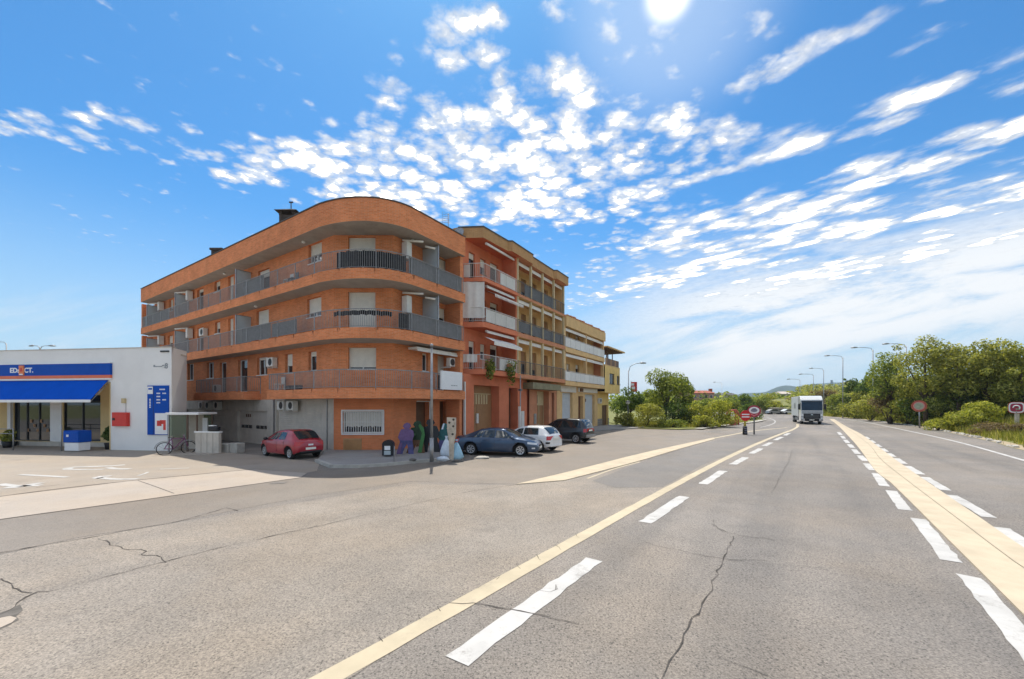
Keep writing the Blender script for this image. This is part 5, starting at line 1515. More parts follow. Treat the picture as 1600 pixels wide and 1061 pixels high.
figure(634.5, 709.5, 1.62, 'lilac figure board with blue trousers, leftmost in the row against the brick wall', 'lilac', 'blue_trousers',
       [('figure_stripe', [(.04, .02), (.16, .02), (.22, .36), (.14, .36)], 'lilac'), ('figure_belt', [(.14, .40), (.56, .40), (.56, .43), (.14, .43)], 'blue_trousers')], .92)
figure(651, 708, 1.70, 'dark and bright green figure board leaning beside the doorway', 'dark_green', 'dark_door',
       [('figure_stripe', [(.40, .02), (.52, .02), (.62, .55), (.56, .80), (.44, .90), (.40, .84), (.52, .62)], 'green_paint'), ('figure_hand', [(.20, .56), (.30, .54), (.31, .60), (.22, .62)], 'green_paint')], .95)
figure(671.5, 706.5, 1.78, 'black figure board standing behind the lamp post', 'black_plastic', 'black_plastic', [('figure_badge', [(.30, .6), (.36, .6), (.36, .65), (.30, .65)], 'green_paint')], .95, True)
figure(694, 706.0, 1.55, 'teal and blue figure board next to the white bag', 'teal', 'blue_trousers', [('figure_stripe', [(.22, .78), (.30, .78), (.36, .98), (.30, .99)], 'bag_white')], .8)
# weathered white board with holes
p = G(705.5, 718.0, .13); wb = boxthing('timber_post', 'tall weathered white board with dark holes at the kerb', 'post', (p[0], p[1], .13))
Pq = Plane(p, (1, .15), -1)
M['old_wood'] = mat('old_wood', (.52, .45, .36), .85, .2, 4, bump=.4, bscale=14, dirt=.6)
f = MB(); prof = [(-.10, 0), (.10, 0), (.13, .8), (.21, 1.2), (.22, 1.95), (-.22, 1.97), (-.20, 1.35), (-.13, .9)]
n = len(prof); vs = [Pq.pt(x, .13+z, .03) for x, z in prof] + [Pq.pt(x, .13+z, -.03) for x, z in prof]
f.add(vs, [tuple(range(n)), tuple(range(2*n-1, n-1, -1))] + [(i, (i+1) % n, n+(i+1) % n, n+i) for i in range(n)])
f.build('board', M['old_wood'], wb)
for x, z in ((.09, 1.86), (-.1, 1.72), (.08, 1.55), (.05, 1.18)):
    q0 = Pq.pt(x, .13+z, .03); q1 = Pq.pt(x, .13+z, .036)
    MB().cyl(q0, q1, .055, n=10).build('hole', M['crack'], wb)
def bag(u, v, w, h, label, m, tie):
    p = G(u, v, .13); t = boxthing('rubbish_bag', label, 'bag', (p[0], p[1], .13))
    f = MB(); nu = 18; rows_ = [(0, .42), (.08, .52), (.25, .50), (.5, .36), (.75, .18), (.88, .06), (1.0, .13)]
    vs = []
    for j, (zz, rr) in enumerate(rows_):
        for i in range(nu):
            a = 2*math.pi*i/nu; k = 1+.10*math.sin(3*a+j)+.07*math.sin(5*a+2*j)
            vs.append((p[0]+w*rr*k*math.cos(a), p[1]+w*.75*rr*k*math.sin(a), .13+h*zz))
    f.add(vs, [(j*nu+i, j*nu+(i+1) % nu, (j+1)*nu+(i+1) % nu, (j+1)*nu+i) for j in range(len(rows_)-1) for i in range(nu)], 0, True)
    f.add(vs[:nu], [tuple(range(nu))])
    f.build('bag_body', M[m], t)
    MB().cyl((p[0], p[1], .13+h*.86), (p[0], p[1], .13+h*.91), w*.09, n=8).build('bag_tie', M[tie], t)
bag(697.5, 712.5, .62, 1.0, 'tall white rubbish bag left of the weathered white board', 'bag_white', 'bag_white')
bag(713.5, 717.0, .58, .92, 'blue rubbish bag tied with a red knot behind the dark blue car', 'bag_blue', 'red_paint')
p = G(692, 720, .13); o = MB().ball((0, 0, .09), .28, .16, .11, jit=.22).build('crumpled_plastic', M['bag_white'], None, (0, 0, 0)); o.location = (p[0], p[1], .13)
tag(o, 'crumpled white plastic lying at the kerb', 'litter')
p = G(754, 716.8); o = MB().ball((0, 0, .05), .34, .22, .09, jit=.15).build('rubble', M['kerb'], None, (0, 0, 0)); o.location = (p[0], p[1], 0)
tag(o, 'pale lump of rubble on the road beside the dark blue car', 'rubble')
p = G(645, 720, .13); o = MB().ball((0, 0, .04), .16, .12, .07, jit=.2).build('rubble', M['crack_soft'], None, (0, 0, 0)); o.location = (p[0], p[1], .13)
tag(o, 'small dark heap on the pavement left of the lamp post', 'rubble')

# ================================================================== POLES, LAMPS, SIGNS
p = G(674.5, 721.5, .13)
t = boxthing('lamp_post', 'slim grey metal post on the pavement in front of the dark doorways', 'post', (p[0], p[1], .13))
MB().cyl((p[0], p[1], .13), (p[0], p[1], 1.2), .095, .095, 12).build('post_base', M['metal_grey'], t)
MB().cyl((p[0], p[1], 1.2), (p[0], p[1], 5.3), .065, .05, 12).build('post_shaft', M['metal_grey'], t)
MB().cyl((p[0], p[1], 5.3), (p[0], p[1], 5.42), .09, .06, 10).build('post_cap', M['metal_grey'], t)
pp = PG.pt(pg(797.5), 0, .9)
t = boxthing('utility_pole', 'thin pole with a white conduit box in front of the salmon block', 'pole', pp)
MB().cyl((pp[0], pp[1], 0), (pp[0], pp[1], 4.95), .05, .04, 8).build('pole_shaft', M['metal_grey'], t)
MB().obox(PG, pg(797.5)-.22, pg(797.5)-.04, 0, 2.55, .84, .98).build('conduit_box', M['white_box'], t)
MB().obox(PG, pg(797.5)-.14, pg(797.5)+.14, 3.75, 3.9, .8, 1.0).build('pole_bracket', M['rail_dark'], t)

def street_lamp(u, Yb, vtop, arms, label, zb=0.0, group='tall street lamps along the main road', m='metal_grey', armlen=2.2, rise=.5):
    q = at(u, Yb); z = hz(vtop, Yb)
    t = boxthing('street_lamp', label, 'street lamp', (q[0], q[1], zb), group)
    MB().cyl((q[0], q[1], zb), (q[0], q[1], z-rise), .10, .065, 8).build('lamp_pole', M[m], t)
    for dx, dy in arms:
        L_ = armlen; d = np.array((dx, dy)); d = d/np.linalg.norm(d)
        pts = [(q[0], q[1], z-rise-.3), (q[0]+d[0]*.25, q[1]+d[1]*.25, z-rise*.45), (q[0]+d[0]*L_*.5, q[1]+d[1]*L_*.5, z-rise*.12), (q[0]+d[0]*L_, q[1]+d[1]*L_, z)]
        a = MB().tube(pts, .045, 6).build('lamp_arm', M[m], t)
        h = MB(); e = pts[-1]
        h.tube([(e[0]-d[0]*.1, e[1]-d[1]*.1, e[2]), (e[0]+d[0]*.25, e[1]+d[1]*.25, e[2]+.02), (e[0]+d[0]*.8, e[1]+d[1]*.8, e[2]-.02)], [.07, .14, .09], 8)
        h.build('lamp_head', M['metal_grey'], a)
    return t
D_ROAD = (-.83, .3)
street_lamp(1317, 80, 555, [D_ROAD], 'tall street lamp right behind the truck, its arm reaching left over the road')
street_lamp(1364, 68, 542, [D_ROAD], 'nearest visible street lamp, rising from the bushes on the right bank')
street_lamp(1416, 64, 536, [D_ROAD], 'street lamp mostly hidden by trees, only its head showing')
street_lamp(1287, 100, 575, [D_ROAD], 'street lamp with single arm directly above the truck cab')
street_lamp(1271, 128, 584, [D_ROAD, (-1, .9)], 'double headed far street lamp over the wooded slope', armlen=3)
street_lamp(1250, 142, 592, [D_ROAD, (-1, .9)], 'double headed street lamp left of the truck, far down the road', armlen=3)
street_lamp(1128, 150, 597, [(-1, .2)], 'farthest thin street lamp beside the dark building', m='rail_white')
street_lamp(982, 60, 567.5, [(1, -.1)], 'street lamp with a curved arm behind the end house', group='curved street lamps', armlen=1.7, rise=1.1)
street_lamp(62.5, 62, 540, [(-1, .15), (1, .15)], 'double armed street lamp showing above the shop roof', group='lamps behind the shop', armlen=1.2, rise=.3)
street_lamp(10, 66, 534, [(-1, .15)], 'street lamp at the left picture edge above the shop roof', group='lamps behind the shop', armlen=1.4, rise=.3)
q = at(981, 48.0)
t = boxthing('garden_lamp', 'short lamp with a small hooded globe among the shrubs beyond the yellow house', 'lamp', (q[0], q[1], 0.1))
MB().cyl((q[0], q[1], .1), (q[0], q[1], 2.75), .07, .05, 8).build('lamp_pole', M['rail_dark'], t)
MB().ball((q[0], q[1], 2.9), .25, .25, .2, nu=10, nv=7).build('lamp_globe', M['rail_white'], t)
MB().cyl((q[0], q[1], 3.0), (q[0], q[1], 3.15), .34, .08, 10).build('lamp_hood', M['rail_dark'], t)
q = at(986, 62)
t = boxthing('banner_sign', 'red and white hanging sign on the curved street lamp behind the end house', 'sign', (q[0], q[1], 4.0))
MB().box(q[0]-.05, q[0]+.9, q[1]-.04, q[1]+.04, 4.6, 6.1).build('sign_plate', M['red_paint'], t)
MB().box(q[0]+.1, q[0]+.6, q[1]-.06, q[1]-.045, 5.0, 5.4).build('sign_print', M['white_plain'], t)
MB().box(q[0]+.0, q[0]+.45, q[1]-.06, q[1]-.045, 5.55, 5.9).build('sign_print', M['white_plain'], t)
MB().tube([(q[0], q[1], 0), (q[0], q[1], 6.3)], .06, 6).build('sign_post', M['metal_grey'], t)

def disc(c, d, r, th, mb, n=28, sx=1.0, mi=0):
    d = Vector((d[0], d[1], 0)).normalized(); t = Vector((-d.y, d.x, 0)); c = Vector(c)
    vs = []
    for k in (0, 1):
        for i in range(n):
            a = 2*math.pi*i/n
            vs.append(c+d*(th*k)+t*(r*sx*math.cos(a))+Vector((0, 0, r*math.sin(a))))
    mb.add(vs, [tuple(range(n))[::-1], tuple(range(n, 2*n))]+[(i, (i+1) % n, n+(i+1) % n, n+i) for i in range(n)], mi)
    return mb
def facing(q, sk=0.0):
    d = -np.array(q); d = d/np.linalg.norm(d); c, s_ = math.cos(sk), math.sin(sk)
    return np.array((d[0]*c-d[1]*s_, d[0]*s_+d[1]*c))
M['sign_red'] = mat('sign_red', (.58, .018, .02), .4, .08, 4); M['sign_maroon'] = mat('sign_maroon', (.36, .035, .07), .5, .1, 4)
M['sign_pink'] = mat('sign_pink', (.62, .22, .22), .5, .1, 4); M['sign_grey'] = mat('sign_grey', (.22, .22, .28), .5, .1, 4)
M['yellow_post'] = mat('yellow_post', (.50, .42, .08), .6, .15, 6); M['sign_weather'] = mat('sign_weather', (.34, .36, .25), .5, .25, 6)
M['sign_rust'] = mat('sign_rust', (.42, .10, .055), .6, .3, 5)
def bar_on(mb, c, d, x0, x1, z0, z1, o0, o1):
    d = Vector((d[0], d[1], 0)); t = Vector((-d.y, d.x, 0)); c = Vector(c)
    vs = [c+d*o+t*x+Vector((0, 0, z)) for z in (z0, z1) for x, o in ((x0, o0), (x1, o0), (x1, o1), (x0, o1))]
    return mb.add(vs, BOXF)
# no-entry sign
q = G(1164, 679.5); zc = hz(649.5, q[1]); d = facing(q, .35)
t = boxthing('road_sign', 'red no entry sign with two white bars on a yellow and black post', 'road sign', (q[0], q[1], 0), 'road signs')
MB().cyl((q[0], q[1], 0), (q[0], q[1], zc-.95), .20, .17, 10).build('post_base', M['black_plastic'], t)
gr_ = MB()
for k in range(4): bar_on(gr_, (q[0], q[1], 0), d, -.10, .10, .16+.18*k, .22+.18*k, .18, .22)
gr_.build('reflector_band', M['sign_grey'], t)
MB().cyl((q[0], q[1], zc-.95), (q[0], q[1], zc), .10, .08, 10).build('post_shaft', M['yellow_post'], t)
c0 = (q[0]+d[0]*.11, q[1]+d[1]*.11, zc)
pl_ = disc(c0, d, .48, .03, MB(), sx=.9).build('sign_plate', M['sign_red'], t)
for zz in (.06, -.16): bar_on(MB(), c0, d, -.31, .31, zz, zz+.10, .031, .04).build('sign_bar', M['white_plain'], pl_)
# ringed sign
q = G(1178.3, 679.2); zc = hz(642.5, q[1]); d = facing(q, .0)
t = boxthing('road_sign', 'round maroon ringed sign with a grey vehicle symbol on a dark post', 'road sign', (q[0], q[1], 0), 'road signs')
MB().cyl((q[0], q[1], 0), (q[0], q[1], zc), .065, .055, 10).build('post_shaft', M['rail_dark'], t)
c0 = (q[0]+d[0]*.08, q[1]+d[1]*.08, zc)
pl_ = disc(c0, d, .53, .03, MB()).build('sign_plate', M['sign_maroon'], t)
disc((c0[0]+d[0]*.031, c0[1]+d[1]*.031, zc+.08), d, .30, .008, MB(), sx=1.35).build('sign_field', M['white_plain'], pl_)
disc((c0[0]+d[0]*.040, c0[1]+d[1]*.040, zc+.07), d, .15, .006, MB(), sx=1.7).build('sign_symbol', M['sign_grey'], pl_)
bar_on(MB(), c0, d, -.13, .13, .16, .26, .040, .046).build('sign_symbol', M['sign_grey'], pl_)
cv = MB(); D3 = Vector((d[0], d[1], 0)); T3_ = Vector((-d[1], d[0], 0)); C3 = Vector(c0)
for sx in (-1, 1): cv.add([C3+D3*.034+T3_*(sx*x)+Vector((0, 0, z)) for x, z in ((0, -.47), (.32, -.26), (.32, -.17), (0, -.36))], [(0, 1, 2, 3)])
cv.build('sign_chevron', M['sign_pink'], pl_)
# weathered round sign on the right verge
q = G(1437, 669); zc = hz(634.5, q[1]); d = facing(q, -.15)
t = boxthing('road_sign', 'weathered round sign with a rusty red ring half hidden by leaves on the verge', 'road sign', (q[0], q[1], 0), 'road signs')
MB().cyl((q[0], q[1], 0), (q[0]-.05, q[1], zc), .07, .06, 10).build('post_shaft', M['metal_grey'], t)
c0 = (q[0]-.05+d[0]*.08, q[1]+d[1]*.08, zc)
pl_ = disc(c0, d, .66, .03, MB()).build('sign_plate', M['sign_rust'], t)
disc((c0[0]+d[0]*.031, c0[1]+d[1]*.031, zc), d, .48, .006, MB()).build('sign_ring', M['sign_pink'], pl_)
disc((c0[0]+d[0]*.038, c0[1]+d[1]*.038, zc), d, .40, .006, MB()).build('sign_field', M['sign_weather'], pl_)
# rounded square sign far right
q = G(1589, 677.5); zc = hz(637.0, q[1]); d = facing(q, -.2)
t = boxthing('road_sign', 'rounded square red sign with a curved grey arrow on a wooden post in the grass', 'road sign', (q[0], q[1], 0), 'road signs')
MB().box(q[0]-.14, q[0]+.14, q[1]-.08, q[1]+.08, 0, zc-.3).build('post_shaft', M['old_wood'], t)
c0 = Vector((q[0]+d[0]*.1, q[1]+d[1]*.1, zc)); D3 = Vector((d[0], d[1], 0)); T3_ = Vector((-d[1], d[0], 0))
def rsq(r, o, th, m, parent, nm):
    f = MB(); n = 32; vs = []
    for k in (0, 1):
        for i in range(n):
            a = 2*math.pi*i/n; cx, sx = math.cos(a), math.sin(a); e = 4.0
            rr = r/((abs(cx)**e+abs(sx)**e)**(1/e))
            vs.append(c0+D3*(o+th*k)+T3_*(rr*cx)+Vector((0, 0, rr*sx)))
    f.add(vs, [tuple(range(n))[::-1], tuple(range(n, 2*n))]+[(i, (i+1) % n, n+(i+1) % n, n+i) for i in range(n)])
    return f.build(nm, m, parent)
pl_ = rsq(.52, 0, .03, M['sign_red'], t, 'sign_plate')
rsq(.48, .031, .004, M['white_plain'], pl_, 'sign_border'); rsq(.38, .036, .004, M['sign_maroon'], pl_, 'sign_field')
aw_ = MB(); pts = [(c0+D3*.048+T3_*(.2*math.cos(a))+Vector((0, 0, .2*math.sin(a)))) for a in np.linspace(R(-40), R(190), 14)]
aw_.tube(pts, .05, 6); aw_.build('sign_arrow', M['white_plain'], pl_)
bar_on(MB(), tuple(c0), d, -.04, .22, -.2, -.08, .041, .05).build('sign_arrow', M['sign_weather'], pl_)
# rust-red hooped frame among the shrubs left of the no-entry sign
q = at(1147, 52.0); t = boxthing('metal_hoop', 'rust red hooped metal frame among the shrubs left of the no entry sign', 'frame', (q[0], q[1], 0.1))
for dy in (0, .6):
    MB().tube([(q[0]-.55, q[1]+dy, .1), (q[0]-.55, q[1]+dy, 1.6), (q[0]-.3, q[1]+dy, 1.95), (q[0]+.3, q[1]+dy, 1.95), (q[0]+.55, q[1]+dy, 1.6), (q[0]+.55, q[1]+dy, .1)], .11, 6).build('hoop', M['sign_rust'], t)
MB().box(q[0]-.5, q[0]+.2, q[1]-.05, q[1]+.05, .1, .7).build('hoop_panel', M['sign_rust'], t)

# ================================================================== CARS
class Car:
    def __init__(s, sp):
        s.sp = sp; s.L = sp['L']
    def c(s, k, x):
        a = np.array(s.sp[k]); return float(np.interp(x, a[:, 0], a[:, 1]))
    def cs(s, k, x):                                  # softened
        return sum(s.c(k, min(max(x+d, 0), s.L))*w for d, w in ((-.08, .2), (-.04, .2), (0, .2), (.04, .2), (.08, .2))) if .1 < x < s.L-.1 else s.c(k, x)
    def section(s, x):
        zb, belt, top, hw, wt = (s.cs(k, x) for k in ('zb', 'belt', 'top', 'hw', 'wt'))
        belt = min(belt, top-.02)
        pts = [(0, zb), (hw*.6, zb), (hw*.9, zb+.02)]
        for t in np.linspace(.06, 1, 17):
            z = zb+(belt-zb)*t
            k = 1 - .055*max(0, (.35-t)/.35)**1.6 - .045*max(0, (t-.6)/.4)**2
            pts.append((hw*k, z))
        dr = min(.075, (top-belt)*.45)
        y0 = hw*.955; wt = min(wt, y0-.01)
        for t in np.linspace(.14, 1, 6): pts.append((y0*(1-t)+wt*t - .0, belt*(1-t)+(top-dr)*t))
        for fy, fz in ((.93, .42), (.82, .14), (.62, .03), (.32, -.06), (0, -.1)): pts.append((wt*fy, top-dr*fz))
        return pts
    def side_y(s, x, z):
        zb, belt, hw = (s.cs(k, x) for k in ('zb', 'belt', 'hw'))
        belt = min(belt, s.cs('top', x)-.02)
        t = (z-zb)/max(belt-zb, .05)
        return hw*(1 - .055*max(0, (.35-t)/.35)**1.6 - .045*max(0, (t-.6)/.4)**2)

def build_car(name, label, sp, paint, loc, heading, group='parked cars'):
    C = Car(sp); L = C.L
    t = thing(name, label, 'car', (loc[0], loc[1], .006), group, world=False, rz=heading)
    x_off = -L/2
    xs = np.unique(np.round(np.concatenate([np.linspace(0, .2, 8), np.arange(.2, L-.2, .035), np.linspace(L-.2, L, 10)]), 4))
    secs = [C.section(x) for x in xs]; n = len(secs[0])
    bm_ = MB(); vs = []; pushed = []
    for x, sec in zip(xs, secs):
        full = [(y, z) for y, z in sec] + [(-y, z) for y, z in sec[::-1]]
        for y, z in full:
            p = False
            for xw in sp['wheels']:
                if (x-xw)**2 + (z-sp['r'])**2 < (sp['r']+.055)**2 and abs(y) > .5: p = True
            vs.append((x+x_off, math.copysign(.56, y) if p else y, z)); pushed.append(p)
    m_ = 2*n
    for i in range(len(xs)-1):
        for j in range(m_):
            a, b_, c_, d_ = i*m_+j, (i+1)*m_+j, (i+1)*m_+(j+1) % m_, i*m_+(j+1) % m_
            dark = any(pushed[k] for k in (a, b_, c_, d_)) or (j in (0, 1, m_-2, m_-1, m_-3))
            bm_.f.append((a, b_, c_, d_)); bm_.m.append(1 if dark else 0); bm_.smooth.append(True)
    bm_.v = vs
    for k in (0, len(xs)-1): bm_.f.append(tuple(range(k*m_, (k+1)*m_))); bm_.m.append(0); bm_.smooth.append(False)
    body = bm_.build('body', [M[paint], M['black_plastic']], t, (0, 0, 0))
    def upper(x, tt, off=.008):                       # point on the side-window plane
        belt, top, hw, wt = (C.cs(k, x) for k in ('belt', 'top', 'hw', 'wt'))
        dr = min(.075, (top-belt)*.45); y0 = hw*.955; wt = min(wt, y0-.01)
        return (x+x_off, y0*(1-tt)+wt*tt+off, belt*(1-tt)+(top-dr)*tt)
    def side_window(xa0, xa1, xb0, xb1, t0=.10, t1=.90, nm='side_window', m='car_glass'):
        for sg in (-1, 1):
            f = MB(); nx, nt_ = 12, 5; v_ = []
            for i in range(nx+1):
                for j in range(nt_+1):
                    tj = j/nt_; xa = xa0*(1-tj)+xa1*tj; xb = xb0*(1-tj)+xb1*tj
                    p = upper(xa+(xb-xa)*i/nx, t0+(t1-t0)*tj); v_.append((p[0], sg*p[1], p[2]))
            f.add(v_, [(i*(nt_+1)+j, (i+1)*(nt_+1)+j, (i+1)*(nt_+1)+j+1, i*(nt_+1)+j+1) for i in range(nx) for j in range(nt_)], 0, True)
            f.build(nm, M[m], t, (0, 0, 0))
    def screen(xa, xb, fr=.90, nm='windscreen', off=.010, m='car_glass'):
        f = MB(); nx, ny = 10, 10; v_ = []
        for i in range(nx+1):
            x = xa+(xb-xa)*i/nx
            sec = C.section(x); up = sec[20:]
            sl = (C.cs('top', x+.02)-C.cs('top', x-.02))/.04; nx_, nz_ = -sl/math.hypot(sl, 1), 1/math.hypot(sl, 1)
            ys = [p[0] for p in sec[-6:]][::-1]; zs_ = [p[1] for p in sec[-6:]][::-1]
            for j in range(ny+1):
                y = (2*j/ny-1)*fr*max(ys)
                z = float(np.interp(abs(y), ys, zs_))
                v_.append((x+x_off+nx_*off, y, z+nz_*off))
        f.add(v_, [(i*(ny+1)+j, (i+1)*(ny+1)+j, (i+1)*(ny+1)+j+1, i*(ny+1)+j+1) for i in range(nx) for j in range(ny)], 0, True)
        return f.build(nm, M[m], t, (0, 0, 0))
    def side_patch(xa, xb, za, zb_, m, nm, off=.008, both=True, slope=0.0):
        out = []
        for sg in ((-1, 1) if both else (1,)):
            f = MB(); nx, nz_ = 10, 4; v_ = []
            for i in range(nx+1):
                for j in range(nz_+1):
                    x = xa+(xb-xa)*i/nx; z = za+(zb_-za)*j/nz_ + slope*(x-xa)
                    v_.append((x+x_off+(.006 if x > L/2 else -.006), sg*(C.side_y(x, z)+off), z))
            f.add(v_, [(i*(nz_+1)+j, (i+1)*(nz_+1)+j, (i+1)*(nz_+1)+j+1, i*(nz_+1)+j+1) for i in range(nx) for j in range(nz_)], 0, True)
            out.append(f.build(nm, M[m], t, (0, 0, 0)))
        return out
    for w in sp['side']: side_window(*w)
    screen(*sp['ws']); screen(*sp['rw'], nm='rear_window')
    for p in sp['patches']: side_patch(*p)
    # seams and handles
    f = MB()
    for xs_ in sp['seams']:
        for sg in (-1, 1):
            pts = []
            for k in range(13):
                z = C.cs('zb', xs_)+.14+(C.cs('belt', xs_)-C.cs('zb', xs_)-.14)*k/12
                pts.append((xs_+x_off, sg*(C.side_y(xs_, z)+.001), z))
            f.tube(pts, .007, 4)
    f.build('door_seam', M['black_plastic'], t, (0, 0, 0))
    for xh in sp['handles']:
        for sg in (-1, 1):
            z = C.cs('belt', xh)-.09; y = C.side_y(xh, z)
            MB().box(xh+x_off-.10, xh+x_off+.10, sg*y-.018, sg*y+.018, z-.015, z+.015).build('door_handle', M[paint], t, (0, 0, 0), bevel=.006)
    xm = sp['mirror']; 
    for sg in (-1, 1):
        y = C.cs('hw', xm)*.95; z = C.cs('belt', xm)+.07
        mm = MB(); mm.ball((xm+x_off, sg*(y+.13), z), .075, .11, .075, nu=10, nv=7); mm.tube([(xm+x_off+.02, sg*(y-.05), z-.05), (xm+x_off, sg*(y+.08), z-.02)], .025, 5)
        mm.build('wing_mirror', M[sp.get('mirror_mat', paint)], t, (0, 0, 0))
    # plates and bumpers
    for e, zz in (('rear', sp['plate_r']), ('front', sp['plate_f'])):
        xx = (x_off-.012) if e == 'rear' else (x_off+L+.012)
        if e == 'rear' and sp.get('plate_rx'): xx = x_off+sp['plate_rx']
        MB().box(xx-.010, xx+.010, -.26, .26, zz, zz+.11).build('number_plate', M['plate'], t, (0, 0, 0))
    for q in sp.get('boxes', []):
        MB().box(q[0]+x_off, q[1]+x_off, q[2], q[3], q[4], q[5]).build(q[6], M[q[7]], t, (0, 0, 0), bevel=.02)
    # wheels
    r = sp['r']; yw = sp['track']
    def wheel(xw, sg):
        w = MB(); prof = [(.0, r*.64), (.02, r*.93), (.05, r), (.16, r), (.19, r*.93), (.2, r*.64)]; n_ = 26; v_ = []
        for o_, rr in prof:
            for i in range(n_): v_.append((xw+x_off+rr*math.cos(2*math.pi*i/n_), sg*(yw-.2+o_), r+rr*math.sin(2*math.pi*i/n_)))
        w.add(v_, [(k*n_+i, k*n_+(i+1) % n_, (k+1)*n_+(i+1) % n_, (k+1)*n_+i) for k in range(5) for i in range(n_)], 0, True)
        w.add(v_[:n_], [tuple(range(n_))]); w.add(v_[-n_:], [tuple(range(n_))])
        wo = w.build('wheel', M['rubber'], t, (0, 0, 0))
        g = MB(); yo = sg*(yw+.004)
        ns = sp.get('spokes', 6)
        for k in range(ns):
            a = 2*math.pi*k/ns+.2; da = .20
            pts = [(r*.10, a-da*1.6), (r*.10, a+da*1.6), (r*.60, a+da), (r*.60, a-da)]
            q = [(xw+x_off+rr*math.cos(b2), yo, r+rr*math.sin(b2)) for rr, b2 in pts]; q2 = [(p[0], p[1]-sg*.03, p[2]) for p in q]
            g.add(q+q2, [(0, 1, 2, 3), (0, 1, 5, 4), (1, 2, 6, 5), (2, 3, 7, 6), (3, 0, 4, 7)])
        n2 = 24; v_ = []
        for rr, dd in ((r*.57, 0), (r*.67, .006), (r*.67, -.04), (r*.57, -.04)):
            for i in range(n2): v_.append((xw+x_off+rr*math.cos(2*math.pi*i/n2), yo+sg*dd, r+rr*math.sin(2*math.pi*i/n2)))
        g.add(v_, [(k*n2+i, k*n2+(i+1) % n2, ((k+1) % 4)*n2+(i+1) % n2, ((k+1) % 4)*n2+i) for k in range(4) for i in range(n2)])
        g.cyl((xw+x_off, yo-sg*.02, r), (xw+x_off, yo+sg*.012, r), r*.15, n=12)
        g.build('rim', M['alloy'], wo, (0, 0, 0))
    for xw in sp['wheels']:
        for sg in (-1, 1): wheel(xw, sg)
    return t

def paint_car(name, col, metal=.25, rough=.28):
    m = mat(name, col, rough, .06, 6, metal=metal, spec=.5, coat=.8); M[name] = m
paint_car('paint_blue', (.030, .060, .115), .45); paint_car('paint_red', (.36, .008, .022), .15); paint_car('paint_white', (.72, .72, .71), .0); paint_car('paint_dark', (.028, .034, .042), .5)

SEDAN = dict(L=4.62, r=.325, track=.80, wheels=(.98, 3.68),
    top=[(0, .74), (.03, .90), (.10, .985), (.55, 1.03), (1.0, 1.20), (1.45, 1.38), (1.9, 1.45), (2.35, 1.455), (2.8, 1.40), (3.2, 1.22), (3.62, 1.00), (4.0, .92), (4.3, .82), (4.5, .70), (4.62, .52)],
    belt=[(0, .66), (.12, .86), (.6, .93), (2.4, .91), (3.5, .90), (4.0, .82), (4.35, .70), (4.55, .56), (4.62, .44)],
    hw=[(0, .60), (.06, .72), (.25, .83), (.8, .89), (2.2, .905), (3.6, .90), (4.1, .85), (4.4, .74), (4.55, .60), (4.62, .44)],
    wt=[(0, .50), (.55, .66), (1.4, .57), (2.3, .60), (2.9, .62), (3.6, .74), (4.1, .70), (4.4, .56), (4.62, .30)],
    zb=[(0, .40), (.25, .27), (.7, .20), (3.9, .19), (4.3, .20), (4.62, .28)],
    side=[(1.62, 1.72, 2.30, 2.30), (2.36, 2.36, 3.38, 2.92), (1.05, 1.38, 1.57, 1.67)],
    ws=(2.86, 3.60, .94), rw=(.68, 1.42, .90), seams=(1.55, 2.33, 3.42), handles=(1.75, 2.55), mirror=3.30,
    patches=[(4.06, 4.52, .66, .76, 'lamp_clear', 'headlight', .008, True, -.12), (.02, .34, .74, .86, 'lamp_red', 'tail_light', .008), (4.28, 4.44, .40, .47, 'lamp_clear', 'fog_light')],
    plate_r=.60, plate_f=.40, boxes=[(4.56, 4.645, -.34, .34, .27, .36, 'air_intake', 'black_plastic'), (4.585, 4.64, -.30, .30, .53, .60, 'grille', 'black_plastic')], spokes=7)
HATCH = dict(L=3.82, r=.29, track=.735, wheels=(.62, 3.06),
    top=[(0, .58), (.02, .86), (.08, .96), (.30, 1.14), (.58, 1.34), (.85, 1.415), (1.5, 1.43), (2.05, 1.36), (2.5, 1.16), (2.92, .98), (3.35, .88), (3.65, .73), (3.82, .50)],
    belt=[(0, .55), (.10, .86), (.4, .92), (1.8, .89), (2.8, .87), (3.4, .78), (3.7, .60), (3.82, .44)],
    hw=[(0, .60), (.05, .70), (.20, .78), (.6, .82), (1.8, .83), (2.9, .82), (3.4, .76), (3.68, .62), (3.82, .42)],
    wt=[(0, .52), (.3, .60), (.7, .58), (1.5, .57), (2.1, .58), (2.9, .68), (3.4, .62), (3.82, .28)],
    zb=[(0, .36), (.2, .26), (.5, .19), (3.2, .18), (3.6, .2), (3.82, .28)],
    side=[(.98, 1.02, 1.62, 1.62), (1.69, 1.69, 2.66, 2.14)],
    ws=(2.10, 2.88, .94), rw=(.13, .66, .93), seams=(1.02, 1.66, 2.70), handles=(1.15, 1.85), mirror=2.58, mirror_mat='black_plastic',
    patches=[(3.3, 3.72, .62, .74, 'lamp_clear', 'headlight', .008, True, -.1), (.015, .16, .66, .86, 'lamp_red', 'tail_light', .008)],
    plate_r=.46, plate_f=.36, boxes=[(-.035, .02, -.56, .56, .30, .40, 'bumper_trim', 'black_plastic'), (3.77, 3.835, -.3, .3, .27, .35, 'air_intake', 'black_plastic'), (-.012, .0, -.13, .13, .66, .74, 'badge', 'white_plain')], spokes=8)
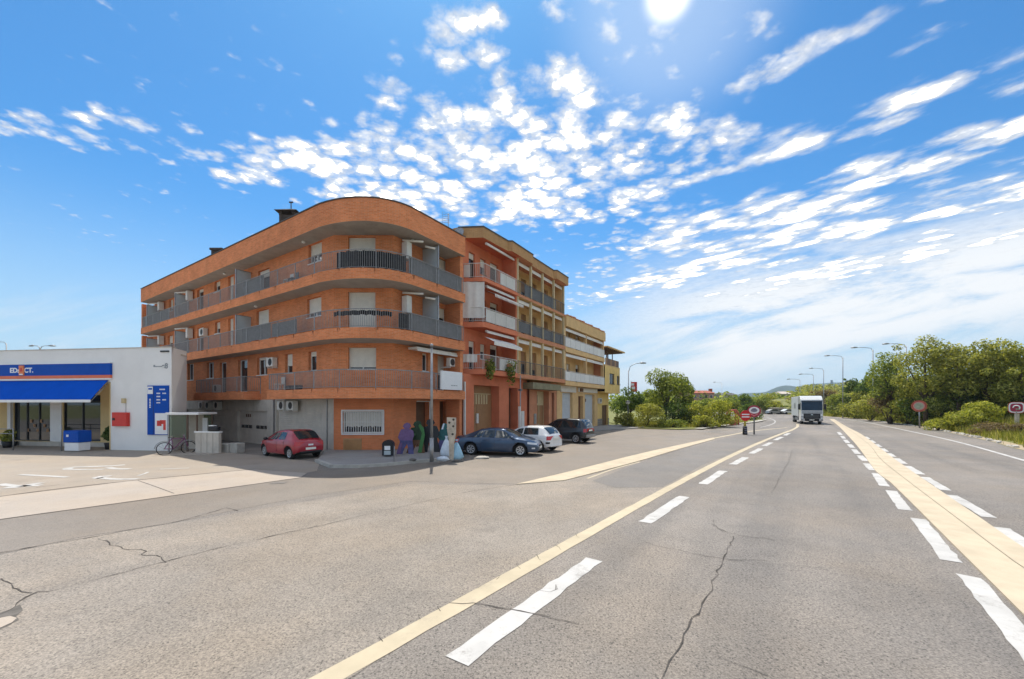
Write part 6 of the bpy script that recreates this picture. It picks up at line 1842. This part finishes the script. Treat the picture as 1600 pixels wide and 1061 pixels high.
HATCH2 = dict(HATCH, L=3.95, r=.30, track=.76, wheels=(.66, 3.14),
    top=[(0, .62), (.02, .90), (.07, 1.0), (.22, 1.18), (.45, 1.38), (.75, 1.46), (1.5, 1.475), (2.1, 1.40), (2.6, 1.18), (3.0, 1.02), (3.45, .92), (3.78, .75), (3.95, .52)],
    hw=[(0, .66), (.05, .77), (.20, .84), (.6, .86), (1.8, .865), (2.9, .85), (3.5, .79), (3.8, .66), (3.95, .44)],
    wt=[(0, .58), (.3, .62), (.7, .60), (1.5, .59), (2.1, .60), (3.0, .70), (3.5, .64), (3.95, .3)],
    belt=[(0, .58), (.10, .90), (.4, .95), (1.8, .92), (2.9, .90), (3.5, .80), (3.8, .62), (3.95, .46)],
    zb=[(0, .34), (.2, .26), (.5, .19), (3.3, .18), (3.7, .2), (3.95, .28)],
    side=[(.70, .78, 1.72, 1.72), (1.80, 1.80, 2.72, 2.20)], ws=(2.16, 2.96, .94), rw=(.10, .50, .93), seams=(1.76, 2.78), handles=(1.92,), mirror=2.66, mirror_mat='paint_white',
    patches=[(3.4, 3.84, .64, .76, 'lamp_clear', 'headlight', .008, True, -.1), (.012, .17, .70, .92, 'lamp_red', 'tail_light', .010), (.01, .2, .50, .60, 'black_plastic', 'bumper_insert', .010)],
    boxes=[(-.03, .02, -.62, .62, .32, .42, 'bumper_trim', 'paint_white'), (3.90, 3.965, -.3, .3, .27, .35, 'air_intake', 'black_plastic')], plate_r=.72)
SUV = dict(L=4.25, r=.345, track=.80, wheels=(.74, 3.36),
    top=[(0, .66), (.02, 1.02), (.06, 1.10), (.20, 1.40), (.36, 1.60), (.6, 1.68), (1.6, 1.71), (2.3, 1.66), (2.75, 1.42), (3.2, 1.14), (3.7, 1.04), (4.05, .88), (4.25, .56)],
    belt=[(0, .60), (.08, .98), (.4, 1.04), (1.8, 1.02), (3.0, 1.0), (3.7, .90), (4.05, .72), (4.25, .5)],
    hw=[(0, .70), (.05, .80), (.20, .87), (.6, .90), (1.8, .91), (3.2, .90), (3.8, .84), (4.1, .70), (4.25, .48)],
    wt=[(0, .62), (.3, .68), (.7, .67), (1.6, .66), (2.3, .66), (3.2, .76), (3.8, .70), (4.25, .34)],
    zb=[(0, .42), (.2, .34), (.5, .26), (3.6, .25), (4.0, .27), (4.25, .34)],
    side=[(.34, .48, .88, .88), (.97, .97, 1.75, 1.75), (1.83, 1.83, 2.92, 2.38)],
    ws=(2.34, 3.14, .94), rw=(.08, .40, .92), seams=(1.0, 1.79, 2.95), handles=(1.12, 1.98), mirror=2.85, mirror_mat='black_plastic',
    patches=[(3.66, 4.12, .74, .90, 'lamp_clear', 'headlight', .008, True, -.1), (.012, .16, .80, 1.02, 'lamp_red', 'tail_light', .010)],
    plate_r=.84, plate_f=.46, boxes=[(-.06, .06, -.72, .72, .42, .60, 'rear_bumper', 'metal_grey'), (4.2, 4.27, -.34, .34, .36, .46, 'air_intake', 'black_plastic')], spokes=7)

def place(wheel_px, sp, which, hd, side):
    """car centre from the ground contact of one near-side wheel"""
    g = np.array(wheel_px); h = np.array((math.cos(hd), math.sin(hd))); lat = np.array((-h[1], h[0]))
    xw = sp['wheels'][which]-sp['L']/2
    return g - h*xw - lat*(sp['track']*side)
hb = math.radians(-14)
g0 = (G(735, 712.0)+0)*1.0
build_car('parked_car', 'dark blue four door saloon parked side-on at the foot of the salmon block', SEDAN, 'paint_blue', place(G(735.5, 711.2), SEDAN, 0, hb, -1), hb)
hr_ = math.atan2(.555, -.831)
build_car('parked_car', 'small red hatchback parked in front of the grey roller shutter', HATCH, 'paint_red', place(G(452, 718.0), HATCH, 0, hr_, 1), hr_)
hw_ = math.radians(180-36)
build_car('parked_car', 'white hatchback seen from behind between the blue saloon and the dark off-roader', HATCH2, 'paint_white', place(G(864, 703.2), HATCH2, 0, hw_, -1), hw_)
hs_ = math.radians(180-35)
build_car('parked_car', 'dark off-roader with a pale rear bumper parked rightmost by the roller shutters', SUV, 'paint_dark', place(G(899.5, 693.2), SUV, 0, hs_, 1), hs_)

# ================================================================== TRUCK
tp = at(1268.5, 55.2); th_ = math.atan2(-.877, -.48)
tr = thing('lorry', 'white box lorry with a dark windscreen coming along the road', 'lorry', (tp[0], tp[1], .006), None, world=False, rz=th_)
prof = [(.02, .42), (.06, 1.0), (.04, 1.70), (-.17, 3.16), (-.24, 3.34), (-.62, 3.70), (-1.1, 3.84), (-2.05, 3.88), (-2.05, .75), (-1.95, .42)]
def extr(pr, y0, y1, mb=None, mi=0):
    mb = mb or MB(); n = len(pr)
    vs = [(x, y0, z) for x, z in pr] + [(x, y1, z) for x, z in pr]
    return mb.add(vs, [tuple(range(n)), tuple(range(2*n-1, n-1, -1))]+[(i, (i+1) % n, n+(i+1) % n, n+i) for i in range(n)], mi)
cab = extr(prof, -1.22, 1.22).build('cab', M['paint_white'], tr, (0, 0, 0), bevel=.06)
def slope_panel(z0, z1, y0, y1, o, m, nm, th=.03):
    fx = lambda z: float(np.interp(z, [.42, 1.0, 1.70, 3.16], [.02, .06, .04, -.17]))
    f = MB(); pr = [(fx(z0)+o, z0), (fx(z1)+o, z1), (fx(z1)+o+th, z1), (fx(z0)+o+th, z0)]
    return extr(pr, y0, y1, f).build(nm, M[m], cab, (0, 0, 0))
M['lorry_glass'] = mat('lorry_glass', (.012, .035, .065), .12, .2, 2, spec=.25)
slope_panel(1.88, 3.06, -1.14, 1.14, .0, 'lorry_glass', 'windscreen')
slope_panel(3.08, 3.22, -1.16, 1.16, -.0, 'paint_dark', 'sun_visor', .12)
slope_panel(.80, 1.46, -.92, .92, .0, 'black_plastic', 'grille', .04)
for k in range(4): slope_panel(.86+.13*k, .90+.13*k, -.78, .78, .042, 'rail_dark', 'grille_bar', .015)
slope_panel(1.44, 1.80, -1.1, 1.1, .0, 'metal_grey', 'front_panel', .03)
slope_panel(1.26, 1.34, -.12, .12, .06, 'chrome', 'badge', .02)
slope_panel(.45, .78, -.80, .80, .0, 'black_plastic', 'bumper', .06)
slope_panel(.55, .67, -.27, .27, .062, 'plate', 'number_plate', .015)
for sg in (-1, 1):
    slope_panel(.50, 1.12, *sorted((sg*.94, sg*1.21)), .0, 'metal_grey', 'bumper_corner', .06)
    slope_panel(.72, .98, *sorted((sg*.96, sg*1.17)), .062, 'lamp_clear', 'headlight', .02)
    f = MB().box(.02, .16, sg*1.42-.13, sg*1.42+.13, 2.0, 2.75); f.tube([(-.1, sg*1.2, 2.8), (.08, sg*1.42, 2.7)], .03, 5)
    f.build('wing_mirror', M['black_plastic'], cab, (0, 0, 0), bevel=.03)
    f = MB().box(-1.15, -.25, sg*1.222, sg*1.226, 1.95, 2.9); f.build('side_window', M['car_glass'], cab, (0, 0, 0))
M['box_white'] = mat('box_white', (.50, .51, .49), .6, .05, 1.5, dirt=.15)
bx = MB().box(-10.6, -2.35, -1.26, 1.26, 1.02, 3.84).build('cargo_box', M['box_white'], tr, (0, 0, 0), bevel=.03)
for sg in (-1, 1):
    f = MB(); 
    for k in range(9): f.box(-10.4+k*1.0, -10.36+k*1.0, sg*1.262, sg*1.275, 1.1, 3.78)
    tag(f.build('box_rib', M['box_white'], bx, (0, 0, 0)), kind='stuff')
    MB().box(-7.0, -5.2, sg*1.276, sg*1.28, 2.1, 2.9).build('side_print', M['metal_grey'], bx, (0, 0, 0))
    MB().box(-6.4, -2.9, sg*1.0, sg*1.2, .45, .9).build('side_guard', M['rail_dark'], tr, (0, 0, 0))
MB().box(-10.4, -1.5, -.45, .45, .62, 1.0).build('chassis', M['black_plastic'], tr, (0, 0, 0))
for xw in (-1.25, -7.9, -9.2):
    for sg in (-1, 1):
        w = MB().cyl((xw, sg*.86, .5), (xw, sg*1.18, .5), .5, n=22).build('wheel', M['rubber'], tr, (0, 0, 0))
        MB().cyl((xw, sg*1.1, .5), (xw, sg*1.19, .5), .29, .2, n=16).build('rim', M['alloy'], w, (0, 0, 0))

# ================================================================== RIGHT BANK AND FAR TERRAIN
vfull = resample(np.array([(8, -8), (14, 1)] + [tuple(p) for p in verge]), 3.0)
offs = [.85, 1.6, 3, 5, 8, 13, 22, 40, 80]; hts = [.0, .08, .25, .7, 1.7, 3.2, 4.4, 5.2, 6.0]
gv = []; 
for o_, h in zip(offs, hts):
    p = offset_path(vfull, -o_)
    for i, q in enumerate(p): gv.append((q[0], q[1], h*(1+.16*math.sin(q[0]*.3+o_)*math.cos(q[1]*.21)) + .012))
nv = len(vfull)
bank = MB().add(gv, [(k*nv+i, k*nv+i+1, (k+1)*nv+i+1, (k+1)*nv+i) for k in range(len(offs)-1) for i in range(nv-1)], 0, True).build('bank', M['grass_ground'])
tag(bank, 'grassy bank rising beside the right edge of the road', kind='structure')
def bank_h(p):
    d = np.linalg.norm(vfull-np.array(p), axis=1).min()
    return float(np.interp(d, [0]+offs, [0]+hts))

def ridge(name, label, prof, Yr, depth, m, lo=0.0):
    u = np.array([p[0] for p in prof], float); v = np.array([p[1] for p in prof], float)
    uu = np.linspace(u[0], u[-1], 90); vv = np.interp(uu, u, v) + rng.normal(0, .22, 90)
    top = [(*at(a, Yr), hz(b_, Yr)) for a, b_ in zip(uu, vv)]
    n = 90
    front = [(p[0]-depth*.2, p[1]-depth, lo) for p in top]; midr = [(p[0]-depth*.08, p[1]-depth*.45, lo+(p[2]-lo)*.62*(1+.06*math.sin(i*.7))) for i, p in enumerate(top)]
    back = [(p[0]+depth*.2, p[1]+depth, lo) for p in top]
    f = MB().add(front+midr+top+back, [(k*n+i, k*n+i+1, (k+1)*n+i+1, (k+1)*n+i) for k in range(3) for i in range(n-1)], 0, True)
    o = f.build(name, M[m]); return tag(o, label, kind='structure')
ridge('hill', 'blue far ridge on the horizon behind the road bend', [(1090, 633), (1120, 628), (1140, 621.5), (1160, 614.5), (1185, 613.5), (1202, 611.5), (1216, 604), (1228, 602), (1245, 604), (1270, 600), (1300, 598), (1340, 597), (1400, 600), (1500, 612), (1600, 628)], 1900, 500, 'hill')
ridge('hill', 'nearer low wooded hill behind the truck', [(1205, 632), (1225, 618), (1245, 611), (1265, 607), (1300, 604), (1340, 600), (1400, 596), (1500, 594), (1700, 605)], 330, 130, 'grass_ground')
q = at(1299.5, 1860)
MB().prism([(q[0]-3, q[1]-3), (q[0]+3, q[1]-3), (q[0]+3, q[1]+3), (q[0]-3, q[1]+3)], 80, hz(594, 1860)).build('hilltop_tower', M['hill'])
t = bpy.data.objects['hilltop_tower']; tag(t, 'small square tower on top of the far blue ridge', 'tower')

# ================================================================== VEGETATION
def tree(kind, label, u, Yb, vtop, wpx, leaf, n=2600, size=.2, cat='tree', zb=None, trunk=True, puffs=13, squash=1.0, group=None):
    p = at(u, Yb)
    if zb is None: zb = bank_h(p) if p[0] > 30 and u > 1285 else .1
    ztop = hz(vtop, Yb); H = max(ztop-zb, .8); Rr = wpx/F_*Yb/2
    t = thing(kind, label, cat, (p[0], p[1], zb), group)
    low = .30 if trunk else .05
    cs, rs_ = [], []
    for k in range(puffs):
        a = 2*math.pi*k/puffs*2.4+random.uniform(-.4, .4); f = random.uniform(0, 1)
        zc = zb + H*(low + (1-low)*(.12+.72*f)); rad = Rr*(.72*(1-.75*max(0, f-.45)))*random.uniform(.45, 1.0)
        pr = Rr*random.uniform(.30, .48)
        cs.append((p[0]+rad*math.cos(a), p[1]+rad*math.sin(a), zc)); rs_.append((pr, pr, min(pr*.8, H*.24)*squash))
    cs.append((p[0]+random.uniform(-.15, .15)*Rr, p[1], zb+H*.88)); rs_.append((Rr*.32, Rr*.32, H*.12))
    for k in range(4):                                        # loose sprays that break the outline
        a = random.uniform(0, 2*math.pi); zc = zb+H*random.uniform(low+.1, .97)
        cs.append((p[0]+Rr*.9*math.cos(a)*(1.1-zc/(ztop+1)*.5), p[1]+Rr*.9*math.sin(a), zc)); rs_.append((Rr*.16, Rr*.16, Rr*.13))
    leaves('crown', cs, rs_, int(n*1.7), size*.68, M[leaf], t)
    if trunk:
        w = MB(); r0 = .05+.018*H
        w.tube([(p[0], p[1], zb-.1), (p[0]+.1, p[1], zb+H*.3), (p[0]+.05, p[1]+.1, zb+H*.6), (p[0], p[1], zb+H*.85)], [r0, r0*.75, r0*.45, r0*.15], 7)
        for c in cs[:8]: w.tube([(p[0]+.08, p[1], zb+H*.28), ((p[0]+c[0])/2, (p[1]+c[1])/2, (zb+H*.3+c[2])/2), c], [r0*.5, r0*.3, r0*.1], 5)
        w.build('trunk', M['bark'], t)
    else:
        w = MB()
        for c in cs[:6]: w.tube([(p[0], p[1], zb-.05), (c[0], c[1], c[2])], [.05, .015], 4)
        w.build('stems', M['bark'], t)
    return t
GR = 'trees on the right bank'; GS = 'shrubs on the right bank'; GC = 'trees and shrubs of the planted corner'; GF = 'trees along the far bend'
T = tree
T('broadleaf_tree', 'tall loose olive tree with the highest crown on the right bank', 1446, 50, 523, 100, 'leaf_olive', 4200, .19, group=GR)
T('broadleaf_tree', 'green tree behind the nearest street lamp on the right bank', 1392, 57, 550, 76, 'leaf_mid', 3200, .2, group=GR)
T('broadleaf_tree', 'olive tree at the right of the tallest crown', 1497, 47, 538, 96, 'leaf_olive', 3800, .19, group=GR)
T('broadleaf_tree', 'dense tree with a spiky top near the right picture edge', 1541, 45, 529, 92, 'leaf_olive', 3800, .19, group=GR)
T('broadleaf_tree', 'yellowish tree cut by the right picture edge', 1596, 43, 543, 96, 'leaf_olive', 3400, .19, group=GR)
T('broadleaf_tree', 'darker tree standing low behind the others at far right', 1570, 52, 548, 90, 'leaf_mid', 2600, .22, group=GR)
T('broadleaf_tree', 'dark pine-like tree above the brown bushes', 1361, 78, 586, 46, 'leaf_dark', 1500, .26, group=GR)
T('broadleaf_tree', 'small dark tree right of the truck lamp', 1335, 88, 590, 34, 'leaf_dark', 1300, .26, group=GR)
T('shrub', 'dark green bush behind the weathered round sign', 1450, 52, 590, 84, 'leaf_dark', 2600, .17, 'shrub', trunk=False, group=GS)
T('shrub', 'large green bush right of the weathered round sign', 1492, 48, 592, 84, 'leaf_mid', 2800, .16, 'shrub', trunk=False, group=GS)
T('shrub', 'dark mass of leaves between the two right hand signs', 1518, 47, 600, 70, 'leaf_dark', 2200, .16, 'shrub', trunk=False, group=GS)
T('shrub', 'bright lime bush above the rounded square sign', 1572, 44.5, 597, 84, 'leaf_lime', 2600, .16, 'shrub', trunk=False, group=GS)
T('shrub', 'lime bush left of the rounded square sign', 1536, 41.5, 628, 60, 'leaf_lime', 1900, .14, 'shrub', trunk=False, group=GS)
T('shrub', 'green bush cut by the right picture edge behind the sign', 1608, 43, 612, 64, 'leaf_mid', 1900, .15, 'shrub', trunk=False, group=GS)
T('broadleaf_tree', 'rounded green tree between the tallest crown and its right neighbour', 1471, 55, 560, 84, 'leaf_mid', 2600, .2, group=GR)
T('shrub', 'tall lime bush filling the gap above the lime bush by the square sign', 1556, 48, 574, 92, 'leaf_lime', 2600, .17, 'shrub', trunk=False, group=GS)
T('shrub', 'olive bush at the right picture edge behind the square sign', 1600, 48, 566, 92, 'leaf_olive', 2600, .17, 'shrub', trunk=False, group=GS)
T('shrub', 'light bush low between the round and the square sign', 1508, 41, 640, 58, 'leaf_lime', 1700, .14, 'shrub', trunk=False, group=GS)
T('shrub', 'low dry brown weeds on the verge left of the square sign post', 1553, 34.5, 660, 60, 'leaf_brown', 1100, .1, 'shrub', trunk=False, group=GS)
T('shrub', 'low dry weeds at the right picture edge of the verge', 1598, 33, 664, 44, 'leaf_brown', 800, .1, 'shrub', trunk=False, group=GS)
T('shrub', 'small green weed clump at the foot of the weathered round sign', 1466, 42.5, 655, 44, 'leaf_lime', 1000, .11, 'shrub', trunk=False, group=GS)
T('shrub', 'leafy bush left of the weathered round sign', 1418, 54, 606, 56, 'leaf_lime', 1800, .18, 'shrub', trunk=False, group=GS)
T('shrub', 'brown dry bush on the bank', 1388, 58, 602, 52, 'leaf_brown', 1600, .2, 'shrub', trunk=False, group=GS)
T('shrub', 'olive bush left of the brown dry bush', 1360, 66, 616, 54, 'leaf_olive', 1500, .22, 'shrub', trunk=False, group=GS)
T('shrub', 'green bush behind the lamp right of the truck', 1336, 78, 612, 50, 'leaf_olive', 1400, .25, 'shrub', trunk=False, group=GS)
T('shrub', 'greenish bush just right of the truck', 1310, 90, 616, 46, 'leaf_mid', 1300, .28, 'shrub', trunk=False, group=GS)
T('shrub', 'dry brown bush above the truck roof', 1290, 104, 610, 56, 'leaf_brown', 1300, .32, 'shrub', trunk=False, group=GS)
T('shrub', 'olive scrub left above the truck', 1262, 118, 612, 60, 'leaf_olive', 1300, .36, 'shrub', trunk=False, zb=1, group=GS)
# planted corner on the left
T('broadleaf_tree', 'tallest bright green tree in the planted corner beyond the yellow house', 1040, 54, 579, 78, 'leaf_mid', 4200, .18, group=GC)
T('broadleaf_tree', 'green tree with a feathery top right of the tallest corner tree', 1068, 57, 588, 38, 'leaf_mid', 2400, .18, group=GC)
T('broadleaf_tree', 'dark green tree directly right of the yellow house', 984, 60, 604, 52, 'leaf_dark', 2400, .2, group=GC)
T('broadleaf_tree', 'dark round tree low behind the front shrubs', 1012, 62, 610, 46, 'leaf_mid', 1800, .2, group=GC)
T('shrub', 'rounded grey-green shrub at the front of the planted corner', 1010, 47.5, 629, 58, 'leaf_olive', 2200, .13, 'shrub', trunk=False, group=GC)
T('shrub', 'small shrub at the foot of the yellow house', 976, 48.5, 646, 34, 'leaf_olive', 1200, .13, 'shrub', trunk=False, group=GC)
T('shrub', 'dark dense shrub under the tallest corner tree', 1058, 51, 622, 60, 'leaf_dark', 2200, .15, 'shrub', trunk=False, group=GC)
T('shrub', 'bright green shrub right of the dark dense one', 1088, 50, 632, 52, 'leaf_lime', 1900, .14, 'shrub', trunk=False, group=GC)
T('shrub', 'yellow-green shrub with a conical top near the rusty hoop', 1122, 49, 626, 58, 'leaf_lime', 2300, .14, 'shrub', trunk=False, group=GC)
T('shrub', 'low yellowish shrub at the kerb of the planted corner', 1100, 46.5, 650, 44, 'leaf_lime', 1300, .12, 'shrub', trunk=False, group=GC)
T('shrub', 'dark green shrub behind the two road signs', 1168, 70, 632, 44, 'leaf_dark', 1300, .2, 'shrub', trunk=False, group=GC)
T('shrub', 'low weedy shrub between kerb and bushes', 1050, 46.5, 656, 46, 'leaf_mid', 1200, .11, 'shrub', trunk=False, group=GC)
# far bend
for k, (u, Yb, vt, w, lf, lb) in enumerate([
    (1105, 92, 625, 44, 'leaf_mid', 'round green tree in front of the red roofed house'), (1135, 100, 622, 46, 'leaf_mid', 'green tree below the dark far building'),
    (1160, 112, 618, 40, 'leaf_dark', 'dark tree left of the far pale houses'), (1184, 120, 622, 40, 'leaf_mid', 'green tree above the ringed sign'),
    (1206, 128, 627, 38, 'leaf_olive', 'olive tree below the far pale houses'), (1225, 124, 634, 34, 'leaf_mid', 'small green tree left of the truck'),
    (1090, 98, 627, 40, 'leaf_lime', 'light green tree below the red roofed house'), (1198, 150, 616, 34, 'leaf_lime', 'light tree at the foot of the blue ridge'),
    (1245, 140, 622, 44, 'leaf_brown', 'dry brown tree just left of the truck roof')]):
    T('broadleaf_tree', lb, u, Yb, vt, w, lf, 1300, .34, zb=.1, group=GF)
# far woods as one mass
cs, rs_ = [], []
for k in range(150):
    a = random.uniform(0, 1); Yb = random.uniform(150, 300); u = 960+a*330
    p = at(u, Yb); h = random.uniform(2.5, 4.6)
    cs.append((p[0], p[1], h)); rs_.append((random.uniform(4, 8), random.uniform(4, 8), h*.95))
tag(leaves('far_wood', cs, rs_, 15000, .8, M['leaf_mid']), 'band of green woodland along the far bend of the road', kind='stuff')
cs, rs_ = [], []
for k in range(260):
    u = random.uniform(1215, 1640); Yb = random.uniform(215, 325); p = at(u, Yb)
    top = np.interp(u, [1205, 1225, 1245, 1265, 1300, 1340, 1400, 1500, 1700], [632, 618, 611, 607, 604, 600, 596, 594, 605]); zt = hz(top, 330)
    z = zt*max(0.0, (Yb-200)/130)
    cs.append((p[0], p[1], z+1)); rs_.append((random.uniform(4, 8), random.uniform(4, 8), random.uniform(2, 4)))
tag(leaves('hillside_scrub', cs, rs_, 22000, .85, M['leaf_olive']), 'scrub covering the low hill behind the truck', kind='stuff')

# grass: blades along the right verge and in the planted corner
def blades(name, label, pts, n, h0, h1, w, m, hf):
    V = np.zeros((n, 3, 3)); idx = rng.integers(0, len(pts), n); P = np.array(pts)[idx] + rng.normal(0, .25, (n, 2))
    z = np.array([hf(p) for p in P]); a = rng.uniform(0, 2*np.pi, n); h = rng.uniform(h0, h1, n)
    dx, dy = np.cos(a)*w, np.sin(a)*w; lean = rng.normal(0, .28, (n, 2))*h[:, None]
    V[:, 0] = np.stack([P[:, 0]-dx, P[:, 1]-dy, z], 1); V[:, 1] = np.stack([P[:, 0]+dx, P[:, 1]+dy, z], 1)
    V[:, 2] = np.stack([P[:, 0]+lean[:, 0], P[:, 1]+lean[:, 1], z+h], 1)
    me = bpy.data.meshes.new(name); me.vertices.add(3*n); me.vertices.foreach_set('co', V.ravel())
    me.loops.add(3*n); me.loops.foreach_set('vertex_index', np.arange(3*n, dtype=np.int32)); me.polygons.add(n)
    me.polygons.foreach_set('loop_start', np.arange(0, 3*n, 3, dtype=np.int32)); me.materials.append(m); me.update(calc_edges=True); me.validate()
    o = bpy.data.objects.new(name, me); COL.objects.link(o); return tag(o, label, kind='stuff')
gp2 = []
vb = vfull[(vfull[:, 1] > 16) & (vfull[:, 1] < 112)]
for o_ in np.linspace(1.1, 7.5, 15):
    for p in resample(offset_path(vb, -o_), .5): gp2.append(p)
blades('tall_grass', 'tall yellow-green grass growing along the right verge', gp2, 42000, .18, .75, .035, M['blade'], bank_h)
ptsc = []
for k in range(1500):
    u = random.uniform(978, 1172); Yb = random.uniform(46.6, 60); p = at(u, Yb)
    edge = np.interp(u, [975, 1010, 1060, 1100, 1117, 1150, 1180], [47.3, 44.9, 43.2, 44.3, 48.7, 55.7, 62.8])
    if Yb > edge+.6: ptsc.append(p)
blades('corner_grass', 'yellow-green weeds and grass in the planted corner', ptsc, 12000, .12, .5, .04, M['blade'], lambda p: .1)

# ================================================================== FAR BUILDINGS
def house(name, label, u0, u1, v0, v1, Yb, wallm, roofm, depth=10, roofh=.35, wins=3):
    a, c = at(u0, Yb), at(u1, Yb); zt = hz(v0, Yb); zr = zt-(zt)*roofh*.4
    t = thing(name, label, 'house', ((a[0]+c[0])/2, Yb, 0))
    w = c[0]-a[0]
    MB().box(a[0]+.3, c[0]-.3, Yb, Yb+depth, 0, zr).build('wall', M[wallm], t)
    f = MB(); x0, x1 = a[0]-.2, c[0]+.2
    f.add([(x0, Yb-.6, zr+.004), (x1, Yb-.6, zr+.004), (x1, Yb+depth+.6, zr+.004), (x0, Yb+depth+.6, zr+.004), (x0+.6, Yb+depth/2, zt), (x1-.6, Yb+depth/2, zt)], [(0, 1, 5, 4), (2, 3, 4, 5), (1, 2, 5), (3, 0, 4), (0, 3, 2, 1)])
    ro = f.build('roof', M[roofm], t)
    for k in range(wins):
        x = a[0]+w*(k+.7)/(wins+.4)
        wf = MB().box(x-.5, x+.5, Yb-.06, Yb-.004, zr-1.9, zr-.7).build('window', M['white_frame'], t)
        MB().box(x-.42, x+.42, Yb-.10, Yb-.062, zr-1.82, zr-.78).build('pane', M['pane'], wf)
    return t
M['roof_red'] = mat('roof_red', (.33, .10, .06), .85, .2, 2); M['wall_pink'] = mat('wall_pink', (.42, .25, .19), .9, .1, 1)
M['wall_pale'] = mat('wall_pale', (.50, .44, .38), .9, .1, 1); M['roof_dark'] = mat('roof_dark', (.09, .085, .09), .9, .2, 1)
h_ = house('far_house', 'far pinkish house with a red roof above the corner trees', 1072, 1117, 609.5, 632, 150, 'wall_pink', 'roof_red', wins=5)
q = at(1110, 155); MB().box(q[0]-.5, q[0]+.5, 154.5, 155.5, 6.6, hz(607.5, 155)).build('chimney', M['roof_red'], h_)
house('far_house', 'far dark roofed building left of the blue ridge', 1128, 1153, 613.5, 632, 190, 'wall_pale', 'roof_dark', wins=3)
for u0, u1, v0, Yb, lb in ((1198, 1212, 621, 205, 'lowest pale house at the left of the hillside terrace'), (1210, 1223, 616.5, 212, 'middle pale house on the hillside terrace'), (1221, 1236, 611.5, 222, 'topmost pale house on the hillside terrace')):
    house('far_house', lb, u0, u1, v0, 634, Yb, 'wall_pale', 'wall_pale', 8, wins=2)
q0, q1 = at(1206, 118), at(1226, 118)
t = thing('far_shed', 'low dark shed with a pale roof beside the far road', 'shed', ((q0[0]+q1[0])/2, 118, 0))
MB().box(q0[0], q1[0], 118, 123, 0, 1.5).build('wall', M['stone'], t); MB().box(q0[0]-.3, q1[0]+.3, 117.6, 123.4, 1.503, 1.75).build('roof', M['wall_pale'], t)
for k, (u, lb) in enumerate(((1210, 'tiny pale car parked beside the far shed'), (1233, 'tiny white car parked left of the truck at the far bend'))):
    q = at(u, 112)
    t = thing('far_car', lb, 'car', (q[0], q[1], 0))
    f = extr([(-2, .35), (2, .35), (2, .8), (1.2, .92), (.6, 1.4), (-1.0, 1.42), (-1.9, .95)], -.8, .8); f.v = [(x+q[0], y+q[1], z) for x, y, z in f.v]
    f.build('body', M[('metal_grey', 'paint_white')[k]], t)
    for x in (-1.25, 1.25): MB().cyl((q[0]+x, q[1]-.82, .32), (q[0]+x, q[1]+.82, .32), .32, n=12).build('wheel', M['rubber'], t)
    f = extr([(.5, .95), (.25, 1.32), (-.9, 1.34), (-1.4, .97)], -.82, .82); f.v = [(x+q[0], y+q[1], z) for x, y, z in f.v]; f.build('side_window', M['car_glass'], t)

# ================================================================== AIR
HZ = bpy.data.materials.new('haze'); HZ.use_nodes = True
hn = HZ.node_tree; hn.nodes.clear()
ho = hn.nodes.new('ShaderNodeOutputMaterial'); hv = hn.nodes.new('ShaderNodeVolumePrincipled')
hv.inputs['Color'].default_value = (.62, .76, .92, 1); hv.inputs['Density'].default_value = .00017; hv.inputs['Anisotropy'].default_value = .1
hn.links.new(hv.outputs[0], ho.inputs['Volume'])
hz_ = MB().box(-3600, 3600, -1600, 6100, -1.0, 116.0).build('haze', HZ)
tag(hz_, 'thin pale blue air that softens the far hills', kind='stuff')
